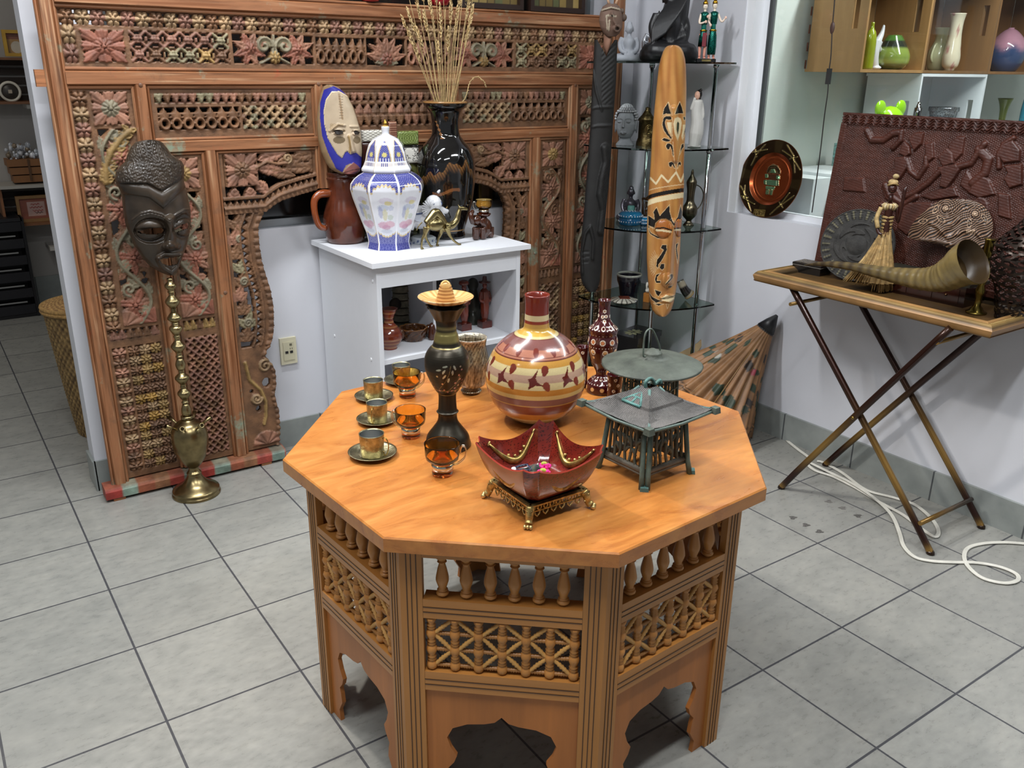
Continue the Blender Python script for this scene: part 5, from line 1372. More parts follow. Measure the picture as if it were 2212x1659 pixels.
def bowl_pt(s,t,inner=0.0):
    """s 0..8 around (side, chamfer alternately), t 0..1 up the wall"""
    k = int(s // 2) % 4; f = s % 2; CH = .155
    A = corner(k,1.0); Bc = corner(k + 1,1.0); d = (Bc - A) / 2 ** .5
    w = 1.4142
    if f < 1: p = A + d * (CH + (w - 2 * CH) * f); side = f
    else: 
        A2 = corner(k + 1,1.0); Nn = corner(k + 2,1.0); d2 = (Nn - A2) / 2 ** .5; p0 = Bc - d * CH; p1 = A2 + d2 * CH; g = f - 1; p = p0 + (p1 - p0) * g; side = None
    flare = .064 + (.137 - .064) * (t ** .62)
    if side is not None: ztop = .085 - .022 * math.sin(PI * side) ** .8; inw = 1 - .07 * t * math.sin(PI * side)
    else: ztop = .085 - .006 * math.sin(PI * (f - 1)); inw = 1.0 - .03 * math.sin(PI * (f - 1)) * t
    q = p * (flare - inner * .6) * inw
    return np.array([q[0],q[1],(.0 if not inner else .003) + (ztop if not inner else ztop - .0005) * t ** 1.55])
S = [k * 2 + x for k in range(4) for x in list(np.linspace(0,1,21)) + [1.001 + .999 * y for y in (0,.33,.66)]]
def crk(P):
    """wandering crackle lines"""
    x,y,z = P[...,0],P[...,1],P[...,2]; u = np.arctan2(y,x) * .10; v = z
    a = np.sin(u * 420 + 2.4 * np.sin(v * 350 + 1.7 * np.sin(u * 480))) + np.sin(v * 470 + 2.2 * np.sin(u * 380 + 1.3 * np.sin(v * 540)))
    return np.where((np.abs(a) < .10)[...,None],lin('2e0f0c'),lin('6e2219') * (1 + .15 * np.sin(u * 60 + v * 90)[...,None]))
TS = np.linspace(0,1,60)
def dense(S,k=3): return [a + (b - a) * q / k for a,b in zip(S,S[1:] + [8.0]) for q in range(k)]
S = dense(S,3)
G = np.array([[bowl_pt(s,t) for t in TS] for s in S]); Gi = np.array([[bowl_pt(s,t,.004) for t in TS] for s in S])
m = MB(); m.grid(G,crk(G),wrap_u=True); m.grid(Gi[:,::-1],crk(Gi)[:,::-1],wrap_u=True)
rim = np.stack([G[:,-1],Gi[:,-1]],1); m.grid(rim,'a03a2c',wrap_u=True,smooth=False)
n_ = len(S); m.F.append([i * 60 for i in range(n_)][::-1]); m.F.append([n_ * 60 + i * 60 + 59 for i in range(n_)]); m.S += [False,False]
m.build('bowl_body',painted('red_lacquer',.16,var=.08,coat=.5),bw)
MT['agold'] = bpy.data.materials['antique_gold']
for k in range(4):
    m = MB(); P = []
    for f in np.linspace(.10,.90,15):
        t = .90 - .42 * math.sin(PI * (f - .10) / .8); P.append(bowl_pt(2 * k + f,t,.0075))
    m.tube(P,[.0018 + .0042 * math.sin(PI * i / 14) for i in range(15)],'a98d50',8,flat=1.3)
    for i in (0,14): m.tube(spiral(0,0,.007,.002,0,1.2,12) @ np.array([[P[1][0] - P[0][0],P[1][1] - P[0][1],0],[0,0,1]]) / 1 * np.array([1 / (1e-9 + np.linalg.norm(P[1][:2] - P[0][:2])) if False else 60,60 if False else 60,1]) * 0 + np.array([P[i] + [0,0,.002 * math.sin(a)] + (P[1] - P[0]) / np.linalg.norm(P[1] - P[0]) * .004 * math.cos(a) for a in np.linspace(0,4,12)]),.002,'b89c60',6)
    for f in (.38,.5,.62,.30): m.ell(bowl_pt(2 * k + f,.90 - .42 * math.sin(PI * (f - .10) / .8) + .13,.0065),(.0032,.0032,.0036),'c2a668')
    for i in range(1,14): m.ell(P[i] + np.array([0,0,-.001]),(.0022,.0022,.0022),'d0b67a',n=8,m=5)
    m.build('swag_ornament','agold',bw)
# embroidered slippers lying in the bowl
def slipper(loc,rz,lb):
    t = empty('embroidered_slipper',loc,rz,lb,'slipper','embroidered slippers in the bowl')
    L = .058; n = 24; W = lambda s: .014 * (math.sin(PI * min(1,s * 1.02)) ** .45) * (1.1 - .2 * s)
    sole = [(-L / 2 + L * i / (n - 1),-W(i / (n - 1))) for i in range(n)] + [(L / 2 - L * i / (n - 1),W(1 - i / (n - 1))) for i in range(n)]
    m = MB(); m.prism(sole,.003,'ded8c8'); m.build('sole','matte',t)
    m = MB(); G = np.zeros((n,9,3)); 
    for i in range(n):
        s = i / (n - 1); w_ = W(s); hh = .011 if s < .45 else .011 + .006 * math.sin(PI * (s - .45) / .55)
        for j in range(9):
            a = PI * j / 8; cut = s < .5 and 2 < j < 6
            G[i,j] = (-L / 2 + L * s,math.cos(a) * w_,.003 + hh * (math.sin(a) if not cut else .25))
    cc = np.zeros((n,9,3)); cc[:] = lin('141c1c')
    for i in range(n):
        for j in range(9):
            h_ = float(hsh(i,j,5)); cc[i,j] = lin('26402a' if h_ > .65 else '5a2a2c' if h_ > .5 else '12181a')
    m.grid(G[::-1],cc); m.build('upper','matte',t)
    m = MB(); pts = [(-L / 2 + L * s,sg * W(s) * .85,.0145) for sg,ss in ((1,np.linspace(.02,.5,9)),(-1,np.linspace(.5,.02,9))) for s in ss]
    for q in range(3): m.tube([(x,y,z + .0014 * q) for x,y,z in pts],.0011,['1b2346','d8d8de','1b2346'][q],6,cf=(lambda T: np.where((np.mod(np.arange(len(T)),2) == 0)[:,None],lin('cfd2dc'),lin('1b2346'))) if q == 1 else None)
    m.build('beaded_trim','gloss',t)
    m = MB(); m.tube([(-L / 2 - .001,-.006,.006),(-L / 2 - .003,0,.019),(-L / 2 - .001,.006,.006)],.0045,'e6e6ea',8,flat=.5); m.build('heel_tab','matte',t)
    m = MB()
    for a in range(26):
        p = rng.normal(0,1,3); p /= np.linalg.norm(p); p[2] = abs(p[2]); c = np.array([L / 2 + .002,0,.010]); m.tube([c,c + p * .009,c + p * np.array([.015,.012,.010])],[.003,.0042,.003],'d4147c',6)
    m.build('pink_pompom','matte',t)
    m = MB(); m.ell((L / 2 + .002,0,.0185),(.007,.005,.005),'a8b23c',rotm('Y',.3)); m.build('beaded_bead','straw',t)
slipper((.615,-.600,TZ + .062),-.28,'embroidered black slipper with pink pompom lying in the red bowl, farther back')
slipper((.596,-.622,TZ + .062),-.32,'embroidered black slipper with pink pompom lying in the red bowl, nearer the front')
# ---------------------------------------------------------------- things on top of the white cabinet
def lathe_thing(name,B,pf,col,mat,label,cat,group=None,n=48,cf=None,rf=None,extra=None,sub=3):
    m = MB(); P_ = smooth_prof(pf,sub) if sub else pf
    m.lathe(P_ + (extra or []),col,n,cf=cf,rf=rf,caps=False); o = m.build(name,mat,loc=B); return tag(o,label,cat,group)
# brown wooden jug with a big handle
B = CT(747,522); B[2] = CBZ
pf = [(.004,0)] + [(36 * depth(B) / FPX,0)] + prof(B,[(500,43),(485,46),(465,45),(440,38),(422,33),(405,32),(390,34),(384,36),(380,33),(376,35),(371,34)])
jg = empty('wooden_jug',B,0,'polished brown wooden jug with thick curved handle at the left end of the cabinet top','jug')
m = MB(); zt = pf[-1][1]
m.lathe(smooth_prof(pf,3) + [(pf[-1][0] * .85,zt),(pf[-1][0] * .8,zt - .03),(pf[-1][0] * .6,zt - .08)],'5e2c1a',48,caps=False)
MT['polish'] = painted('polished_red_brown_wood',.16,var=.3,vs=16,coat=.5)
m.build('jug_body','polish',jg)
m = MB(); Pm = PLY(B[1]); m.tube(sp([Pm(*q) - B for q in ((728,421),(710,418),(690,420),(679,434),(680,460),(688,485),(700,493),(713,488))],5),list(np.interp(np.linspace(0,1,36),[0,.2,.5,1],[.009,.012,.010,.008])),'8a4420',12,flat=1.3); m.build('handle','polish',jg)
# pale mask with a blue band
MN = (-.35,-.93,.10); MP = PLN((1.06,1.215,1.25),MN)
rows = [(183,706,716),(186,700,726),(190,697,733),(208,691,751),(232,687,763),(256,685,771),(280,685,778),(305,688,781),(329,694,782),(353,705,781),(363,712,780),(371,724,777),(376,738,768)]
q3 = lambda pts: [(660 + a * .2411,160 + b * .2411) for a,b in pts]
inner = q3([(235,160),(300,155),(380,200),(440,300),(480,420),(505,540),(500,740),(455,700),(430,705),(400,715),(375,685),(350,700),(325,750),(290,720),(245,650),(200,570),(172,450),(165,330),(185,230)])
blue = q3([(165,140),(250,108),(320,140),(370,190),(430,290),(505,540),(505,860),(400,800),(360,820),(330,880),(275,850),(200,700),(150,560),(130,400),(130,260)])
lips = q3([(335,885),(380,830),(430,790),(470,820),(495,850),(440,895),(370,905)])
def bm_h(X,Y,U,V):
    h = .04 * np.sqrt(np.clip(1 - U ** 2,0,1)) + .004 + .004 * inpoly(X,Y,inner)
    h = h + ridge(X,Y,q3([(395,560),(415,640),(430,690)]),6,.016) + ridge(X,Y,q3([(215,510),(290,450),(350,460)]),3,.006) + ridge(X,Y,q3([(405,470),(470,470)]),3,.006)
    for cx,cy,r in ((295,520,12),(455,525,9)):
        a,b = q3([(cx,cy)])[0]; h = h + dome(X,Y,a,b,r,7,.012); 
    h = h - ridge(X,Y,q3([(250,515),(340,515)]),4,.010) - ridge(X,Y,q3([(428,520),(485,520)]),4,.010) + .010 * inpoly(X,Y,lips)
    return h
def bm_c(X,Y,U,V,H):
    Cc = np.tile(lin('8d7557'),X.shape + (1,)); Cc[inpoly(X,Y,blue)] = lin('2a2a8c'); ii = inpoly(X,Y,inner); Cc[ii] = lin('b3a086'); stroke(Cc,X,Y,inner,.9,'d9c8a4',True)
    stroke(Cc,X,Y,q3([(300,180),(330,400)]),2.2,'93795a'); 
    for k in range(9): y = 200 + k * 24; stroke(Cc,X,Y,q3([(300,y),(335,y + 4)]),.5,'5c4934')
    for k in range(10): x = 220 + k * 12; stroke(Cc,X,Y,q3([(x,500 - 5 * k if k < 6 else 470),(x + 6,445)]),.6,'8f7448'); 
    for cx,cy,rx in ((300,590,13),(460,590,8)):
        a,b = q3([(cx,cy)])[0]; Cc[((X - a) / rx) ** 2 + ((Y - b) / 8) ** 2 < 1] = lin('6b5a40')
    for pts in ([(250,505),(290,498),(340,510),(335,535),(290,545),(260,535)],[(425,510),(455,505),(490,520),(480,540),(445,545)]): Cc[inpoly(X,Y,q3(pts))] = lin('1d150f')
    stroke(Cc,X,Y,q3([(388,560),(400,640),(395,700)]),2.5,'9c8258'); Cc[inpoly(X,Y,lips)] = lin('7d4a42'); stroke(Cc,X,Y,q3([(340,885),(420,860),(495,850)]),.7,'2f1b18'); return Cc
m = MB(); relief(m,rows,MP,MN,90,170,bm_h,bm_c,back=.008)
o = m.build('painted_mask','satin'); tag(o,'pale long wooden face mask with blue painted band leaning on the screen above the jug','mask')
# eight-sided lidded jar, white and blue
B = CT(842,533); B[2] = CBZ
pfb = [(.01,0),(51 * depth(B) / FPX,0)] + prof(B,[(541,50),(535,48),(519,44.5),(500,48),(473,58),(449,66),(425,74),(405,79),(394,78),(384,71),(376,61),(371,51),(368,50)])
pfl = prof(B,[(368,53),(364,54),(361,53),(355,49),(345,45),(329,42),(312,37),(300,28),(294,17),(290,8),(285,7.5),(274,9),(271,6)])
jar = empty('porcelain_jar',B,face_th(B) - PI / 8 - .10,'white and blue eight-sided porcelain jar with domed lid and gold-tipped finial','ginger jar')
oct_rf = lambda T,Z: 1 / np.maximum(np.cos(np.mod(T,PI / 4) - PI / 8),.5) * .965
frb = frontrow(B,pfb); frl = frontrow(B,pfl)
def jar_c(lid):
    def cf(T,Z):
        u = (np.mod(T,PI / 4) - PI / 8) / (PI / 8); f = np.floor(T / (PI / 4)); W_ = lin('dcdde3'); Bl = lin('3b3f86'); Go = lin('c9b487')
        Cc = np.tile(W_,Z.shape + (1,)); au = np.abs(u)
        if not lid:
            s0,s1,e0,e1 = frb(388),frb(418),frb(512),frb(537); w = .93
            arch = s1 + (s0 - s1) * np.clip(1 - (u / .80) ** 2,0,1) ** .5 * .55
            blue_ = ((Z > arch) & (Z < frb(376))) | ((Z < e0 + (frb(500) - e0) * (au ** 2)) & (Z > e1)); Cc[blue_] = Bl
            lat = blue_ & ((np.abs(np.mod((u * .03 + Z) / .007,1) - .5) < .09) | (np.abs(np.mod((u * .03 - Z) / .007,1) - .5) < .09)); Cc[lat] = lin('7a7cb0')
            edge = np.abs(Z - arch + .003 * np.cos(u * 22)) < .0035; Cc[edge & (Z < frb(376))] = Go; edge = np.abs(Z - (e0 + (frb(500) - e0) * au ** 2) - .002 * np.cos(u * 20)) < .003; Cc[edge] = Go
            def blob(cu,row,ru,rz,col,k=.8):
                z0 = frb(row); q = ((u - cu) / ru) ** 2 + ((Z - z0) / rz) ** 2 + .35 * np.sin(u * 29 + Z * 700) * np.sin(Z * 900 - u * 17); m_ = (q < 1) & (Z < arch - .004) & (Z > e0); Cc[m_] = Cc[m_] * (1 - k) + lin(col) * k
            blob(.1,435,.55,.012,'b7a9bd',.5); blob(.25,440,.30,.008,'c9bd7a'); blob(-.15,450,.45,.012,'9aa5bb',.6); blob(-.05,465,.22,.022,'c7c08c',.7); blob(.45,450,.2,.010,'a3abc4',.6); blob(-.4,460,.2,.022,'6f74a8',.5); blob(.4,470,.25,.010,'a9b7a0',.6)
            blob(-.3,487,.45,.013,'c792a8'); blob(.35,485,.45,.013,'cf9fae'); blob(0,492,.4,.010,'b9829c',.7); blob(0,500,.6,.008,'a9b0c0',.5)
            bb = (Z < frb(541)) & (Z > .003); Cc[bb] = lin('c9c2bf'); Cc[bb & (np.abs(np.mod(u * 3,1) - .5) < .12)] = Bl; Cc[np.abs(Z - frb(541)) < .0012] = Bl
            Cc[(Z > frb(376))] = W_
        else:
            s0,s1 = frl(303),frl(350); wd = .80 * np.clip(1 - ((Z - s1) / (s0 - s1)) ** 2.2,0,1) ** .7
            ii = (Z > s1) & (Z < s0) & (au < wd); Cc[ii] = Bl; lat = ii & ((np.abs(np.mod((u * .02 + Z) / .007,1) - .5) < .1) | (np.abs(np.mod((u * .02 - Z) / .007,1) - .5) < .1)); Cc[lat] = lin('7a7cb0')
            zf = frl(335); q = np.hypot(u / .38,(Z - zf) / .009); a = np.arctan2((Z - zf) / .009,u / .38); Cc[q < .62 + .38 * np.abs(np.cos(a * 3.5))] = lin('cfc37c')
            Cc[(np.abs(au - wd) < .07) & (Z > s1) & (Z < s0)] = Go; Cc[ii & (Z < frl(343)) & (np.abs(np.sin(u * 9)) > .8)] = W_
            rb = (Z < frl(353)) & (Z > frl(361)); Cc[rb] = lin('cdc6c2'); Cc[rb & (au < .55) & (np.abs(np.sin(u * 14)) > .7)] = Bl
            Cc[Z > frl(273)] = lin('b8922f')
        rid = au > .90; Cc[rid] = lin('e9e9ee'); Cc[(au > .86) & (au < .90)] = Go
        return Cc
    return cf
m = MB(); m.lathe(fine_prof(pfb,.0016,4),n=320,cf=jar_c(False),rf=lambda T,Z: np.where(Z < frb(372),oct_rf(T,Z),1),caps=False); m.build('jar_body','gloss',jar)
m = MB(); zt = pfl[-1][1]; m.lathe([(.02,pfl[0][1] - .002)] + fine_prof(pfl,.0016,3),n=320,cf=jar_c(True),rf=lambda T,Z: 1 + (oct_rf(T,Z) - 1) * sm(-Z,-frl(300),-frl(312)),caps=True); lid = m.build('lid','gloss',jar)
m = MB(); m.lathe([(.006,zt),(.0085,zt + .004),(.008,zt + .009),(.004,zt + .016),(.0005,zt + .024)],'c9a04a',16); m.build('gold_finial','brass',lid)
# patchwork pottery vessel
PV = PLY(1.213); pv = empty('patchwork_vessel',np.r_[PV(843,520)[:2],CBZ],0,'patchwork pottery vessel of green, white and brown blocks behind the porcelain jar','vase')
O_ = np.array(pv.location)
def block(name,px0,px1,py0,py1,col,d0,d1,pat=None):
    A_,Bb = PV(px0,(py0 + py1) / 2),PV(px1,(py0 + py1) / 2); zt_,zb = PV((px0 + px1) / 2,py0)[2],PV((px0 + px1) / 2,py1)[2]
    m = MB(); nx,nz = 60,60; X,Z = np.meshgrid(np.linspace(0,1,nx),np.linspace(0,1,nz),indexing='ij'); Cc = np.tile(lin(col),X.shape + (1,))
    if pat: pat(X,Z,Cc)
    G = np.stack([A_[0] + (Bb[0] - A_[0]) * X,1.213 + d0 + 0 * X - .010 * np.sqrt(np.clip(1 - (2 * X - 1) ** 8,0,1)) * np.sqrt(np.clip(1 - (2 * Z - 1) ** 8,0,1)),zb + (zt_ - zb) * Z],-1)
    m.grid(G - O_,Cc); m.box(np.array([(A_[0] + Bb[0]) / 2,1.213 + (d0 + d1) / 2 + .004,(zt_ + zb) / 2]) - O_,((Bb[0] - A_[0]) * .98,d1 - d0,(zt_ - zb) * .98),col); m.build(name,'gloss',pv)
def dash(X,Z,Cc):
    for i in range(34):
        a = hsh(i,1); b = hsh(i,2); t = hsh(i,3) * PI; dx,dz = .06 * math.cos(t),.06 * math.sin(t); Cc[seg_d(X,Z,[(a - dx,b - dz),(a + dx,b + dz)]) < .018] = lin('1c1a18')
def cross(X,Z,Cc): Cc[(np.abs(np.mod((X + Z) * 4,1) - .5) < .07) | (np.abs(np.mod((X - Z) * 4,1) - .5) < .07)] = lin('2f2620')
def gridp(X,Z,Cc): Cc[(np.abs(np.mod(X * 6,1) - .5) < .12) | (np.abs(np.mod(Z * 9,1) - .5) < .12)] = lin('b08a70')
def curl(X,Z,Cc):
    for cx in (.25,.6,.9): Cc[np.abs(np.mod(np.hypot(X - cx,Z - .5) * 9,1) - .5) < .10] = lin('4c5a26')
def ringp(X,Z,Cc): Cc[np.abs(np.mod(np.hypot(X - .3,Z - .3) * 8,1) - .5) < .2] = lin('2c2c18')
block('white_lattice_block',781,826,281,306,'d6d2c6',.0,.036,cross); block('brown_side_block',782,800,306,372,'3f211a',.004,.036); block('brown_neck',838,856,262,306,'5a2c24',-.002,.036,gridp)
block('green_block',856,903,283,313,'8d9c5c',-.002,.036,curl); block('dashed_white_block',866,904,317,353,'d9d6cc',.0,.036,dash); block('black_edge',866,905,313,317,'15130f',-.002,.036); block('olive_base',800,906,356,520,'5a5c34',.004,.036,ringp); block('rim_collar',826,866,300,356,'6a5a40',.003,.036)
# black lacquer vase with gold mountains
B = CT(966,500); B[2] = CBZ; B = np.array([ony(966,512,1.150)[0],1.150,CBZ])
pf = [(.01,0),(38 * depth(B) / FPX,0)] + prof(B,[(497,38),(473,45),(437,56),(401,61),(377,62.5),(350,62.5),(332,58),(316,50),(302,38),(291,31),(275,29),(256,30),(240,35),(232,44),(225,47.5),(219,48)])
fr = frontrow(B,pf); zt = pf[-1][1]
def blk(T,Z):
    Cc = np.tile(lin('0d0c0c'),Z.shape + (1,)); th = face_th(B); Wd = wrapd(T - th)
    mt = fr(372) + .022 * np.sin(Wd * 3.1 + 1) + .012 * np.sin(Wd * 7.3) + .006 * np.sin(Wd * 19) + .05 * np.exp(-((Wd - .75) / .22) ** 2); d = mt - Z
    g = np.clip(1 - d / .035,0,1) * (.6 + .4 * np.sin(Wd * 60 + Z * 300)); ii = (d > 0) & (d < .038); Cc[ii] = (Cc * (1 - g[...,None] * .9) + lin('8f6236') * g[...,None] * .9)[ii]
    mt = fr(412) + .01 * np.sin(Wd * 5) + .05 * (np.abs(Wd) > 1) * 0; d = mt - Z; ii = (d > 0) & (d < .012) & (np.abs(Wd) < .5); Cc[ii] = lin('6b4226')
    ii = np.abs(Z - fr(500)) < .0015; Cc[ii] = lin('a07a44'); 
    ii = (Z > zt - .004); Cc[ii] = lin('9a7040'); ii = (Z > fr(300)) & (Z < fr(262)) & (np.abs(Wd + .5 + (Z - fr(280)) * 9) < .07 + .05 * np.sin(Z * 400)); Cc[ii] = lin('7a5230'); return Cc
m = MB(); m.lathe(fine_prof(smooth_prof(pf,3),.002,3) + [(pf[-1][0] * .92,zt + .001),(pf[-1][0] * .7,zt - .02),(pf[-4][0] * .6,zt - .12)],n=220,cf=blk,caps=False)
o = m.build('black_lacquer_vase',painted('black_lacquer',.05,var=.0,coat=.6),loc=B); tag(o,'tall glossy black lacquer vase with gold mountains holding dry grass','vase')
VB = B; VT = zt
# dry grass
ENDS = [(868,35),(880,18),(893,-30),(905,-60),(915,25),(925,-20),(940,-50),(950,8),(962,20),(968,60),(975,-10),(985,40),(990,5),(1000,-40),(1010,10),(1018,-20),(1022,12),(1030,-60),(885,70),(900,60),(935,30),(955,-70),(1005,-70),(870,-60),(945,90),(1012,60)]
for i,(ex,ey) in enumerate(ENDS):
    dy = rng.uniform(-.03,.02); E_ = ony(ex,ey,B[1] + dy); A_ = np.array([B[0] + rng.uniform(-.02,.02),B[1] + rng.uniform(-.02,.02),CBZ + VT - .05]); t = (E_[0] - B[0]) / .2 * .05
    M1 = np.array([B[0] + max(-.045,min(.045,t * 1.2)),B[1] + dy * .3,CBZ + VT + .002]); M2 = (M1 + E_) / 2 + [rng.uniform(-.006,.006),0,0]
    P = sp([A_,M1,M2,E_],6); m = MB(); m.tube(P,np.linspace(.0021,.0011,len(P)),'c2a673',5)
    d = (P[-1] - P[-5]); d /= np.linalg.norm(d); L = rng.uniform(.07,.12)
    if i % 3 != 2 or ey < 0:
        for q in range(52):
            s = q / 52; c = P[-1] - d * L * (1 - s) ; a = rng.uniform(0,2 * PI); w = .006 * math.sin(PI * (s * .85 + .12)) + .0015; off = np.array([math.cos(a),math.sin(a) * .8,.0]) * w
            m.tube([c,c + off * .8 + d * .004,c + off + d * .010],[.0011,.0028,.0008],['c8ab78','b59562','d2b888'][q % 3],4)
    elif i % 3 == 2:
        for q in range(6): c = P[-1] - d * .008 * q; m.tube([c,c + np.array([rng.uniform(-.01,.01),0,.012])],[.0008,.0004],'c0a370',4)
    o = m.build('dry_grass_stem','straw',loc=None); tag(o,'thin dry straw-coloured grass stem standing in the black lacquer vase','dried grass','dry grass in the black vase')
A_ = np.array([B[0] + .02,B[1],CBZ + VT - .04]); P = sp([A_,ony(1003,215,B[1] - .02),ony(1015,178,B[1] - .02),ony(1030,166,B[1] - .02),ony(1045,176,B[1] - .02),ony(1051,190,B[1] - .02)],6)
m = MB(); m.tube(P,.0016,'c2a673',5)
for q in range(40): c = P[8 + q * (len(P) - 9) // 40]; m.tube([c,c + np.array([rng.uniform(-.006,.006),rng.uniform(-.004,.004),rng.uniform(-.006,.005)])],[.0022,.0008],'c8ab78',4)
o = m.build('dry_grass_stem','straw'); tag(o,'single dry grass stem arching over to the right of the black lacquer vase','dried grass')

# white porcelain elephant
EY = 1.075; E = PLY(EY); B = CT(925,514); B = np.array([E(925,500)[0],EY,CBZ]); el = empty('porcelain_elephant',B,0,'white porcelain elephant with raised trunk and blue trim behind the brass camel','elephant figurine')
e = lambda a,b,dy=0: E(a,b) + [0,dy,0] - B
m = MB(); m.ell(e(910,470,.01),(.048,.040,.045),'ffffff'); m.ell(e(934,441,-.008),(.034,.032,.036),'ffffff')
m.tube(sp([e(948,452),e(962,455),e(974,442),e(977,424),e(968,409),e(954,408),e(945,417)],5),list(np.linspace(.015,.0055,31)),'ffffff',14)
for x,dy in ((885,0),(893,.05),(932,.0),(925,.05)): m.tube([e(x + 5,470,dy * .7),e(x,496,dy)],[.020,.015],'ffffff',12)
m.ell(e(915,449,-.034),(.026,.007,.030),'ffffff',rotm('Y',.3)); m.tube([e(950,455,-.01),e(958,468,-.02)],[.004,.001],'ffffff')
fused(m,'elephant_body',solid('d9dade',.12,var=.03,coat=.5,name='white_glaze'),el,.0025)
m = MB()
for i in range(9): a = 1.2 + i * .32; m.tube([e(917,448,-.041),e(917 + 18 * math.cos(a),448 - 20 * math.sin(a),-.040)],[.0016,.0028],'d5d6da',6)
m.tube(sp([e(926,440,-.036),e(935,432,-.034),e(946,436,-.030),e(940,446,-.034),e(930,446,-.037)],4),.0013,'3f568c',6); m.tube([e(944,436,-.026),e(936,470,-.030)],.0012,'3f568c',6)
m.tube([e(960,449,-.012),e(970,438,-.013),e(972,427,-.012)],.0022,'a07a45',6); m.ell(e(931,455,-.037),(.003,.002,.003),'1b1b22'); m.ell(e(905,467,-.024),(.038,.002,.018),'c9d0dc')
m.tube([e(880,462,-.026),e(905,458,-.030),e(922,462,-.028)],.0022,'33497e',6); m.build('blue_trim','gloss',el)
m = MB(); m.lathe([(.002,0),(.050,0),(.052,.004),(.047,.012),(.050,.02),(.040,.024)],n=72,c=(-.012,.02,0),cf=lambda T,Z: np.where((np.abs(Z - .008 - .004 * np.cos(T * 10)) < .0012)[...,None],lin('3f568c'),lin('cfd6da')),rf=lambda T,Z: 1 + .05 * np.abs(np.cos(T * 5)) * (Z < .015)); m.build('pedestal','gloss',el)

# brass camel
CY_ = .985; E = PLY(CY_); B = np.array([E(950,530)[0],CY_,CBZ]); e = lambda a,b,dy=0: E(a,b) + [0,dy,0] - B; fl = lambda p: np.array([p[0],p[1],0.001])
m = MB(); m.ell(e(940,485),(.040,.022,.024),'ffffff',rotm('Y',.05)); m.tube([e(930,476),e(941,461),e(955,476)],[.014,.008,.013],'ffffff',10); m.tube(sp([e(920,482),e(932,468),e(941,459),e(950,467),e(960,482)],4),list(.012 + .005 * np.sin(np.linspace(0,PI,17))),'ffffff',10)
m.tube(sp([e(960,489),e(975,487),e(986,476),e(990,462),e(993,452)],5),list(np.linspace(.017,.0075,21)),'ffffff',12); m.tube([e(991,450),e(1000,450),e(1010,452)],[.009,.0075,.0045],'ffffff',10); m.tube([e(991,446),e(990,441)],[.003,.001],'ffffff',6)
for P_,dy in (([(918,490),(914,505),(908,518),(907,532)],-.012),([(925,492),(922,508),(926,520),(934,534)],.012),([(958,492),(955,506),(950,518),(947,529)],.012),([(962,490),(967,505),(976,518),(988,532)],-.012)):
    Q = [e(a,b,dy) for a,b in P_]; Q[-1][2] = .003; m.tube(sp(Q,4),list(np.interp(np.linspace(0,1,13),[0,.35,.6,1],[.014,.007,.0045,.0042])),'ffffff',10); m.ell(Q[-1] + [.003,0,.0005],(.0075,.0055,.0035),'ffffff')
m.tube([e(912,480),e(904,488),e(900,498)],[.003,.0025,.003],'ffffff',6)
o = fused(m,'brass_camel',solid('8d7f58',.26,.95,.25,vs=30,name='old_brass_cast'),None,.0018,loc=B); tag(o,'small brass camel walking to the right on the cabinet front edge','camel figurine')

# brown glazed elephant holding a tray, with an amber cup standing on it
EY = 1.05; E = PLY(EY); B = np.array([E(1040,515)[0],EY,CBZ]); e = lambda a,b,dy=0: E(a,b) + [0,dy,0] - B
el = empty('glazed_elephant_holder',B,0,'brown glazed sitting elephant with a round tray on its back','elephant figurine')
m = MB(); m.ell(e(1046,492),(.031,.034,.040),'ffffff'); m.ell(e(1025,475,-.01),(.021,.022,.021),'ffffff'); m.tube(sp([e(1016,480,-.02),e(1011,470,-.024),e(1012,460,-.02),e(1018,455,-.012)],4),[.010] * 9 + [.008] * 4,'ffffff',10)
for x,dy in ((1022,-.02),(1036,-.025),(1058,-.005),(1040,.02)): m.tube([e(x,490,dy),np.array([*(e(x,515,dy)[:2]),.003])],[.015,.013],'ffffff',12)
m.ell(e(1037,478,-.026),(.015,.007,.019),'ffffff',rotm('Y',-.3)); m.tube([e(1017,487,-.024),e(1012,493,-.028)],[.004,.001],'ffffff'); m.tube([e(1045,478),e(1045,467)],[.016,.012],'ffffff',14)
fused(m,'elephant_body',solid('3f2013',.13,var=.25,coat=.6,name='brown_glaze'),el,.0022)
zt_ = E(1045,466)[2] - B[2]; cx = e(1045,466)[0]
m = MB(); m.lathe([(.004,zt_ - .003),(.020,zt_ - .002),(.027,zt_ + .004),(.028,zt_ + .009),(.0245,zt_ + .008),(.020,zt_ + .002),(.0003,zt_ + .001)],'3f2013',32,c=(cx,0,0),caps=False); m.build('round_tray',solid('3f2013',.13,var=.25,coat=.6),el)
o = copy_tree(a0); put(o,(B[0] + cx,B[1],CBZ + zt_ + .0012),2.9); o.scale = (.92,) * 3; tag(o,'amber glass cup in a metal holder standing on the brown elephant','glass cup','amber glass cups')

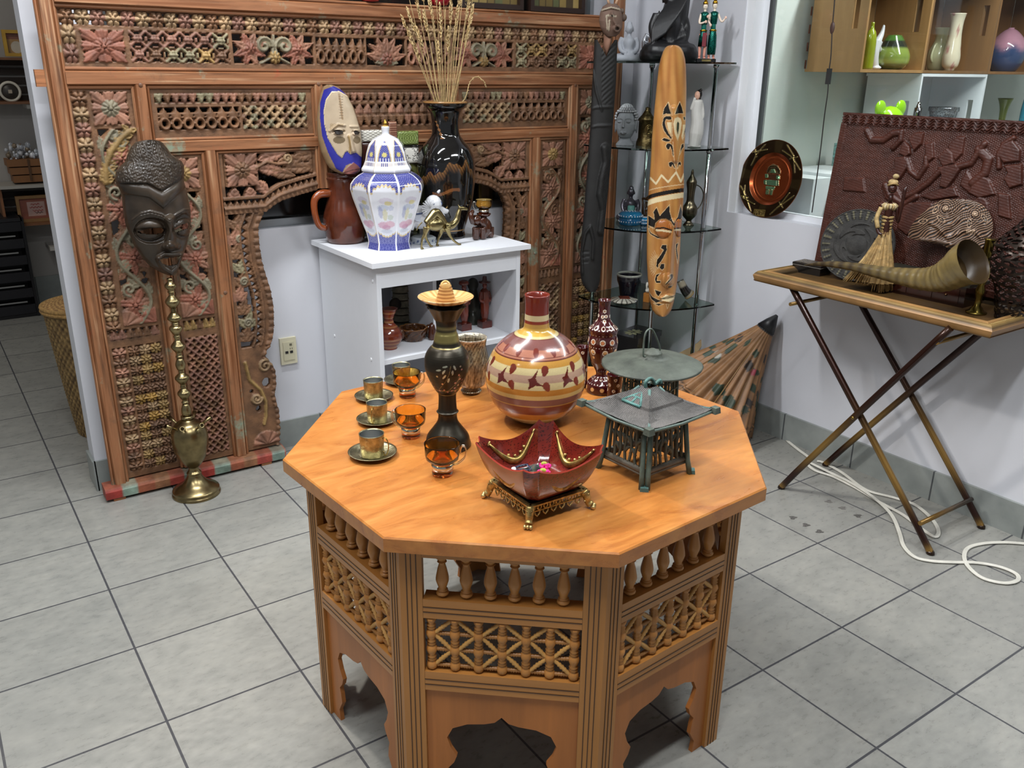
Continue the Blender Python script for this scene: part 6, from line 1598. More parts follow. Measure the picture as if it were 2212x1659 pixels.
# reflection of a gold frame in the window, modelled as a solid frame
m = MB(); F0 = ony(1040,440,1.372); F1 = ony(1062,372,1.372); x0,x1 = F0[0],F1[0] + .02; z0,z1 = .9275,1.12
pfm = empty('gold_frame_reflection',((x0 + x1) / 2,1.40,z0),0,'reflection of a narrow gold picture frame, built solid behind the right side of the arch','picture frame')
for bx_ in ((0,(x1 - x0),.0),):
    w_ = x1 - x0; h_ = z1 - z0
    for c,d in (((-w_ / 2 + .008,0,h_ / 2),(.016,.012,h_ - .032)),((w_ / 2 - .008,0,h_ / 2),(.016,.012,h_ - .032)),((0,0,.008),(w_,.012,.016)),((0,0,h_ - .008),(w_,.012,.016))): m.box(c,d,'9c8552')
m.build('frame','brass',pfm); m = MB(); m.box((0,.002,h_ / 2),(w_ - .02,.006,h_ - .02),'4a3522'); m.build('picture','satin',pfm)

# ---------------------------------------------------------------- inside the cabinet
def SH(px,py): return onz(px,py,SHZ)
B = SH(842,752); pf = [(.004,0),(16 * depth(B) / FPX,0)] + prof(B,[(748,17),(735,26),(722,28),(708,21),(698,12),(690,10),(682,12),(672,15),(668,17)])
m = MB(); zt = pf[-1][1]; zs = np.linspace(0,zt,9)
def pc(T,Z): return np.where((np.mod(Z / .016,1) < .45)[...,None],lin('6d2a18'),np.where((np.mod(Z / .016,1) < .7)[...,None],lin('9c6a40'),lin('7e3a22')))
m.lathe(smooth_prof(pf,5),n=48,cf=pc,rf=lambda T,Z: 1 + .45 * sm(Z,zt * .78,zt) * np.cos(T - .8),caps=False)
o = m.build('clay_pitcher','gloss',loc=B); tag(o,'small red clay pitcher with spout at the left of the cabinet shelf','pitcher')
B = SH(893,733); mg = empty('face_bowl',B,0,'brown pottery bowl with carved face sides on the cabinet shelf','bowl'); k = depth(B) / FPX
m = MB(); pf = [(.004,0),(23 * k,0),(25 * k,.008),(30 * k,.04),(31 * k,.05),(27 * k,.05),(24 * k,.02),(.001,.01)]
m.lathe(fine_prof(pf,.002,2),n=96,cf=lambda T,Z: np.where((Z > .049)[...,None],lin('8a5a2a'),lin('4a2c16') * (1 + .4 * np.sin(T * 14 + np.sin(Z * 300) * 2)[...,None] * (np.sin(Z * 260) > 0)[...,None])),rf=lambda T,Z: 1 + .05 * np.sin(T * 9) * np.sin(Z * 150),caps=False); m.build('bowl_body','gloss',mg)
m = MB()
for a in (3.4,-.3): c = np.array([math.cos(a),math.sin(a),0]) * 34 * k; m.ell(c + [0,0,.035],(.014,.013,.022),'4a2c18'); m.ell(c * 1.15 + [0,0,.05],(.009,.009,.009),'5c381e')
m.build('figure_handle','gloss',mg)
# pale carved stone tower with a dark top and little figures, behind
B = np.array([*SH(893,716)[:2],SHZ]); B[1] = min(B[1] + .08,1.29); B = np.array([ony(868,700,B[1])[0],B[1],SHZ])
tw = empty('stone_tower_ornament',B,0,'pale stone tower ornament with fluted pillar standing behind the face bowl','ornament')
m = MB(); h = .27
for z in np.linspace(.0,h - .03,9): m.lathe([(.036,z),(.038,z + .004),(.034,z + .008),(.034,z + (h - .03) / 9 - .002)],'8a8572',10)
m.box((0,0,h - .018),(.10,.08,.03),'77725f'); m.box((0,0,.012),(.11,.09,.024),'77725f'); m.build('pillar','stone',tw)
m = MB(); m.lathe([(.024,0),(.026,.004),(.02,.02),(.002,.022)],'2e241c',20,M=rotm('X',PI / 2),c=(-.045,-.03,.11)); m.build('round_niche','stone',tw)
# dark bust with flat cap
B = np.array([ony(945,700,1.22)[0],1.22,SHZ]); m = MB(); m.lathe([(.05,0),(.05,.012),(.025,.03),(.022,.07),(.04,.11),(.045,.16),(.03,.20)],'ffffff',20); m.ell((0,0,.21),(.055,.05,.022),'ffffff'); m.ell((0,-.03,.15),(.012,.02,.02),'ffffff'); m.ell((0,-.02,.17),(.035,.03,.04),'ffffff')
o = fused(m,'dark_bust',solid('17120f',.4,var=.2,name='dark_resin'),None,.003,loc=B); tag(o,'dark bust with a round cap at the back of the cabinet shelf','bust')
B = SH(934,733); m = MB(); m.lathe([(.017,0),(.018,.006),(.015,.04),(.010,.062),(.002,.068)],'4f2617',8); o = m.build('wooden_cone','polish',loc=B); tag(o,'small faceted brown wooden cone on the cabinet shelf behind the dark engraved vase','ornament')
def saint(B,h,hat,lb):
    t = empty('wooden_figurine',B,0,lb,'figurine'); W = '6e2c1c'
    m = MB(); m.box((0,0,.014),(.046,.040,.028),'571f16'); m.build('plinth','polish',t)
    m = MB(); m.tube(sp([(0,0,.02),(0,0,.04),(0,0,.06),(0,0,h * .5),(0,0,h * .68),(0,0,h * .76)],4),list(np.interp(np.linspace(0,1,21),[0,.1,.22,.5,.85,1],[.018,.012,.017,.022,.022,.010])),W,14,flat=.75)
    m.ell((0,-.001,h * .82),(.010,.010,.014),'8a4a30'); m.ell((0,-.011,h * .82),(.002,.003,.003),'8a4a30')
    for s in (-1,1): m.tube(sp([(s * .018,0,h * .70),(s * .024,-.004,h * .55),(s * .012,-.017,h * .52)],4),.006,W,8)
    for s in (-.5,.5): m.tube([(s * .014,-.016,h * .5),(s * .016,-.015,.06)],.0025,'571f16',6)
    fused(m,'body',solid('6e2c1c',.2,var=.2,coat=.4,name='red_carved_wood'),t,.0018,smooth=1)
    m = MB()
    if hat: m.lathe([(.002,0),(.024,-.001),(.025,.002),(.010,.006),(.008,.024),(.002,.025)],'5a2418',20,c=(0,0,h * .88))
    else: m.lathe([(.014,0),(.022,.006),(.020,.016),(.010,.020),(.002,.021)],'6a2a1c',8,c=(0,0,h * .86))
    m.build('hat','polish',t)
B = SH(1047,706); saint(B,zat(B,596),True,'red-brown wooden figurine with brimmed hat at the right of the cabinet shelf')
B = SH(1003,712); saint(B,zat(B,600),False,'red-brown wooden figurine with flat cap, left of the figurine in a hat')
B = np.array([ony(1022,690,1.12)[0],1.12,SHZ]); m = MB(); m.tube([(0,0,.0),(0,0,.08),(0,0,.14)],[.035,.030,.018],'ffffff',14); m.ell((0,0,.165),(.024,.024,.028),'ffffff'); m.ell((.02,-.01,.05),(.02,.02,.03),'ffffff'); m.ell((-.015,-.02,.03),(.018,.02,.03),'ffffff')
o = fused(m,'dark_seated_figure',solid('2c2c24',.35,var=.3,bmp=.2,name='dark_green_glaze'),None,.003,loc=B); tag(o,'dark greenish seated figure between the two wooden figurines','figurine')
for px,lb,s in ((912,'round black pot on the lowest cabinet shelf',1.0),(1150 - 190,'wide black pot on the lowest cabinet shelf, mostly hidden',1.1)):
    B = np.array([ony(px,800,1.12)[0],1.12,.108]); m = MB(); m.lathe([(.03 * s,0),(.05 * s,.03),(.06 * s,.08),(.045 * s,.13),(.03 * s,.16),(.034 * s,.17),(.03 * s,.17),(.02 * s,.13)],'14110f',36,caps=False); o = m.build('black_pot','gloss',loc=B); tag(o,lb,'pot')
# ---------------------------------------------------------------- things on the glass shelf
def atx(px,y,z):                     # point on level z whose column is px, at distance y
    lo,hi = 1.5,3.2
    for _ in range(40):
        m_ = (lo + hi) / 2
        if pr([m_,y,z])[0] < px: lo = m_
        else: hi = m_
    return np.array([lo,y,z])
def buddha_mb(h,robe=False):
    """seated cross-legged figure, facing -y, height h"""
    m = MB(); w = 'ffffff'
    m.tube(sp([(0,0,.10 * h),(0,0,.30 * h),(0,-.01 * h,.50 * h),(0,0,.63 * h)],4),list(h * np.array([.24,.23,.215,.205,.20,.205,.215,.22,.21,.18,.13,.09,.06])),w,16,flat=.72)
    for s in (-1,1):
        m.tube(sp([(s * .10 * h,.02 * h,.10 * h),(s * .30 * h,-.10 * h,.085 * h),(s * .22 * h,-.24 * h,.08 * h),(-s * .05 * h,-.25 * h,.075 * h)],5),list(h * np.linspace(.12,.07,16)),w,12)
        m.tube(sp([(s * .165 * h,0,.57 * h),(s * .225 * h,-.03 * h,.42 * h),(s * .19 * h,-.13 * h,.26 * h),(s * .06 * h,-.21 * h,.20 * h)],5),list(h * np.linspace(.070,.045,16)),w,10)
        m.ell((s * .105 * h,.01 * h,.755 * h),(.014 * h,.02 * h,.05 * h),w)
    m.ell((0,-.22 * h,.18 * h),(.075 * h,.04 * h,.025 * h),w)
    m.tube([(0,0,.60 * h),(0,0,.70 * h)],.055 * h,w,12); m.ell((0,-.015 * h,.78 * h),(.10 * h,.105 * h,.125 * h),w)
    m.ell((0,0,.90 * h),(.065 * h,.065 * h,.06 * h),w); m.ell((0,-.122 * h,.775 * h),(.014 * h,.022 * h,.03 * h),w); m.ell((0,-.108 * h,.735 * h),(.028 * h,.012 * h,.009 * h),w)
    for s in (-1,1): m.ell((s * .038 * h,-.104 * h,.795 * h),(.022 * h,.012 * h,.010 * h),w)
    if robe:
        for k in range(7): x = -.16 + k * .045; m.tube(sp([(x * h,-.05 * h,.62 * h),((x + .05) * h,-.125 * h,.45 * h),((x + .13) * h,-.15 * h,.25 * h)],4),.012 * h,w,8)
    return m
def curls(m,c,r,h,col,rad=.0042,z0=-.1):
    n = 0
    for i in range(7):
        ph = z0 + (PI / 2 - z0) * i / 6.5; k = max(1,int(2 * PI * r * math.cos(ph) / (rad * 1.9)))
        for j in range(k):
            a = 2 * PI * (j + .5 * (i % 2)) / k
            if math.sin(a) < -.45 and ph < .45: continue
            m.ell(np.array(c) + np.array([r * math.cos(ph) * math.cos(a),r * math.cos(ph) * math.sin(a),h * math.sin(ph)]),(rad,) * 3,col,n=7,m=5)
Z1,Z2,Z3,Z4,Z5 = LV
def zrow(B,row): return zat(B,row)
# top level
B = atx(1356,1.09,Z1); m = buddha_mb(zat(B,42)); o = fused(m,'grey_stone_buddha',solid('9fa3aa',.8,var=.08,bmp=.3,name='grey_cast_stone'),None,.003,loc=B); o.rotation_euler.z = -.6; tag(o,'pale grey stone seated buddha at the left of the top glass shelf','statue')
B = atx(1412,1.13,Z1); h = zat(B,28); bd = empty('silver_buddha',B,-1.0,'silver seated buddha with curled hair behind the black robed statue','statue')
fused(buddha_mb(h),'body',solid('b9bcc2',.24,.9,.05,name='silver_leaf'),bd,.0022)
m = MB(); curls(m,(0,.0,.80 * h),.098 * h,.115 * h,'b9bcc2',.011 * h,.15); curls(m,(0,0,.90 * h),.066 * h,.07 * h,'b9bcc2',.009 * h,.1); m.build('curled_hair','chrome',bd)
B = atx(1440,.96,Z1); m = buddha_mb(.30,True)
m.tube(sp([(.01,.03,.03),(.02,.03,.13),(.035,.02,.24),(.04,.01,.32)],4),list(np.linspace(.088,.045,13)),'ffffff',18,flat=.8)
for k in range(9): m.tube(sp([(.075 - .006 * k,-.03 + .003 * k,.26),(.03 - .012 * k,-.065,.18 - .005 * k),(-.03 - .006 * k,-.08,.10 - .004 * k)],4),.006,'ffffff',8)
m.tube(sp([(-.085,-.03,.036),(-.06,-.07,.038),(.0,-.085,.035),(.06,-.07,.036),(.085,-.03,.036)],4),.034,'ffffff',12)
o = fused(m,'black_robed_statue',solid('171719',.42,var=.2,bmp=.15,name='matte_black_resin'),None,.004,loc=B); o.rotation_euler.z = -.6; o.scale = (1,1,1.05); tag(o,'large black statue of a seated figure in a draped robe on the top glass shelf','statue')
# two green dancers
B = atx(1524,.80,Z1); dn = empty('dancer_pair_figurine',B,-.7,'pair of standing dancers in sparkling green dress on a black base','figurine'); dz = lambda row: zat(B,row); kx = depth(B) / FPX
m = MB(); m.box((0,0,.006),(.075,.05,.012),'141414'); m.build('base','gloss',dn); m = MB(); m.box((0.0,-.0255,.006),(.036,.001,.007),'b9a46a'); m.build('name_plate','brass',dn)
def dancer(x,y,top,skirt,arms,name):
    H = dz(top); sk = 'e3a08c'; g = '0e6a5c'
    m = MB()
    for s in (-1,1): m.tube(sp([(x + s * .008,y,H * .45),(x + s * .010,y - .003,H * .25),(x + s * .009,y,.018)],4),list(np.linspace(.008,.0045,9)),sk,8); m.ell((x + s * .010,y - .008,.015),(.0055,.012,.004),sk)
    m.tube([(x,y,H * .42),(x,y,H * .60),(x,y,H * .78)],[.014,.012,.015],g,12,flat=.8); m.tube([(x,y,H * .78),(x,y,H * .84)],.005,'ead9c4',8); m.ell((x,y - .001,H * .885),(.0095,.0095,.0125),'efe2d0'); m.ell((x,y - .010,H * .885),(.002,.003,.002),'efe2d0'); m.ell((x,y + .002,H * .895),(.0105,.0095,.012),'1a1212')
    for a in arms: m.tube(sp([np.array(p) * [1,1,H] + [x,y,0] for p in a],4),list(np.linspace(.0055,.0032,9)),'f0dcc8',7); m.ell(np.array(a[-1]) * [1,1,H] + [x,y,0],(.005,.004,.006),'f0c8b4')
    m.build(name,'satin',dn); m = MB()
    m.lathe([(.012,H * .50),(.016,H * .42),(.018,H * .25),(.016,H * skirt),(.014,H * skirt)],g,20,c=(x,y,0),caps=False); m.lathe([(.0125,H * .60),(.0150,H * .72),(.016,H * .78),(.008,H * .80)],g,20,c=(x,y,0),caps=False)
    m.build('sequin_dress','sparkle',dn); m = MB(); m.lathe([(.0095,H * .915),(.010,H * .935),(.007,H * .965),(.002,H)],'b98c2c',12,c=(x,y,0)); m.lathe([(.0135,H * .49),(.0145,H * .50),(.0135,H * .515)],'b98c2c',16,c=(x,y,0),caps=False); m.build('gold_crown','brass',dn)
    if skirt > .2: m = MB(); m.box((x + .004,y - .017,H * .36),(.016,.003,H * .22),'7a2430'); m.build('red_sash','satin',dn)
dancer(-.018,-.004,-2,.30,[[(-.014,0,.76),(-.019,-.010,.62),(.004,-.022,.64)],[(.014,0,.76),(.018,-.016,.68),(.010,-.024,.72)]],'dancer')
dancer(.020,.004,-4,.12,[[(-.014,0,.76),(-.022,-.012,.66),(-.014,-.022,.58)],[(.014,0,.76),(.030,-.006,.64),(.044,-.012,.70)]],'dancer')
# second level
B = atx(1350,1.06,Z2); hb = empty('buddha_head',B,-.95,'grey stone buddha head with bead-like hair on the second glass shelf','sculpture'); h = zat(B,222); r_ = 24 * depth(B) / FPX
m = MB(); m.lathe([(r_ * .85,0),(r_ * .8,.006),(r_ * .5,.022),(r_ * .5,.04)],'ffffff',24); m.ell((0,0,h * .50),(r_ * .92,r_ * 1.0,h * .36),'ffffff'); m.ell((0,-.003,h * .38),(r_ * .78,r_ * .92,h * .26),'ffffff')
m.tube(sp([(0,-r_ * .98,h * .60),(0,-r_ * 1.12,h * .48),(0,-r_ * 1.2,h * .43)],3),[.0035,.004,.0045,.005,.0055,.007,.007],'ffffff',8)
for s in (-1,1):
    m.ell((s * r_ * .38,-r_ * .88,h * .57),(r_ * .24,.006,.0055),'ffffff'); m.tube(sp([(s * r_ * .12,-r_ * 1.0,h * .62),(s * r_ * .4,-r_ * .96,h * .655),(s * r_ * .7,-r_ * .76,h * .62)],3),.0018,'ffffff',6)
    m.ell((s * r_ * .95,.004,h * .45),(.004,.010,h * .17),'ffffff'); m.ell((s * r_ * .17,-r_ * .97,h * .315),(r_ * .17,.006,.004),'ffffff')
m.ell((0,-r_ * .93,h * .29),(r_ * .22,.006,.004),'ffffff'); fused(m,'head',solid('868b8e',.6,var=.15,bmp=.25,name='grey_weathered_stone'),hb,.0018)
m = MB(); curls(m,(0,.004,h * .66),r_ * .98,h * .24,'b4b8ba',.0052,-.15); curls(m,(0,.004,h * .84),r_ * .55,h * .12,'b4b8ba',.005,.0); m.build('beaded_hair','stone',hb)
B = atx(1394,1.0,Z2); bl = empty('brass_lantern',B,.2,'dark gold pierced brass lantern with domed top beside the stone head','lantern'); P_ = prof(B,[(311,21),(306,20),(300,18),(298,17),(262,17),(260,19),(256,18),(248,11),(240,6),(236,4),(233,5)])
m = MB(); m.lathe([(P_[0][0],0)] + P_[1:] + [(.001,P_[-1][1] + .004)],'6a5c3c',40,caps=False); m.build('lantern_body','brassd',bl)
m = MB(); zc = zat(B,280); r_ = 17.4 * depth(B) / FPX
for a in (-2.2,-1.1): 
    for rr_ in (.016,.011,.006): m.tube([(r_ * math.cos(a + rr_ / r_ * math.cos(t)),r_ * math.sin(a + rr_ / r_ * math.cos(t)),zc + rr_ * 1.3 * math.sin(t)) for t in np.linspace(0,2 * PI,20,endpoint=False)],.0011,'b9a468',5,closed=True)
m.build('medallion','brass',bl); m = MB(); z0 = zat(B,236); m.tube(sp([(.004,0,z0),(.018,0,z0 + .006),(.022,0,z0 - .010),(.012,0,z0 - .022)],4),.0014,'8a7440',6); m.build('ring_handle','brass',bl)
B = atx(1499,.83,Z2); fg = empty('porcelain_lady',B,-.95,'white glazed porcelain lady figurine with black hair at the right of the second shelf','figurine'); H = zat(B,193)
m = MB(); m.tube(sp([(0,0,.004),(.004,0,H * .20),(.006,0,H * .42),(0,0,H * .62),(.002,0,H * .76),(0,0,H * .83)],4),list(np.interp(np.linspace(0,1,21),[0,.25,.5,.75,.93,1],[.030,.038,.032,.027,.025,.009])),'ffffff',16,flat=.8)
m.tube(sp([(.018,0,H * .76),(.026,-.004,H * .55),(.012,-.018,H * .42)],4),.008,'ffffff',8); m.tube(sp([(-.018,0,H * .76),(-.022,-.012,H * .66),(-.008,-.018,H * .86)],4),.0065,'ffffff',8); m.ell((0,0,H * .02),(.03,.026,.008),'ffffff')
fused(m,'robe',solid('c4c2bc',.14,var=.05,coat=.5,name='cream_glaze'),fg,.002)
m = MB(); m.ell((-.002,-.004,H * .90),(.012,.013,.017),'d8a890'); m.ell((-.002,-.016,H * .90),(.002,.003,.003),'d8a890'); m.build('face','gloss',fg); m = MB(); m.ell((.003,.004,H * .915),(.014,.014,.019),'15110f'); m.ell((.010,0,H * .985),(.006,.006,.007),'15110f'); m.tube([(.012,.002,H * .9),(.008,-.006,H * .82)],[.005,.003],'15110f'); m.build('hair','gloss',fg)
# third level
B = atx(1360,1.12,Z3); sb = empty('candle_buddha',B,-.65,'small dark silver buddha holding a pale green candle behind the blue boxes','statue'); h = zat(B,398)
fused(buddha_mb(h),'body',solid('55525a',.3,.6,.2,name='dark_pewter'),sb,.002); m = MB(); m.lathe([(.015,.22 * h),(.016,.25 * h),(.016,.42 * h),(.013,.44 * h),(.001,.44 * h)],'5f9c92',20,c=(0,-.30 * h,0)); m.build('candle','satin',sb)
def dotted_box(px,y,py0,py1,hw,lb):
    B = atx(px,y,Z3); hz = zat(B,py0); r = hw * depth(B) / FPX; t = empty('blue_dotted_box',B,0,lb,'trinket box','blue dotted trinket boxes')
    m = MB(); m.lathe([(r * .9,0),(r,.003),(r,hz * .52),(r * .96,hz * .55)],'12608f',40); m.build('box_base','gloss',t)
    m2 = MB(); m2.lathe([(r * .98,hz * .56),(r * 1.03,hz * .6),(r * 1.0,hz * .85),(r * .8,hz),(.001,hz * 1.05)],'1a79a8',40,caps=False); l = m2.build('lid','gloss',t)
    m = MB()
    for z,k,q in ((hz * .28,1.0,26),(hz * .72,1.03,26)):
        for i in range(q): a = 2 * PI * i / q; m.ell((r * k * math.cos(a),r * k * math.sin(a),z),(.0022,.0022,.0035),'dfe8ee',n=7,m=5)
    for k,q in ((.72,16),(.45,10),(.2,5)):
        for i in range(q): a = 2 * PI * i / q; m.ell((r * k * math.cos(a),r * k * math.sin(a),hz * 1.03 - (.10 * hz) * (k > .7) + .001),(.003,.0022,.0012),'e6edf2',n=7,m=5)
    m.build('white_dots','gloss',l)
dotted_box(1361,1.02,457,484,25,'larger round blue box with white painted dots on the third glass shelf')
dotted_box(1391,.985,470,492,13,'smaller blue box with white painted dots beside the larger one')
B = atx(1403,1.07,Z3); m = MB(); r = 13 * depth(B) / FPX; hz = zat(B,418)
for k in range(4):
    a = k * PI / 2 + PI / 4; m.tube([(r * math.cos(a),r * math.sin(a),0),(r * 1.35 * math.cos(a),r * 1.35 * math.sin(a),hz * .8)],.004,'5a3b1c',6)
    b = a + PI / 2; 
    for z,q in ((.004,1),(hz * .8,1.35)): m.tube([(r * q * math.cos(a),r * q * math.sin(a),z),(r * q * math.cos(b),r * q * math.sin(b),z)],.005,'5a3b1c',6)
    for s in (.35,.65):
        c = np.array([math.cos(a) * (1 - s) + math.cos(b) * s,math.sin(a) * (1 - s) + math.sin(b) * s]) * r * 1.15
        for z in (.25,.55): m.tube([(c[0] + (c[1] * .3) * math.cos(t),c[1] - (c[0] * .3) * math.cos(t),hz * (z + .12 * math.sin(t))) for t in np.linspace(0,5,10)],.002,'6b4824',5)
m.lathe([(r * 1.2,hz * .82),(r * .7,hz * .92),(.001,hz)],'5a3b1c',4,rf=None); o = m.build('pierced_wooden_box','darkwood',loc=B); tag(o,'brown pierced wooden box half hidden behind the long mask on the third shelf','box')
B = atx(1487,.87,Z3); ew = empty('brass_ewer',B,-.6,'dark brass ewer with slim spout and curved handle right of the long mask','ewer')
P_ = prof(B,[(488,12),(484,11),(478,6),(474,7),(465,15),(455,17),(446,15),(436,9),(425,8),(410,9),(398,11),(392,11),(386,8),(378,3.5),(372,3),(366,1.5)])
m = MB(); m.lathe([(P_[0][0],0)] + smooth_prof(P_[1:],3),'6b6350',32); m.build('ewer_body','brass',ew); k = depth(B) / FPX
m = MB(); z = lambda r_: zat(B,r_); m.tube(sp([(8 * k,0,z(398)),(20 * k,0,z(405)),(27 * k,0,z(420)),(24 * k,0,z(440)),(14 * k,0,z(455))],5),.0024,'6b6350',7); m.build('handle','brass',ew)
m = MB(); m.tube(sp([(-14 * k,0,z(462)),(-22 * k,0,z(440)),(-20 * k,0,z(415))],5),list(np.linspace(.006,.002,11)),'6b6350',8); m.build('spout','brass',ew)
# fourth level
B = atx(1357,1.03,Z4); P_ = prof(B,[(622,18),(616,22),(606,26),(596,27),(591,27)]); zt = P_[-1][1]
m = MB(); m.lathe([(P_[0][0],0)] + P_[1:] + [(P_[-1][0] * .93,zt + .001),(P_[-1][0] * .9,zt - .01),(P_[0][0],.01),(.001,.008)],n=48,cf=lambda T,Z: np.where((Z > zt - .004)[...,None],lin('c2c3b4'),lin('14121f')),caps=False); o = m.build('dark_bowl','gloss',loc=B); tag(o,'dark blue glazed bowl with pale rim on the fourth glass shelf','bowl')
B = atx(1347,.965,Z4); k = depth(B) / FPX; m = MB(); n = 8; a = np.linspace(0,2 * PI,9)[:-1] + .2; R8 = 30 * k
def octc(T,Z): 
    return np.where((Z < .012)[...,None],lin('121014'),np.where((np.abs(np.sin(T * 8)) > .55)[...,None],lin('b9b6a8'),lin('2a1d1c')))
m.lathe([(R8 * .6,0),(R8,.012),(R8,.016),(R8 * .93,.018),(R8 * .55,.024),(.001,.026)],n=64,cf=octc,rf=lambda T,Z: .96 / np.maximum(np.cos(np.mod(T,PI / 4) - PI / 8),.5),caps=False)
m.box((0,-.002,.0258),(R8 * .75,R8 * .75,.003),'6a3423',rotm('Z',.7)); o = m.build('octagonal_box','gloss',loc=B); tag(o,'flat dark octagonal box with pale inlay in front of the dark bowl','box'); o.rotation_euler.z = .3
m = MB(); m.ell((R8 * .05,-R8 * .98,.016),(.006,.004,.006),'d8d8dc'); m.build('clasp','chrome',o)
B = atx(1399,.93,Z4); wb = empty('stamped_wooden_block',B,.3,'small wooden block ornament with a white bird shape, left of the long mask tip','ornament'); m = MB(); m.box((0,0,.020),(.034,.028,.040),'b0702f'); m.tube([(-.008,-.0145,.014),(.0,-.0145,.022),(.008,-.0145,.028)],.001,'2a1a10',5); m.tube([(-.002,-.0145,.034),(.0,-.0145,.010)],.001,'2a1a10',5); m.build('block','satin',wb)
m = MB(); m.ell((-.004,0,.052),(.016,.010,.011),'d9d5c8'); m.tube(sp([(-.012,0,.055),(-.016,0,.072),(-.010,0,.088)],3),[.006,.005,.004,.005,.006,.006,.005],'d9d5c8',8); m.build('white_bird','satin',wb)
B = atx(1482,.86,Z4); A_ = B + [-.03,0,.10]; m = MB(); P = [atx(1466,.88,Z4) + [0,0,.088],atx(1478,.86,Z4) + [0,0,.045],atx(1488,.85,Z4) + [0,0,.024]]
m.tube(sp(P,6),list(np.linspace(.016,.024,13)),'1c1815',16,cf=lambda T: np.where((np.sin(T * 9) > .6)[:,None],lin('8f8672'),lin('1d1917'))); d = P[2] - P[1]; d /= np.linalg.norm(d); m.tube([P[2] - d * .002,P[2] + d * .004],.025,'9a8152',16); m.tube([P[2] + d * .0035,P[2] + d * .0045],.019,'15110d',16); o = m.build('horn_tumbler','gloss'); tag(o,'short black horn cup lying on the fourth shelf right of the long mask','horn cup')
# lowest level
B = atx(1372,1.0,Z5); lb_ = empty('black_lacquer_box',B,.25,'black lacquer box with a cream floral lid on the lowest glass shelf','box'); z = zat(B,716)
m = MB(); m.box((0,0,z * .42),(.19,.13,z * .84),'100e0d'); m.build('box_body','gloss',lb_); m = MB(); m.box((0,0,z * .92),(.20,.14,z * .15),'12100e'); l_ = m.build('lid','gloss',lb_)
m = MB(); 
for i in range(9): a = i * .7; m.ell((-.02 + .035 * math.cos(a),.01 + .02 * math.sin(a),z * .995 + .0005),(.018,.009,.0012),'b8b48e',rotm('Z',a),n=10,m=5)
m.build('cream_flower','satin',l_)
P0 = onx(1462,752,2.50); P0 = atx(1455,.86,Z5); pd = empty('painted_paddle',P0,0,'pale wooden paddle painted with a dark floral disc on the lowest glass shelf','paddle')
nn = np.array([-.5,-.85,.15]); nn /= np.linalg.norm(nn); ax = np.array([.62,-.30,.72]); ax -= nn * (ax @ nn); ax /= np.linalg.norm(ax); bx_ = np.cross(ax,nn)
Mp = np.stack([bx_,ax,-nn],1); m = MB(); c0_ = np.array([0,0,.001])
out_ = [(.046 * math.cos(t),.055 + .055 * math.sin(t)) for t in np.linspace(-PI * .5 - 1.9,-PI * .5 + 1.9,26)] ; out_ = out_ + [(.022,.13),(.012,.17),(.011,.23),(-.011,.23),(-.012,.17),(-.022,.13)]
m.prism(out_,.006,'b49a74',Mp,c0_); m.build('blade','satin',pd); m = MB(); m.prism([(.034 * math.cos(t),.055 + .042 * math.sin(t)) for t in np.linspace(0,2 * PI,28)[:-1]],.001,'2c2a16',Mp,c0_ + -nn * -.0005 + nn * .0012)
for i in range(12): a = i * .53; q = np.array([.022 * math.cos(a),.055 + .028 * math.sin(a),0]); m.ell(Mp @ q + c0_ + nn * .002,(.006,.006,.006),['7a2c20','c2b36a','4c6030'][i % 3],n=8,m=5)
m.build('painted_disc','gloss',pd)
B = atx(1432,.93,Z5); m = MB(); m.lathe([(.02,0),(.024,.002),(.024,.012),(.02,.014),(.018,.008),(.001,.006)],'3a3a36',24,caps=False); o = m.build('small_tin','satin',loc=B); tag(o,'small dark tin between the lacquer box and the painted paddle','tin')
# ---------------------------------------------------------------- folding tray table
TZ2 = .782
TX0,TX1,TY0,TY1 = 2.225,2.598,-.640,.238
tt = empty('folding_tray_table',((TX0 + TX1) / 2,(TY0 + TY1) / 2,0),0,'folding tray table with gilt moulded frame top and crossed dark legs by the right wall','tray table')
OT = np.array([(TX0 + TX1) / 2,(TY0 + TY1) / 2,0])
Wx,Wy = (TX1 - TX0) / 2,(TY1 - TY0) / 2
m = MB()
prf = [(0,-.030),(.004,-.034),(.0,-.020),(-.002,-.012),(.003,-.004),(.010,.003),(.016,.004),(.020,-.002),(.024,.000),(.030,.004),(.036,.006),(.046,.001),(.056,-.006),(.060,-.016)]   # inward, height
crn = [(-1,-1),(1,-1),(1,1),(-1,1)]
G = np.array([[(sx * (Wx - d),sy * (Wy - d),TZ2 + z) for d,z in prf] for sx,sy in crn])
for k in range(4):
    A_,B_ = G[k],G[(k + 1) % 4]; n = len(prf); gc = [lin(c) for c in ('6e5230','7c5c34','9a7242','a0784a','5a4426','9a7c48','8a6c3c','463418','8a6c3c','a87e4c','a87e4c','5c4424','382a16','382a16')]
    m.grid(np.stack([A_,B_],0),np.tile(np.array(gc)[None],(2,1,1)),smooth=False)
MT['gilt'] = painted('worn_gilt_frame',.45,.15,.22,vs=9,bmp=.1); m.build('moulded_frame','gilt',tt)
m = MB()
for k in range(4):
    a,b = np.array(crn[k]) * (Wx - .022,Wy - .022),np.array(crn[(k + 1) % 4]) * (Wx - .022,Wy - .022); L = np.linalg.norm(b - a); q = int(L / .0085)
    for i in range(q): c = a + (b - a) * (i + .5) / q; m.ell((c[0],c[1],TZ2 + .0005),(.003,.003,.002),'b39a5e',n=6,m=4)
m.build('beading','gilt',tt)
m = MB(); m.box((0,0,TZ2 - .018),(Wx * 2 - .115,Wy * 2 - .115,.008),'5c4322'); m.box((0,0,TZ2 - .028),(Wx * 2 - .02,Wy * 2 - .02,.008),'4a3418'); m.build('tray_panel','gilt',tt)
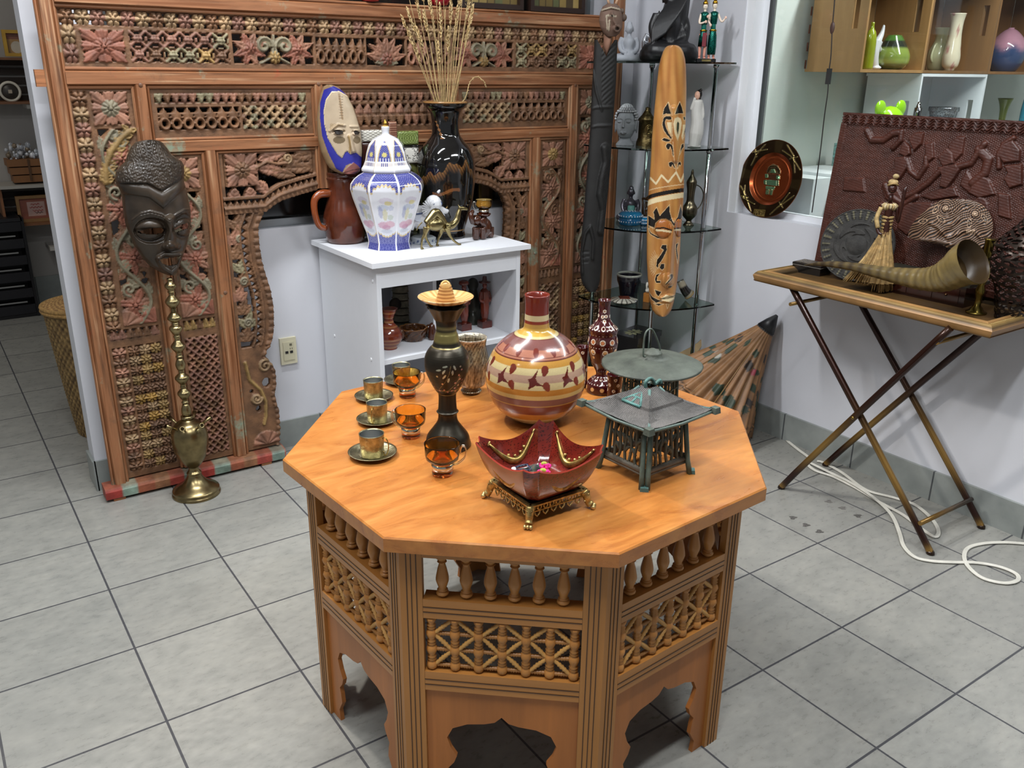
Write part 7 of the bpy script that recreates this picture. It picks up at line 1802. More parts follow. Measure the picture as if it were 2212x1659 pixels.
TS_ = TZ2 - .014                                   # the surface things stand on
MT['leg'] = painted('tortoise_metal_leg',.3,.55,.0,coat=.2)
def legc(T): 
    s = .5 + .5 * np.sin(T * 11 + 1.2) ; return lerp(np.tile(lin('2c140c'),(len(T),1)),np.tile(lin('8a6a34'),(len(T),1)),np.clip(s,0,1) ** 3)
def leg(x,yA,yB,foot,name='leg',dx=0):
    P = [(x,yA + (.05 if yA < 0 else -.05) * 0,.006),(x,yA + (yB - yA) * .05,.045),(x,yA + (yB - yA) * .16,.13),(x,yA + (yB - yA) * .5,.385),(x,yB,TZ2 - .03)]
    P = [np.array(p) - OT for p in P]; m = MB(); Q = sp(P,8); m.tube(Q,.0115,'3a1c10',8,cf=legc); m.tube(Q + [-.004,.008 if yA > yB else -.008,0],.0045,'7a5a2c',6,cf=lambda T: legc(T) * 1.4); o = m.build(name,'leg',tt)
    m = MB(); m.lathe([(.012,-.0055),(.014,-.003),(.012,.004),(.008,.008)],'2a1a10',14,c=P[0]); m.build('foot_pad','leg',o); return o
xa,xb = 2.235,2.545
f1,f2,f3,f4 = onz(1683,1056,0),onz(2003,1206,0),onz(2103,1148,0),onz(1778,1008,0)
leg(xa - .012,.0,-.52,1); leg(xa + .012,-.58,.08,1); leg(xb - .012,.035,-.52,1); leg(xb + .012,-.58,.08,1)
for y,z in ((-.535,.095),): m = MB(); m.tube([np.array((xa,y,z)) - OT,np.array((xb,y,z)) - OT],.008,'8a6a34',8,cf=legc); m.build('cross_bar','leg',tt)
for y,z in ((.055,.70),(-.49,.70)): m = MB(); m.tube([np.array((xa - .02,y,z)) - OT,np.array((xb + .02,y,z)) - OT],.007,'3a1c10',8,cf=legc); m.build('cross_bar','leg',tt)
m = MB(); m.ell(np.array((xa - .026,-.255,.375)) - OT,(.004,.006,.006),'a58a4a'); m.build('pivot_pin','brass',tt)
def TR_(px,py): return onz(px,py,TS_)
def TAT(px,x,z=None):                    # point of the tray in column px at depth x
    lo,hi = -1.2,.6; z = TS_ if z is None else z
    for _ in range(40):
        m_ = (lo + hi) / 2
        if pr([x,m_,z])[0] > px: lo = m_
        else: hi = m_
    return np.array([x,lo,z])
# big red-brown carved panel leaning against the wall
PN = np.array([-.99,0,.10]); PN /= np.linalg.norm(PN); PP = PLN((2.580,-.2,1.05),PN)
ey_,ez_ = np.array([0,-1,0]),np.cross(PN,[0,-1,0]); ez_ = ez_ if ez_[2] > 0 else -ez_
c00 = PP(1783,468); zb = TZ2 + .007
A_ = PP(1826,243); y0 = (A_[1] + c00[1]) / 2; tlen = (A_[2] - zb) / ez_[2]; Wd = .92
org = A_ - ez_ * tlen; org = np.array([org[0],y0,org[2]])
nx,nz = 640,290; U,V = np.meshgrid(np.linspace(0,Wd,nx),np.linspace(0,tlen,nz),indexing='ij')
def uv(a,b): p = PP(a,b) - org; return (float(p @ ey_),float(p @ ez_))
k4 = lambda pts: [uv(1780 + a * .4202,240 + b * .4202) for a,b in pts]
H = np.full(U.shape,.004)
rimw = .022; fr_ = (U < rimw) | (V > tlen - rimw - .012) | (V < rimw); H[fr_] = .013
wv = (V > tlen - .040) & (V < tlen - .008); H[wv] = (.010 + .0035 * np.sin((V + .006 * np.sin(U * 190)) * 620))[wv]
dots = (~fr_) & (np.hypot(np.mod(U,.007) - .0035,np.mod(V + .0035 * np.floor(U / .007),.007) - .0035) < .0016); H[dots] = .0015
def fig(pts,h=.011): 
    P = k4(pts); d = seg_d(U,V,P,True); ii = inpoly(U,V,P); H[ii] = np.maximum(H,h * np.clip(d / .004,0,1) ** .5 + .004)[ii]
def arm(pts,w,h=.011): d = seg_d(U,V,k4(pts)); ii = d < w; H[ii] = np.maximum(H,.004 + h * np.sqrt(np.clip(1 - (d / w) ** 2,0,1)))[ii]
# mermaid-like swimmers: tails, torsos, arms and pots, as carved
arm([(225,100),(250,150),(310,150),(360,115),(395,110)],.012); arm([(360,190),(400,150),(405,105)],.010); fig([(440,140),(480,110),(525,110),(510,170),(470,210)]); fig([(390,220),(420,150),(450,180),(455,220),(430,240)]); fig([(370,240),(430,230),(440,290),(400,350),(340,370),(330,330),(370,290)])
arm([(430,250),(450,310),(490,340),(530,280),(530,240)],.010); fig([(525,165),(570,160),(575,240),(545,265),(528,235)],.009); arm([(320,380),(340,430),(400,470)],.012); fig([(300,390),(370,370),(420,460),(390,500),(320,450)],.008)
fig([(590,240),(640,185),(670,215),(680,270),(620,290)]); fig([(590,290),(690,270),(710,300),(680,350),(640,400),(600,390),(610,330)]); arm([(600,310),(540,370),(470,420),(420,440)],.011); arm([(690,290),(760,270),(800,210),(830,170)],.011)
fig([(640,180),(690,130),(735,130),(720,220),(680,260)],.008); fig([(600,400),(680,390),(700,440),(560,460),(500,440)],.009); arm([(800,200),(850,250),(830,320),(770,370)],.015); fig([(780,370),(860,360),(890,430),(800,450),(745,420)],.009)
fig([(900,230),(930,170),(980,150),(1020,200),(1015,260),(930,270)]); arm([(905,290),(905,220),(930,170),(980,140)],.009); fig([(930,280),(1028,270),(1028,380),(960,400),(930,350),(950,320)]); fig([(900,420),(960,430),(970,560),(900,540)],.008); fig([(420,470),(560,470),(600,530),(430,640),(380,600)],.007); fig([(110,340),(210,345),(220,420),(100,410)],.006)
arm([(480,440),(380,500),(300,480)],.010); fig([(740,300),(790,400),(760,430),(700,380)],.006)
for (sx_,sy_) in ((1.5,0),): pass
# plain swimmers for the stretch beyond the photo's edge
for q in (.56,.72): 
    for (cx,cz,rx,rz) in ((q,tlen * .62,.03,.03),(q + .01,tlen * .45,.035,.06),(q + .02,tlen * .22,.05,.04)): ii = ((U - cx) / rx) ** 2 + ((V - cz) / rz) ** 2 < 1; H[ii] = np.maximum(H,.013)[ii]
H = H + .0002 * np.sin(U * 130 + V * 700) * (H > .008)
Pn = org + U[...,None] * ey_ + V[...,None] * ez_ + PN * H[...,None]
pno = empty('carved_relief',org + ey_ * Wd / 2,0,'large red-brown carved wooden panel of swimming figures leaning on the right window','carved panel')
m = MB(); m.grid(Pn - np.array(pno.location),'4c261b'); n_ = m.mark()
Bk = org + U[...,None] * ey_ + V[...,None] * ez_ - PN * .012; m.grid((Bk[::-1]) - np.array(pno.location),'3f1c14')
for a,b in ((Pn[0],Bk[0]),(Bk[-1],Pn[-1]),(Bk[:,0],Pn[:,0]),(Pn[:,-1],Bk[:,-1])): m.grid(np.stack([a,b],0) - np.array(pno.location),'4a2018',smooth=False)
m.build('carved_face','redwood',pno)
# round grey calendar stone
B = TR_(1848,545); DC = np.array([2.40,.105,0.]); 
DN = np.array([-.93,-.30,.20]); DN /= np.linalg.norm(DN); ccx,ccy = 1861,478; DCt = onx(ccx,ccy,2.485); DPn = PLN(DCt,DN)
tdx = np.cross([0,0,1.],DN); tdx /= np.linalg.norm(tdx); tdz = np.cross(DN,tdx); Rd = float(abs((DPn(1941,490) - DPn(1781,480)) @ tdx)) / 2
DCt = DPn(1861,482); DCt = DCt + tdz * ((TS_ + .001 + Rd * tdz[2] * 1.0) - DCt[2]) / tdz[2]
m = MB(); rr_,th_ = np.meshgrid(np.linspace(0.0002,1,90),np.linspace(0,2 * PI,260,endpoint=False),indexing='ij')
hh = .006 + .003 * ((rr_ > .72) & (rr_ < .95)) * (np.sin(th_ * 28) > -.2) * (np.sin(rr_ * 90) > -.6) + .004 * ((rr_ > .30) & (rr_ < .62)) * (np.sin(th_ * 4 + np.sin(rr_ * 22) * 2) > 0) + .008 * np.clip(1 - (rr_ / .28) ** 2,0,1) + .003 * (rr_ > .96) - .006 * (rr_ > .99)
cc = np.where((((rr_ > .72) & (rr_ < .95) & (np.sin(th_ * 28) > .75)))[...,None],lin('6f6a54'),lin('383633')); 
G = DCt + (rr_ * np.cos(th_))[...,None] * tdx * Rd + (rr_ * np.sin(th_))[...,None] * tdz * Rd + DN * hh[...,None]
m.grid(G.transpose(1,0,2),cc.transpose(1,0,2),wrap_u=True); Gb = DCt + (rr_ * np.cos(th_))[...,None] * tdx * Rd + (rr_ * np.sin(th_))[...,None] * tdz * Rd - DN * .008; m.grid(Gb,'343331',wrap_v=True)
m.grid(np.stack([G[-1],Gb[-1]],1)[::-1],'444443',wrap_u=True,smooth=False); o = m.build('calendar_stone_disc','stone'); tag(o,'round dark grey carved stone disc standing behind the straw-skirted doll','stone disc')
# low box with drawers
bx0,bx1 = TR_(1905,565),TR_(2090,640); b0_,b1_ = TAT(1905,2.44),TAT(2085,2.44); db = empty('long_drawer_box',(2.472,(b0_[1] + b1_[1]) / 2,TS_),0,'long low dark wooden box with tiny drawer knobs on the tray','box')
m = MB(); m.box((0,0,.034),(.10,.30,.068),'2c130e'); m.build('box_body','gloss',db); m = MB(); m.box((0,0,.073),(.12,.33,.010),'33332a'); 
for i in range(8): m.box((-.0605,-.13 + i * .037,.073),(.002,.014,.008),['6f7a5a','8a7a4a'][i % 2],rotm('X',.5))
m.build('lid','satin',db)
for y in (-.09,.0,.09):
    m = MB(); m.box((-.0505,y,.032),(.003,.082,.046),'34160f'); dr = m.build('drawer','gloss',db); m = MB(); m.ell((-.055,y,.032),(.004,.004,.004),'8a6a4a',n=8,m=6); m.build('knob','brass',dr)
# carved shell-like fan with swirling relief, standing on the box
FN = np.array([-.93,-.28,.20]); FN /= np.linalg.norm(FN); FP = PLN((2.462,-.17,.90),FN); k8 = lambda a,b: (1880 + a * .273,400 + b * .273)
rows = [(110,600,740),(125,540,830),(150,500,880),(180,460,915),(220,410,945),(270,360,965),(320,325,972),(370,302,968),(410,298,950),(430,340,930),(470,560,905),(500,620,880)]
rows = [(400 + y * .273,1880 + a * .273,1880 + b * .273) for y,a,b in rows]
Q8 = lambda pts: [k8(*p) for p in pts]
def sw_f(X,Y):
    f = np.zeros(X.shape)
    for cx,cy,r in ((600,185,120),(835,230,120)):
        a,b = k8(cx,cy); d = np.hypot(X - a,(Y - b)); th = np.arctan2(Y - b,X - a); f = f + np.cos(d * 1.35 + th * 1.0) * np.exp(-(d / (r * .22)) ** 2) * 1.3
    f = f + np.sin((X * .5 + Y * .9) * 1.15 + 2 * np.sin(X * .17) + 1.5 * np.sin(Y * .23)) * .8
    return f
def fn_h(X,Y,U,V):
    h = .010 * (1 - U ** 2) + .0018 * np.tanh(sw_f(X,Y) * 1.5)
    for cx,cy in ((598,185),(832,228)): h = h + dome(X,Y,*k8(cx,cy),7,7,.006)
    for pts in ([(475,300),(540,330),(620,420)],[(560,380),(640,330),(700,270)],[(640,410),(720,380),(800,340)],[(770,370),(830,360),(880,420)],[(400,430),(520,440),(640,470)]): h = h + ridge(X,Y,Q8(pts),4.5,.006)
    return h
def fn_c(X,Y,U,V,H):
    f = np.tanh(sw_f(X,Y) * 1.5); f = np.tanh(sw_f(X,Y) * 3.0); Cc = lerp(np.tile(lin('1d1310'),X.shape + (1,)),np.tile(lin('8c6c54'),X.shape + (1,)),np.clip(.5 + .55 * f,0,1))
    for cx,cy,a in ((520,190,1.1),(420,285,.1),(565,265,-.6),(905,260,-1.0),(790,300,1.5)):
        p,q = k8(cx,cy); c,s = math.cos(a),-math.sin(a) if False else math.sin(a); u = ((X - p) * c - (Y - q) * s); v = ((X - p) * s + (Y - q) * c); d = np.hypot(u / 11,v / 5); Cc[d < 1] = lin('b5967a'); Cc[d < .72] = lin('2e201a'); Cc[d < .3] = lin('a5876a')
    for cx,cy in ((598,185),(832,228)): 
        p,q = k8(cx,cy); d = np.hypot(X - p,Y - q); Cc[d < 8.5] = lin('3a2820'); Cc[d < 6.5] = lin('b5967a'); Cc[d < 4.2] = lin('4a342a'); Cc[d < 3.2] = lin('c9ac8e')
    for i in range(5): stroke(Cc,X,Y,Q8([(770 + i * 14,355),(774 + i * 14,385)]),1.2,'c2a588')
    p,q = k8(762,155); Cc[np.hypot(X - p,Y - q) < 2.6] = lin('1a120e'); return Cc
m = MB(); relief(m,rows,FP,FN,150,110,fn_h,fn_c,back=.006); o = m.build('swirl_carved_fan',painted('bone_resin',.3,var=.1,coat=.3)); tag(o,'fan-shaped brown and cream swirling relief carving standing behind the drawer box','carving')
# filigree lantern
B = TAT(2180,2.425); fl_ = empty('filigree_lantern',B,0,'dark pierced metal lantern with pointed lid at the right end of the tray','lantern'); k = depth(B) / FPX
P_ = prof(B,[(628,30),(622,42),(610,52),(590,60),(570,62),(552,60),(540,54),(534,52)]); Pl = prof(B,[(534,60),(530,61),(515,48),(495,30),(475,14),(462,8),(455,9),(450,10),(442,7),(434,1)])
def filig(pf,n,name,par,thr,sc1):
    F_ = fine_prof(smooth_prof(pf,3),.0022,2); th = np.linspace(0,2 * PI,n,endpoint=False); r = np.array([p[0] for p in F_]); z = np.array([p[1] for p in F_]); T,Z = np.meshgrid(th,z,indexing='ij'); R2 = np.tile(r,(n,1))
    v = Z * sc1; u = T * 7
    f = np.abs(np.sin(u + 1.3 * np.sin(v))) * np.abs(np.sin(v * .9 + 1.1 * np.cos(u * .5 + 1))) ; K = (f < thr) | (Z < z[0] + .005) | (Z > z[-1] - .03) & (name == 'lid')
    for s_,sg in ((0,1),(-.0018,-1)):
        P = np.stack([(R2 + s_) * np.cos(T),(R2 + s_) * np.sin(T),Z],-1); mbx.grid(P[::sg],'2e2620',wrap_u=True,keep=K[::sg])
mbx = MB(); filig([(P_[0][0],.0)] + P_[1:],200,'body',None,.48,180); mbx.lathe([(.001,.002),(P_[0][0],.002)],'2e2620',40,caps=False); mbx.build('pierced_body',solid('332a24',.3,.7,.3,name='dark_filigree_metal'),fl_)
mbx = MB(); filig(Pl,200,'lid',None,.48,190); mbx.build('lid',solid('332a24',.3,.7,.3),fl_)
# brass goblet-like figure stand behind the horn mouth
B = TAT(2108,2.40); k = depth(B) / FPX; m = MB(); z1_ = zat(B,515)
m.lathe([(.030,0),(.031,.004),(.022,.008),(.018,.016),(.010,.024),(.009,.045),(.013,.060),(.014,.075),(.009,.088),(.012,.098),(.016,.112),(.011,.125),(.014,z1_ - .006),(.019,z1_)],'8d7a3c',28)
o = m.build('brass_candlestick','brass',loc=B); tag(o,'small brass candlestick standing behind the mouth of the horn','candlestick')
# long ridged horn
hp = [(1737,573),(1765,570),(1800,571),(1840,576),(1880,584),(1920,592),(1960,599),(2000,603),(2035,599),(2064,585),(2084,573),(2103,565)]
hz_ = [.004,.009,.012,.016,.019,.022,.025,.028,.034,.050,.080,.108]
hr_ = [k_ * .00158 for k_ in (1,4,7,9,12,15,19,23,29,35,41,45)]
P = [onx(a,b,2.312 - .02 * i / 11) for i,(a,b) in enumerate(hp)]
Q = sp(P,12); R_ = np.interp(np.linspace(0,1,len(Q)),np.linspace(0,1,len(hr_)),hr_); Q[:,2] = np.maximum(Q[:,2],TZ2 + .002 + R_ * .9); i_ = np.arange(len(Q)); R_ = R_ * (1 + .022 * np.sin(i_ * 1.55) * (i_ < 105))
hn = empty('ridged_horn',(Q[40][0],Q[40][1],TZ2),0,'long curved ridged olive-brown animal horn lying along the front of the tray','horn'); HO = np.array(hn.location)
m = MB(); m.tube(Q - HO,R_,'7a6a44',28,cf=lambda T: lerp(np.tile(lin('3f3324'),(len(T),1)),np.tile(lin('7f6d42'),(len(T),1)),np.clip(T * 1.3 - .05 + .25 * np.sin(T * 130),0,1))); 
m.F = m.F[:-1]; m.S = m.S[:-1]; m.build('horn_shell',painted('polished_horn',.28,var=.2,vs=20,coat=.3),hn)
m = MB(); d = Q[-1] - Q[-4]; d /= np.linalg.norm(d); m.tube(np.array([Q[-1] - d * .06,Q[-1] - d * .03,Q[-1]]) - HO,[R_[-1] * .7,R_[-1] * .85,R_[-1] * .985],'3c2c16',28); m.F = m.F[:-1]; m.S = m.S[:-1]; m.build('horn_hollow','satin',hn)
# doll with straw dress
B = TR_(1905,575); B = np.array([2.365,B[1] + .0,TS_]); B = TAT(1893,2.392); dl = empty('straw_dress_doll',B,-.9,'small dark-skinned doll in a flowing straw dress and headwrap','doll'); H = zat(B,374)
m = MB(); dk = '3c1c14'
m.tube(sp([(0,0,H * .35),(0,0,H * .55),(.0,0,H * .70),(0,0,H * .76)],4),list(np.interp(np.linspace(0,1,13),[0,.5,.8,1],[.016,.013,.016,.007])),dk,12,flat=.75); m.tube([(0,0,H * .76),(0,0,H * .83)],.0055,dk,8)
m.ell((0,-.002,H * .875),(.0115,.0125,.0155),dk); m.ell((0,-.015,H * .872),(.003,.004,.003),dk); m.ell((0,-.0135,H * .858),(.004,.002,.0015),'6a2c24')
m.tube(sp([(-.018,0,H * .735),(-.028,-.004,H * .62),(-.020,-.016,H * .52),(-.010,-.020,H * .50)],4),.0048,dk,8); m.tube(sp([(.018,0,H * .735),(.026,0,H * .60),(.028,-.010,H * .75),(.030,-.014,H * .90)],4),.0044,dk,8)
m.build('body','darkwood',dl)
m = MB(); rg = np.random.default_rng(3)
def skf(T,Z): return (1 + .10 * np.sin(T * 17) + .06 * np.sin(T * 29 + 1)) * (1 + .75 * np.clip(np.cos(T - 2.45),0,1) * (1 - Z / (H * .5)))
m.lathe([(.040,H * .09),(.036,H * .16),(.027,H * .30),(.017,H * .44),(.013,H * .52)],'b08f5a',90,rf=skf,caps=False)
for i in range(150):
    a = rg.uniform(0,2 * PI); sw = -.050 * max(0,math.cos(a - PI)) ; r1 = .035 + .006 * rg.uniform(-1,1); zb = .004 + (.0 if math.cos(a) > -.2 else .022) + rg.uniform(0,.01)
    m.tube(sp([(.013 * math.cos(a),.011 * math.sin(a),H * .50),(.024 * math.cos(a) + sw * .35,.021 * math.sin(a),H * .30),(r1 * math.cos(a) + sw,r1 * .9 * math.sin(a),zb)],3),[.0025,.0032,.0036,.0038,.004,.0042,.0022],['b89862','a98850','c6a873','a07e4a'][i % 4],5,flat=.5)
m.build('straw_skirt','straw',dl)
m = MB()
for z,r in ((.50,.0155),(.525,.0150),(.55,.0145),(.58,.0150),(.61,.0158),(.64,.0165)): m.lathe([(r * .9,H * z - .004),(r,H * z),(r * .9,H * z + .004)],'b39560',20,c=(0,0,0),rf=lambda T,Z: 1 - .18 * np.abs(np.sin(T)),caps=False)
for i in range(16): a = i * .4; m.tube([(.013 * math.cos(a),.010 * math.sin(a),H * .70),(.019 * math.cos(a),.016 * math.sin(a),H * .735),(.012 * math.cos(a),.010 * math.sin(a),H * .75)],.0035,['d8c49a','c4a873'][i % 2],5)
m.tube(sp([(-.020,-.004,H * .72),(-.028,-.008,H * .63),(-.022,-.016,H * .55)],4),.006,'bda06a',7); m.build('straw_bodice','straw',dl)
m = MB(); m.ell((0,.002,H * .925),(.0125,.0135,.011),'c4a873'); m.tube(sp([(-.012,-.002,H * .90),(0,-.013,H * .92),(.012,-.002,H * .905)],3),.0035,'b89862',6); m.ell((.004,-.002,H * .975),(.008,.007,.008),'c9b07c'); m.build('headwrap','straw',dl); dl.scale = (1.25,1.25,1.0)
# small lacquered box at the left corner
B = TR_(1748,566); tb = empty('small_lacquer_box',TAT(1752,2.445),.1,'small black tin with worn cream patterned lid at the left corner of the tray','box')
m = MB(); m.box((0,0,.014),(.075,.115,.028),'0f0d0d'); m.build('box_body','gloss',tb)
m = MB(); X,Y = np.meshgrid(np.linspace(-1,1,60),np.linspace(-1,1,90),indexing='ij'); f = np.sin(X * 9 + 3 * np.sin(Y * 6)) * np.sin(Y * 13 + 2 * np.sin(X * 8)); cc = np.where((f > .1)[...,None] & (np.maximum(np.abs(X),np.abs(Y)) < .9)[...,None],lin('6f6353'),lin('221c18'))
m.grid(np.stack([X * .0385,Y * .0585,.040 - .003 * np.maximum(np.abs(X),np.abs(Y)) ** 8],-1),cc); m.box((0,0,.0325),(.077,.117,.008),'1a1613'); m.box((0,0,.0285),(.0775,.1175,.001),'a9a49a'); m.build('lid','satin',tb)

# ---------------------------------------------------------------- copper plate on the sill
pc = np.array([2.648,0,0]); NP = np.array([-.985,-.0,.17]); NP /= np.linalg.norm(NP); PPt = PLN((2.640,.52,1.08),NP)
c = PPt(1666,377); tx = np.array([0,-1.,0]); tz = np.cross(NP,tx); tz = tz if tz[2] > 0 else -tz
Rp = (abs((PPt(1736,370) - PPt(1597,385)) @ tx) / 2 + abs((PPt(1672,291) - PPt(1660,461)) @ tz) / 2) / 2
c = np.array([c[0],c[1],0]) ; c[2] = OZ + .001 + Rp * tz[2]; c[0] = WX + .050 - (c[2] - OZ) * .0 ; c[0] = 2.640
plt_ = empty('copper_plate',(c[0],c[1],OZ),0,'round copper plate with dark engraved rim and green figure standing on the window sill','plate'); PO = np.array(plt_.location)
q5 = lambda a,b: (1590 + a * .19947,280 + b * .19957)
def P2(a,b): p = PPt(*q5(a,b)) - PPt(1666,377); return (float(p @ tx) / Rp,float(p @ tz) / Rp)
rr_,th_ = np.meshgrid(np.linspace(0.0001,1,110),np.linspace(0,2 * PI,360,endpoint=False),indexing='ij'); Xp,Yp = rr_ * np.cos(th_),rr_ * np.sin(th_)
hh = np.where(rr_ < .60,-.006 + 0 * rr_,np.where(rr_ < .68,-.006 + .010 * (rr_ - .60) / .08,.004 + .004 * (rr_ - .68) / .32)) + .0015 * np.exp(-((rr_ - .54) / .02) ** 2)
cc = np.tile(lin('9a4a26'),rr_.shape + (1,)); rimm = rr_ > .675; cc[rimm] = lin('3a2c1c'); cc[rimm & (np.mod(th_ + .2,PI / 2) < .28)] = lin('4c4028'); cc[rr_ > .985] = lin('8a5636')
gl = [[(60,560),(95,620),(130,700),(175,840)],[(90,690),(210,760)],[(110,560),(100,700)],[(65,670),(140,690)],[(180,340),(240,220),(330,120)],[(200,200),(350,170)],[(225,170),(235,250)],[(520,180),(620,250),(710,390)],[(570,120),(640,240),(650,420)],[(600,270),(680,250)],[(385,870),(500,760),(590,640)],[(460,800),(640,670)],[(480,740),(520,800)]]
for s_ in gl: 
    P = [P2(*p) for p in s_]; d = seg_d(Xp,Yp,P); m_ = d < .014; cc[m_ & rimm] = lin('94834f'); hh = hh + .0025 * np.clip(1 - (d / .03) ** 2,0,1) * rimm
def pf_(pts,col,h=.0035):
    global hh
    ii = inpoly(Xp,Yp,[P2(*p) for p in pts]); cc[ii] = lin(col); hh = hh + h * ii
pf_([(330,400),(350,350),(400,320),(450,340),(480,390),(480,430),(330,420)],'8a7a58'); pf_([(370,420),(385,380),(415,378),(432,420)],'7fae84',.002); pf_([(345,430),(470,430),(460,500),(355,500)],'7c5540'); pf_([(310,430),(345,430),(345,470),(315,475)],'7fae84'); pf_([(440,450),(475,450),(470,490),(440,485)],'7fae84')
pf_([(325,495),(440,500),(435,560),(330,550)],'7fb08a'); pf_([(295,500),(325,490),(325,550),(300,540)],'6c8f6c'); pf_([(440,505),(460,500),(460,560),(440,555)],'6c8f6c'); pf_([(320,560),(418,570),(410,600),(318,595)],'7fae84'); pf_([(325,600),(360,600),(350,655),(315,650)],'7a9a70'); pf_([(370,600),(400,600),(385,660),(360,655)],'7a9a70')
for y in (350,370): stroke(cc,Xp,Yp,[P2(340,y + 50),P2(370,y),P2(430,y),P2(470,y + 50)],.012,'3c2e20')
# the word on the rim
LET = {'P': [[(0,0),(0,1),(.8,1),(.8,.5),(0,.5)]],'E': [[(.8,1),(0,1),(0,0),(.8,0)],[(0,.5),(.6,.5)]],'R': [[(0,0),(0,1),(.8,1),(.8,.5),(0,.5)],[(.3,.5),(.8,0)]],'U': [[(0,1),(0,0),(.8,0),(.8,1)]]}
bxw = [P2(215,818),P2(330,828),P2(322,890),P2(208,880)]; ii = inpoly(Xp,Yp,bxw); cc[ii] = lin('4a3a1e'); stroke(cc,Xp,Yp,bxw,.010,'b8a25e',True)
for i,L_ in enumerate('PERU'):
    for st_ in LET[L_]: P = [P2(228 + i * 24 + x * 18,876 + i * 2 - y * 44) for x,y in st_]; m_ = seg_d(Xp,Yp,P) < .009; cc[m_] = lin('d8c27a')
G = PO * 0 + (c - PO) + Xp[...,None] * tx * Rp + Yp[...,None] * tz * Rp + NP * hh[...,None]
m = MB(); m.grid(G.transpose(1,0,2),cc.transpose(1,0,2),wrap_u=True); Gb = G - NP * .002; m.grid(Gb,'7a4026',wrap_v=True); m.grid(np.stack([G[-1],Gb[-1]],1)[::-1],'8a5636',wrap_u=True)
m.build('plate_disc',painted('burnished_copper',.22,.85,.1,vs=8),plt_)
# ---------------------------------------------------------------- the shop next door: crate shelves with pottery, seen through the window
YF,YB = .37,.735                                   # the crates open towards -y, in a row running away from the window
X1 = 3.0
def YFX(px,py,y=YF): return ony(px,py,y)
y_b = onx(1738,152,X1)[1]; y_f = onx(1858,155,X1)[1]; YF,YB = y_f,y_b
z_b = onx(1858,156,X1)[2]; x_2 = YFX(1993,155,YF)[0]; x_3 = YFX(2135,155,YF)[0]
MT['crate'] = wood('crate_plywood',2,.55,.8,.5)
def slotted(m,x,y0,y1,z0,z1,th,col,O_,cy,zs,sw,sl):
    for c,dm in (((x,(y1 + cy + sw / 2) / 2,(z0 + z1) / 2),(th,y1 - cy - sw / 2,z1 - z0)),((x,(y0 + cy - sw / 2) / 2,(z0 + z1) / 2),(th,cy - sw / 2 - y0,z1 - z0)),((x,cy,(z0 + zs - sl / 2) / 2),(th,sw,zs - sl / 2 - z0)),((x,cy,(z1 + zs + sl / 2) / 2),(th,sw,z1 - zs - sl / 2))): m.box(np.array(c) - O_,dm,col)
    for e_ in (-1,1): m.lathe([(.0001,-th / 2),(sw / 2 * .98,-th / 2),(sw / 2 * .98,th / 2),(.0001,th / 2)],col,4,M=rotm('Y',PI / 2) @ rotm('Z',0),c=np.array((x,cy,zs + e_ * (sl / 2 + sw * .2))) - O_) if False else None
def crate(x0,x1,z0,z1,col,mat,lb,name='wooden_crate'):
    t = empty(name,((x0 + x1) / 2,(YF + YB) / 2,z0),0,lb,'crate'); O_ = np.array(t.location); th = .012; d = YB - YF
    def part(n_,c,dm,cc=col): m = MB(); m.box(np.array(c) - O_,dm,cc); return m.build(n_,mat,t)
    part('bottom_board',((x0 + x1) / 2,(YF + YB) / 2,z0 + th / 2),(x1 - x0,d,th)); part('top_board',((x0 + x1) / 2,(YF + YB) / 2,z1 - th / 2),(x1 - x0,d,th))
    part('back_board',((x0 + x1) / 2,YB - .004,(z0 + z1) / 2),(x1 - x0 - 2 * th,.008,z1 - z0 - 2 * th))
    for x in (x0 + th / 2,x1 - th / 2):
        m = MB(); slotted(m,x,YF,YB - .009,z0 + th,z1 - th,th,col,O_,YF + d * .20,z0 + (z1 - z0) * .55,.028,min(.13,(z1 - z0) * .4)); m.build('side_board',mat,t)
    return t
t1 = crate(X1,x_2,z_b,z_b + .42,'a1794a','crate','plywood crate shelf with green pottery, leftmost of the upper row, its slotted side facing out')
m = MB()
for i in range(6): m.box((X1 - (X1 + x_2) / 2 - .0005,(YB - YF) / 2 - .001,.03 + i * .07),(.004,.006,.035),'5a2c1a')
m.build('finger_joint','satin',t1)
crate(x_2,x_3,z_b,z_b + .42,'7f5c38','crate','plywood crate shelf holding the tall cream vase, middle of the upper row')
crate(x_3,x_3 + (x_3 - x_2) * 1.2,z_b,z_b + .42,'8d6238','crate','plywood crate shelf holding the pink and blue round vase, right of the upper row')
crate(x_2,x_3,z_b - .40,z_b - .002,'d9dcde','white','white crate shelf below the middle plywood crate',name='white_crate')
zlow = z_b - .412
for xa_,xb_,lb in ((X1 - .1,x_2 - .002,'white shelf board carrying the lime green bowl'),(x_3 + .002,x_3 + .5,'white shelf board to the right of the white crate')):
    m = MB(); m.box(((xa_ + xb_) / 2,(YF - .16 + YB) / 2,zlow + .006),(xb_ - xa_,YB - YF + .16,.012),'d9dcde'); o = m.build('white_shelf_board','white'); tag(o,lb,'shelf')
m = MB(); m.box((3.9,(YF + YB) / 2 - .02,zlow / 2),(2.25,YB - YF - .02,zlow),'d4d8d8'); struct(m.build('wall_next_counter','white'))
zf = z_b + .012
def CVP(px,y,z):
    lo,hi = 2.7,6.
    for _ in range(40):
        m_ = (lo + hi) / 2
        if pr([m_,y,z])[0] < px: lo = m_
        else: hi = m_
    return np.array([lo,y,z])
YI = YF + .13
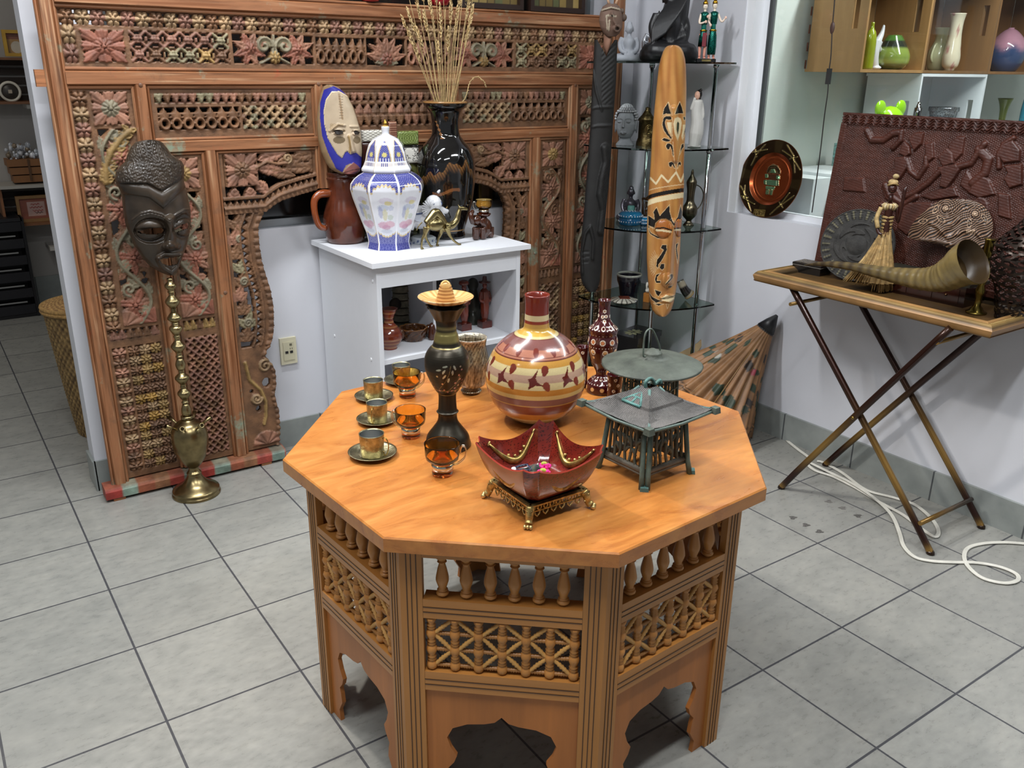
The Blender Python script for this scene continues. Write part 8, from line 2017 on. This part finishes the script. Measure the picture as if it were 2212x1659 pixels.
def pot(name,px,rows,col,lb,cat='vase',mat='gloss',cf=None,y=None,z=None,n=36,sub=3,rf=None):
    B = CVP(px,YI if y is None else y,zf if z is None else z); P_ = prof(B,rows[1:]); P_ = [p for p in P_ if p[1] > .003]; B0 = rows[0][1] * depth(B) / FPX
    m = MB(); m.lathe([(.002,0)] + smooth_prof([(B0,0)] + P_,sub) + [(P_[-1][0] * .8,P_[-1][1] - .003)],col,n,cf=cf,rf=rf,caps=False); o = m.build(name,mat,loc=B); return tag(o,lb,cat),B
pot('green_bottle',1872,[(153,11),(145,12),(90,12),(70,9),(63,5),(55,3.5),(48,4)],'86901c','tall yellow-green bottle in the first plywood crate','bottle',y=YF + .06)
B = CVP(1888,YF + .12,zf); hf_ = empty('white_horned_figurine',B,0,'white porcelain horned animal figurine beside the green bottle','figurine'); e = lambda a,b: ony(a,b,B[1]) - B
m = MB(); m.tube(sp([(0,0,.006),e(1886,130),e(1887,108),e(1893,88)],4),list(np.linspace(.020,.028,13)),'ffffff',12); m.tube(sp([e(1896,90),e(1905,72),e(1910,54)],4),list(np.linspace(.016,.005,9)),'ffffff',10); m.tube([e(1893,96),e(1901,110)],[.018,.010],'ffffff',10); m.ell((0,0,.008),(.03,.03,.010),'ffffff')
fused(m,'body',solid('d2d2d4',.15,var=.04,coat=.4,name='white_bisque'),hf_,.003)
def gbf(T,Z):
    z = Z / .20; return np.where(((z > .42) & (z < .60))[...,None],lin('252b22'),np.where(((z > .14) & (z < .22))[...,None],lin('8a9a4a'),np.where((z <= .14)[...,None],lin('56602c'),np.where((z < .42)[...,None],lin('77883c'),lin('3f6a2c')))))
pot('green_banded_vase',1922,[(153,22),(150,27),(140,34),(125,37),(112,34),(95,26),(82,18),(76,14)],'ffffff','squat green vase with dark and lime bands in the first plywood crate',cf=gbf,y=YF + .10)
_,B = pot('cream_jug',2022,[(153,14),(148,18),(130,23),(112,22),(95,15),(80,12),(66,14),(60,16)],'b9b893','cream-green glazed jug with handle, left of the tall cream vase','jug',y=YF + .16)
k = depth(B) / FPX; m = MB(); m.tube(sp([np.array([-14 * k,0,zat(B,140)]),np.array([-27 * k,0,zat(B,125)]),np.array([-20 * k,0,zat(B,100)]),np.array([-12 * k,0,zat(B,95)])],4),.006,'b9b893',8); m.build('handle','gloss',_)
pot('tall_cream_vase',2050,[(152,9),(148,11),(142,16),(125,18),(105,16),(75,13),(50,13),(36,15),(29,17)],'ffffff','tall cream vase with faded rose print in the middle plywood crate',cf=lambda T,Z: np.where((np.sin(T * 3 + 2) * np.sin(Z * 40 + 1) > .72)[...,None],lin('b0847a'),lin('cfc4aa')),y=YF + .07)
pot('pink_blue_vase',2167,[(152,22),(148,28),(135,35),(115,38),(95,35),(78,25),(66,13),(62,6),(60,7)],'ffffff','round vase glazed pink above and blue below in the right plywood crate',cf=lambda T,Z: lerp(np.tile(lin('3c4c70'),Z.shape + (1,)),np.tile(lin('b98696'),Z.shape + (1,)),sm(Z + .012 * np.sin(T * 6),.09,.13)))
zs_ = zlow + .012
B = CVP(1903,YF - .06,zs_); fb = empty('lime_bear_bowl',B,0,'lime green animal-shaped bowl with two round ears behind the carved panel','bowl'); k = depth(B) / FPX; zt = zat(B,233)
m = MB(); m.ell((0,0,zt * .45),(50 * k,40 * k,zt * .58),'8fc818',n=28,m=14); m.build('bowl_body','gloss',fb)
for dx,r in ((-36,17),(36,17)): m = MB(); m.ell((dx * k,0,zt * .99),(r * k,7 * k,r * k),'8fc818',n=20,m=12); m.build('ear','gloss',fb)
pot('silver_ornament',1963,[(262,8),(245,9),(232,6),(220,3)],'9a9a9e','small crinkled silver ornament beside the lime green bowl','ornament','chrome',z=zs_,n=9,y=YF - .03)
pot('cut_glass_bowl',2020,[(262,18),(250,26),(240,30),(231,30)],'9ea2a6','silver cut-glass bowl inside the white crate','bowl','sparkle',z=zs_,n=40,rf=lambda T,Z: 1 + .04 * np.sin(T * 14))
pot('green_cone_vase',2150,[(262,5),(250,7),(225,11),(212,16)],'6d7630','olive green flared vase to the right of the white crate',z=zs_,y=YF + .2)
p0 = CVP(2172,YF + .1,zs_); m = MB(); m.tube(sp([p0 + [-.05,0,.03],p0 + [-.04,0,.11],p0 + [0,0,.14],p0 + [.04,0,.11],p0 + [.05,0,.03]],5),.003,'cfd4d6',8); m.lathe([(.004,0),(.06,.002),(.062,.03),(.055,.05)],'c9d0d2',32,c=p0,caps=False); o = m.build('clear_basket_bowl','chrome'); tag(o,'pale metal basket bowl with thin arched handle on the right shelf board','bowl')
B = CVP(1815,YF + .2,zs_); m = MB(); m.box((0,0,.05),(.06,.05,.10),'7fa8a4'); o = m.build('teal_tin',painted('speckled_teal',.5,var=.5,vs=120),loc=B); tag(o,'pale teal speckled tin partly hidden behind the carved panel','tin')
pot('blue_vase',2196,[(262,8),(250,10),(225,9),(207,7)],'2f7f94','slim blue vase at the right edge of the photo',z=zs_,y=YF + .06)
# hanging power cord with an inline switch, in front of the glass
XC_ = 2.672; pts = [(1806,-60),(1803,0),(1798,60),(1795,120),(1790,160),(1788,200),(1781,250),(1773,320),(1765,380),(1758,430),(1754,459)]
P = sp([onx(a,b,XC_) for a,b in pts],4); m = MB(); m.tube(P,.0022,'26201e',7); o = m.build('hanging_cord','satin'); tag(o,'black electric cord with inline switch hanging in front of the window','cord')
a,b = onx(1791,148,XC_),onx(1789,182,XC_); m = MB(); m.box((a + b) / 2,(.012,.016,abs(a[2] - b[2])),'2c2c2c'); m.build('inline_switch','satin',o); a = onx(1798,60,XC_); m = MB(); m.ell(a,(.004,.010,.022),'4a332c'); m.build('cord_knot','satin',o)

# ---------------------------------------------------------------- the aisle behind the wall end, at left
FYY = FY - .012
def FP_(px,py,y=FYY): return ony(px,py,y)
def fbox(name,px0,py0,px1,py1,d,col,mat,lb,cat,y=FYY,th=.014):
    a,b = FP_(px0,py1,y - d),FP_(px1,py0,y - d); w_,h_ = b[0] - a[0],b[2] - a[2]; t = empty(name,((a[0] + b[0]) / 2,y - d / 2,a[2]),0,lb,cat)
    for n_,c,dm in (('bottom_board',(0,0,th / 2),(w_,d,th)),('top_board',(0,0,h_ - th / 2),(w_,d,th)),('side_board',(-w_ / 2 + th / 2,0,h_ / 2),(th,d,h_)),('side_board',(w_ / 2 - th / 2,0,h_ / 2),(th,d,h_))): m = MB(); m.box(c,dm,col); m.build(n_,mat,t)
    m = MB(); n = 5
    for i in range(n): m.box((0,d / 2 - .006,h_ * (i + .5) / n),(w_ - 2 * th,.008,h_ / n * .72),'3a2a1c'); 
    m.build('back_slats','satin',t); return t,a,b
t,a,b = fbox('crate_shelf',-60,125,88,226,.22,'7a5236','crate','dark wooden crate shelf on the far aisle wall, upper one','crate'); c1 = (a,b)
t,a,b = fbox('crate_shelf',12,398,122,492,.22,'8a5a38','crate','dark wooden crate shelf on the far aisle wall, lower one with the small framed sign','crate'); c2 = (a,b)
def frame(name,px0,py0,px1,py1,y,z0,col,pic,lb,mat='satin',cat='picture frame'):
    a,b = ony(px0,py1,y),ony(px1,py0,y); w_,h_ = b[0] - a[0],b[2] - a[2]; t = empty(name,((a[0] + b[0]) / 2,y,z0),0,lb,cat); m = MB(); q = .018
    for c,dm in (((0,0,q / 2),(w_,.03,q)),((0,0,h_ - q / 2),(w_,.03,q)),((-w_ / 2 + q / 2,0,h_ / 2),(q,.03,h_ - 2 * q)),((w_ / 2 - q / 2,0,h_ / 2),(q,.03,h_ - 2 * q))): m.box(c,dm,col)
    m.build('frame',mat,t); m = MB(); X,Z = np.meshgrid(np.linspace(-1,1,60),np.linspace(0,1,60),indexing='ij'); m.grid(np.stack([X * (w_ / 2 - q),.005 + 0 * X,q + Z * (h_ - 2 * q)],-1),pic(X,Z)); m.build('picture','satin',t); return t
zt1 = FP_(20,122,FYY - .22)[2]
frame('yellow_frame',12,66,58,122,FYY - .17,zt1 + .001,'c49a3a',lambda X,Z: np.where((np.hypot(X,Z * 2 - .6) < .62)[...,None],lin('c9bfae'),np.where((Z > .7)[...,None],lin('8a5a4a'),lin('b08a5a'))),'small yellow-framed picture standing on the upper crate shelf')
B = FP_(18,178,FYY - .15); rd = empty('round_white_frame',(B[0],FYY - .16,c1[0][2] + .014),0,'round white-rimmed dark dial standing in the upper crate shelf','dial'); r = 19 * depth(B) / FPX; m = MB(); m.tube([(r * math.cos(a_),0,r * 1.06 + r * math.sin(a_)) for a_ in np.linspace(0,2 * PI,32,endpoint=False)],.008,'d8d2c4',8,closed=True); m.build('rim','satin',rd)
m = MB(); m.lathe([(.001,0),(r * .96,0),(r * .96,.008),(.001,.008)],'3a3430',32,M=rotm('X',PI / 2),c=(0,.008,r * 1.06)); m.box((0,-.003,r * 1.06),(.02,.002,.02),'b8aa98'); m.build('dial','satin',rd)
def sign(X,Z):
    Cc = np.tile(lin('9a5a48'),X.shape + (1,)); ii = (np.abs(X) < .55) & (Z > .12) & (Z < .82); Cc[ii] = lin('c9a59a')
    for z,x0,x1 in ((.70,-.3,.25),(.55,-.40,.40),(.38,-.25,.40),(.28,-.1,.38)): Cc[ii & (np.abs(Z - z - .025 * np.sin(X * 32 + z * 40)) < .022) & (X > x0) & (X < x1)] = lin('a03c34' if z > .3 else '5a3a34')
    return Cc
frame('small_framed_sign',42,422,116,484,FYY - .16,c2[0][2] + .015,'9a7448',sign,'small wooden box frame holding a pink card with red writing in the lower crate')
# shelf board with a basket of wrapped goods
zb = FP_(60,400,FYY - .25)[2]; a,b = FP_(-60,400,FYY - .25),FP_(110,398,FYY - .25)
m = MB(); m.box(((a[0] + b[0]) / 2,FYY - .125,zb - .009),(b[0] - a[0],.25,.018),'a8a49c'); o = m.build('wall_shelf_board','white'); tag(o,'pale shelf board on the far aisle wall carrying the basket','shelf')
a,b = ony(22,396,FYY - .19),ony(104,340,FYY - .19); w_ = b[0] - a[0]; bk = empty('wooden_gift_basket',((a[0] + b[0]) / 2,FYY - .13,zb),0,'slatted wooden basket filled with goods in crinkled clear wrap','basket'); h_ = b[2] - a[2]
m = MB()
for i in range(3): m.box((0,0,.012 + i * h_ / 3 + h_ / 7),(w_ * (.82 + .09 * i),.16 * (.9 + .05 * i),h_ / 3 * .86),'8a5c34')
m.box((0,-.084,h_ * .6),(.012,.004,h_ * .9),'5a3c22'); m.build('slats','crate',bk); m = MB(); rg = np.random.default_rng(5)
for i in range(70): p = rg.uniform(-1,1,3) * [w_ * .42,.06,.0]; z = h_ + abs(rg.normal(0,.045)); s = rg.uniform(.008,.022); m.ell(p + [0,0,z],(s,s * .6,s),['d8dce2','b9bec6','8a7a66','e8eaf0'][i % 4],rotm('Z',rg.uniform(0,3)),n=6,m=4)
m.build('crinkled_wrap',painted('clear_wrap',.12,.3,.3),bk); bk.children and None
# louvred black crate low at left
a,b = ony(-40,652,FYY - .3),ony(46,470,FYY - .3); bc = empty('black_slatted_crate',((a[0] + b[0]) / 2,FYY - .16,0),0,'black slatted crate standing on the floor at the far left','crate'); w_ = b[0] - a[0]; h_ = b[2]; m = MB()
for i in range(6): m.box((0,-.14,h_ * (i + .5) / 6),(w_ - .02,.012,h_ / 6 * .55),'16151a')
for x in (-w_ / 2,w_ / 2): m.box((x,0,h_ / 2),(.016,.29,h_),'121114')
m.box((0,.0,.01),(w_,.28,.02),'0f0e10'); m.box((0,0,h_ - .01),(w_,.29,.02),'1a191d'); m.box((0,.14,h_ / 2),(w_,.01,h_),'0c0b0d')
for i in range(5): m.box((-.02,-.147,h_ * (i + 1) / 6 - .004),(w_ * .8,.003,.008),'8a8a88')
m.build('slats','satin',bc)
for px0,px1,py,lb in ((58,105,230,'short pale shelf end under the upper crate'),(108,160,538,'short pale shelf end near the wall corner, lowest')):
    a,b = FP_(px0,py,FYY - .2),FP_(px1,py,FYY - .2); m = MB(); m.box(((a[0] + b[0]) / 2,FYY - .1,a[2]),(b[0] - a[0],.2,.025),'bab6ae'); o = m.build('shelf_end','white'); tag(o,lb,'shelf')
# tall cane basket
BY = 1.98; T0 = ony(165,650,BY); Bc = np.array([ony(232,962,BY)[0],BY,0]); rt = None
bs = empty('cane_basket',(.245,BY,0),0,'tall tapering woven cane basket standing behind the wall end','basket'); zt = ony(100,665,BY)[2]; rtop = .245 - ony(89,655,BY)[0]; rbot = rtop * .66
n,nz = 150,110; th,z = np.meshgrid(np.linspace(0,2 * PI,n,endpoint=False),np.linspace(0,1,nz),indexing='ij'); wv = np.sin(th * 36) * np.sin(z * nz * .9) ; r = (rbot + (rtop - rbot) * z ** .8) + .004 * wv
cc = lerp(np.tile(lin('4a3218'),r.shape + (1,)),np.tile(lin('a08250'),r.shape + (1,)),np.clip(.55 + .5 * wv + .2 * np.sin(z * 31 + th * 3) * np.sin(th * 11),0,1)); m = MB(); m.grid(np.stack([r * np.cos(th),r * np.sin(th),z * zt],-1),cc,wrap_u=True); m.build('woven_side','straw',bs)
m = MB(); 
for dz in (0,-.014): m.tube([(rtop * 1.02 * math.cos(a_),rtop * 1.02 * math.sin(a_),zt + dz) for a_ in np.linspace(0,2 * PI,48,endpoint=False)],.009,'a8824a',8,closed=True)
m.build('rim','straw',bs); X,Y = np.meshgrid(np.linspace(0,1,60),np.linspace(0,2 * PI,100,endpoint=False),indexing='ij'); w2 = np.sin(X * 70) * np.sin(Y * 22); m = MB()
m.grid(np.stack([X * rtop * np.cos(Y),X * rtop * np.sin(Y),zt + .006 + .03 * (1 - X ** 2) + .003 * w2],-1).transpose(1,0,2),lerp(np.tile(lin('7a4a24'),X.shape + (1,)),np.tile(lin('c9a060'),X.shape + (1,)),np.clip(.55 + .5 * w2,0,1)).transpose(1,0,2),wrap_u=True); m.build('woven_lid','straw',bs)

# ---------------------------------------------------------------- paper parasol leaning in the corner by the right wall
tip = onx(1682,680,2.585); base_c = np.array([2.30,.62,.12]); 
tipP = np.array([2.575,tip[1],tip[2]])
pa = onz(1478,845,.0); 
# axis from the ferrule down to the centre of the open hem
A_ = tipP; hemL,hemR = onx(1500,760,2.30),onx(1690,950,2.52)
Hc = np.array([2.37,.545,.125]); ax = Hc - A_; Lp = np.linalg.norm(ax); ax /= Lp; e1 = np.cross(ax,[0,0,1.]); e1 /= np.linalg.norm(e1); e2 = np.cross(ax,e1)
par = empty('paper_parasol',A_,0,'half-open oiled paper parasol with green leaf prints leaning upside down against the wall','parasol'); NR = 26; n = NR * 8; nt = 90
U,Tt = np.meshgrid(np.linspace(0,2 * PI,n,endpoint=False),np.linspace(.13,1,nt),indexing='ij')
fold = .5 + .5 * np.cos(U * NR); rad = (.010 + .262 * Tt ** 1.15) * (1 - .16 * fold * Tt) * (1 + .06 * np.sin(U * 5 + 1) * Tt)
ee = 1.0 + .03 * np.sin(U * 9) * (Tt > .9)
P = A_[None,None] + (ax[None,None] * (Tt * Lp * ee)[...,None] + e1 * (rad * np.cos(U))[...,None] * 1.0 + e2 * (rad * np.sin(U))[...,None] * .92) ; P[...,2] = np.maximum(P[...,2],.004); P[...,0] = np.minimum(P[...,0],2.600)
base = np.tile(lin('8f6844'),U.shape + (1,)); 
def splash(u0,t0,ru,rt,col,ph=0):
    q = (wrapd(U - u0) / ru) ** 2 + ((Tt - t0) / rt) ** 2 + .35 * np.sin(U * 31 + ph) * np.sin(Tt * 60 + ph); base[q < .8] = lin(col)
rg = np.random.default_rng(11)
for i in range(64): splash(rg.uniform(0,2 * PI),rg.uniform(.30,.84),rg.uniform(.10,.24),rg.uniform(.028,.06),['2c3a2a','35402e','3c3028','2f3f30'][i % 4],i)
for i in range(9): splash(rg.uniform(0,2 * PI),rg.uniform(.45,.7),.10,.03,['b3b0a4','a03a48'][i % 2],i)
b_ = np.abs(Tt - .885 - .008 * np.sin(U * 40)) < .010; base[b_ & (np.sin(U * 80) > -.2)] = lin('4a3826'); base[(Tt > .93)] = lin('7a5838'); base[np.abs(Tt - .925) < .004] = lin('3f2f20'); base[Tt < .16] = lin('1c1c1e')
m = MB(); m.grid(P - A_,base,wrap_u=True); m.build('pleated_canopy','paper',par)
m = MB(); m.tube([A_ - A_ - ax * .0,ax * Lp * .07,ax * Lp * .15],[.006,.024,.040],'1b1b1d',20); m.build('ferrule_cap','satin',par)
m = MB(); m.tube([ax * Lp * .1,ax * Lp * .95],.007,'3a2a1c',8); m.build('handle','satin',par)
for i in range(0,NR,2):
    a_ = 2 * PI * i / NR; m = MB(); Q = []
    for t in (.15,.5,.96): r = (.010 + .262 * t ** 1.15) * .90; p = A_ + ax * t * Lp + e1 * r * math.cos(a_) + e2 * r * math.sin(a_) * .92; p[2] = max(p[2],.006); p[0] = min(p[0],2.598); Q.append(p - A_)
    m.tube(Q,.0025,'8a6a40',5); m.build('rib','satin',par)

# ---------------------------------------------------------------- white flat cable on the floor
cb = [(1700,952),(1725,972),(1748,990),(1745,1003),(1762,1017),(1800,1030),(1850,1055),(1900,1085),(1950,1112),(1990,1142),(2020,1160),(2027,1145),(2010,1118),(1975,1090),(1930,1075),(1870,1058),(1820,1022),(1780,1000),(1765,996)]
cb2 = [(1748,1000),(1790,1022),(1840,1048),(1890,1082),(1925,1115),(1942,1150),(1952,1180),(1975,1203),(2010,1212),(2060,1215),(2110,1216),(2160,1225),(2195,1240),(2198,1254),(2170,1260),(2125,1250),(2095,1228),(2083,1205),(2090,1185),(2120,1175),(2170,1172),(2230,1176),(2290,1180)]
t_ = empty('white_cable',onz(1900,1085,0),0,'white ribbed flat extension cable looping over the floor tiles','cable'); O_ = np.array(t_.location)
for q,pts in enumerate((cb,cb2)):
    P = sp([onz(a,b,.004) for a,b in pts],6); n = len(P); P[:,2] = .0045 + .008 * q * np.exp(-((np.arange(n) / n - .12) / .1) ** 2); m = MB()
    d = np.gradient(P,axis=0); d /= np.linalg.norm(d,axis=1)[:,None]; s_ = np.stack([-d[:,1],d[:,0],0 * d[:,0]],1)
    for o_ in (-.0042,0,.0042): m.tube(P + s_ * o_ - O_,.0028,'d6d3c8',7)
    m.build('cable_run','satin',t_)

# ---------------------------------------------------------------- gold-leaf pictures in dark frames standing on the screen's top rail
def tile_pic(seed):
    def f(X,Z):
        I,J = np.floor((X + 1) * 3.5),np.floor(Z * 3); h = hsh(I,J,seed); return np.where((np.minimum(np.mod((X + 1) * 3.5,1),np.mod(Z * 3,1)) < .1)[...,None],lin('3a2c1c'),pick2(h))
    return f
def pick2(h): t = np.array([lin(c) for c in ('8a7440','6c5a30','5a5c3a','9a8450','4a3c26')]); return t[np.clip((h * 5).astype(int),0,4)]
zr = 1.6935
for i,(px0,px1) in enumerate(((992,1128),(1142,1262))):
    a,b = ony(px0,20,1.285),ony(px1,20,1.285); frame('dark_framed_picture',px0,-70,px1,20 + i * 8,1.285,zr,'2a1a14',tile_pic(i + 2),['dark framed gold patchwork picture on top of the screen behind the dry grass','dark framed gold patchwork picture on top of the screen, next to the totem face'][i])
m = MB()
for px in (790,812,835,900,940,965):
    p = ony(px,6,1.285); m.ell((p[0],1.285,zr + .02),(.028,.02,.020),'a01428',n=12,m=8)
# a red ornament pair
for k_,px in enumerate((800,950)):
    p = ony(px,4,1.285); m = MB(); m.lathe([(.004,0),(.030,.002),(.040,.02),(.045,.05),(.03,.075),(.01,.09)],'a01428',24); o = m.build('red_ornament','gloss',loc=(p[0],1.285,zr)); tag(o,['small glossy red ornament on the screen top rail, left one','small glossy red ornament on the screen top rail, beside the dark framed pictures'][k_],'ornament')
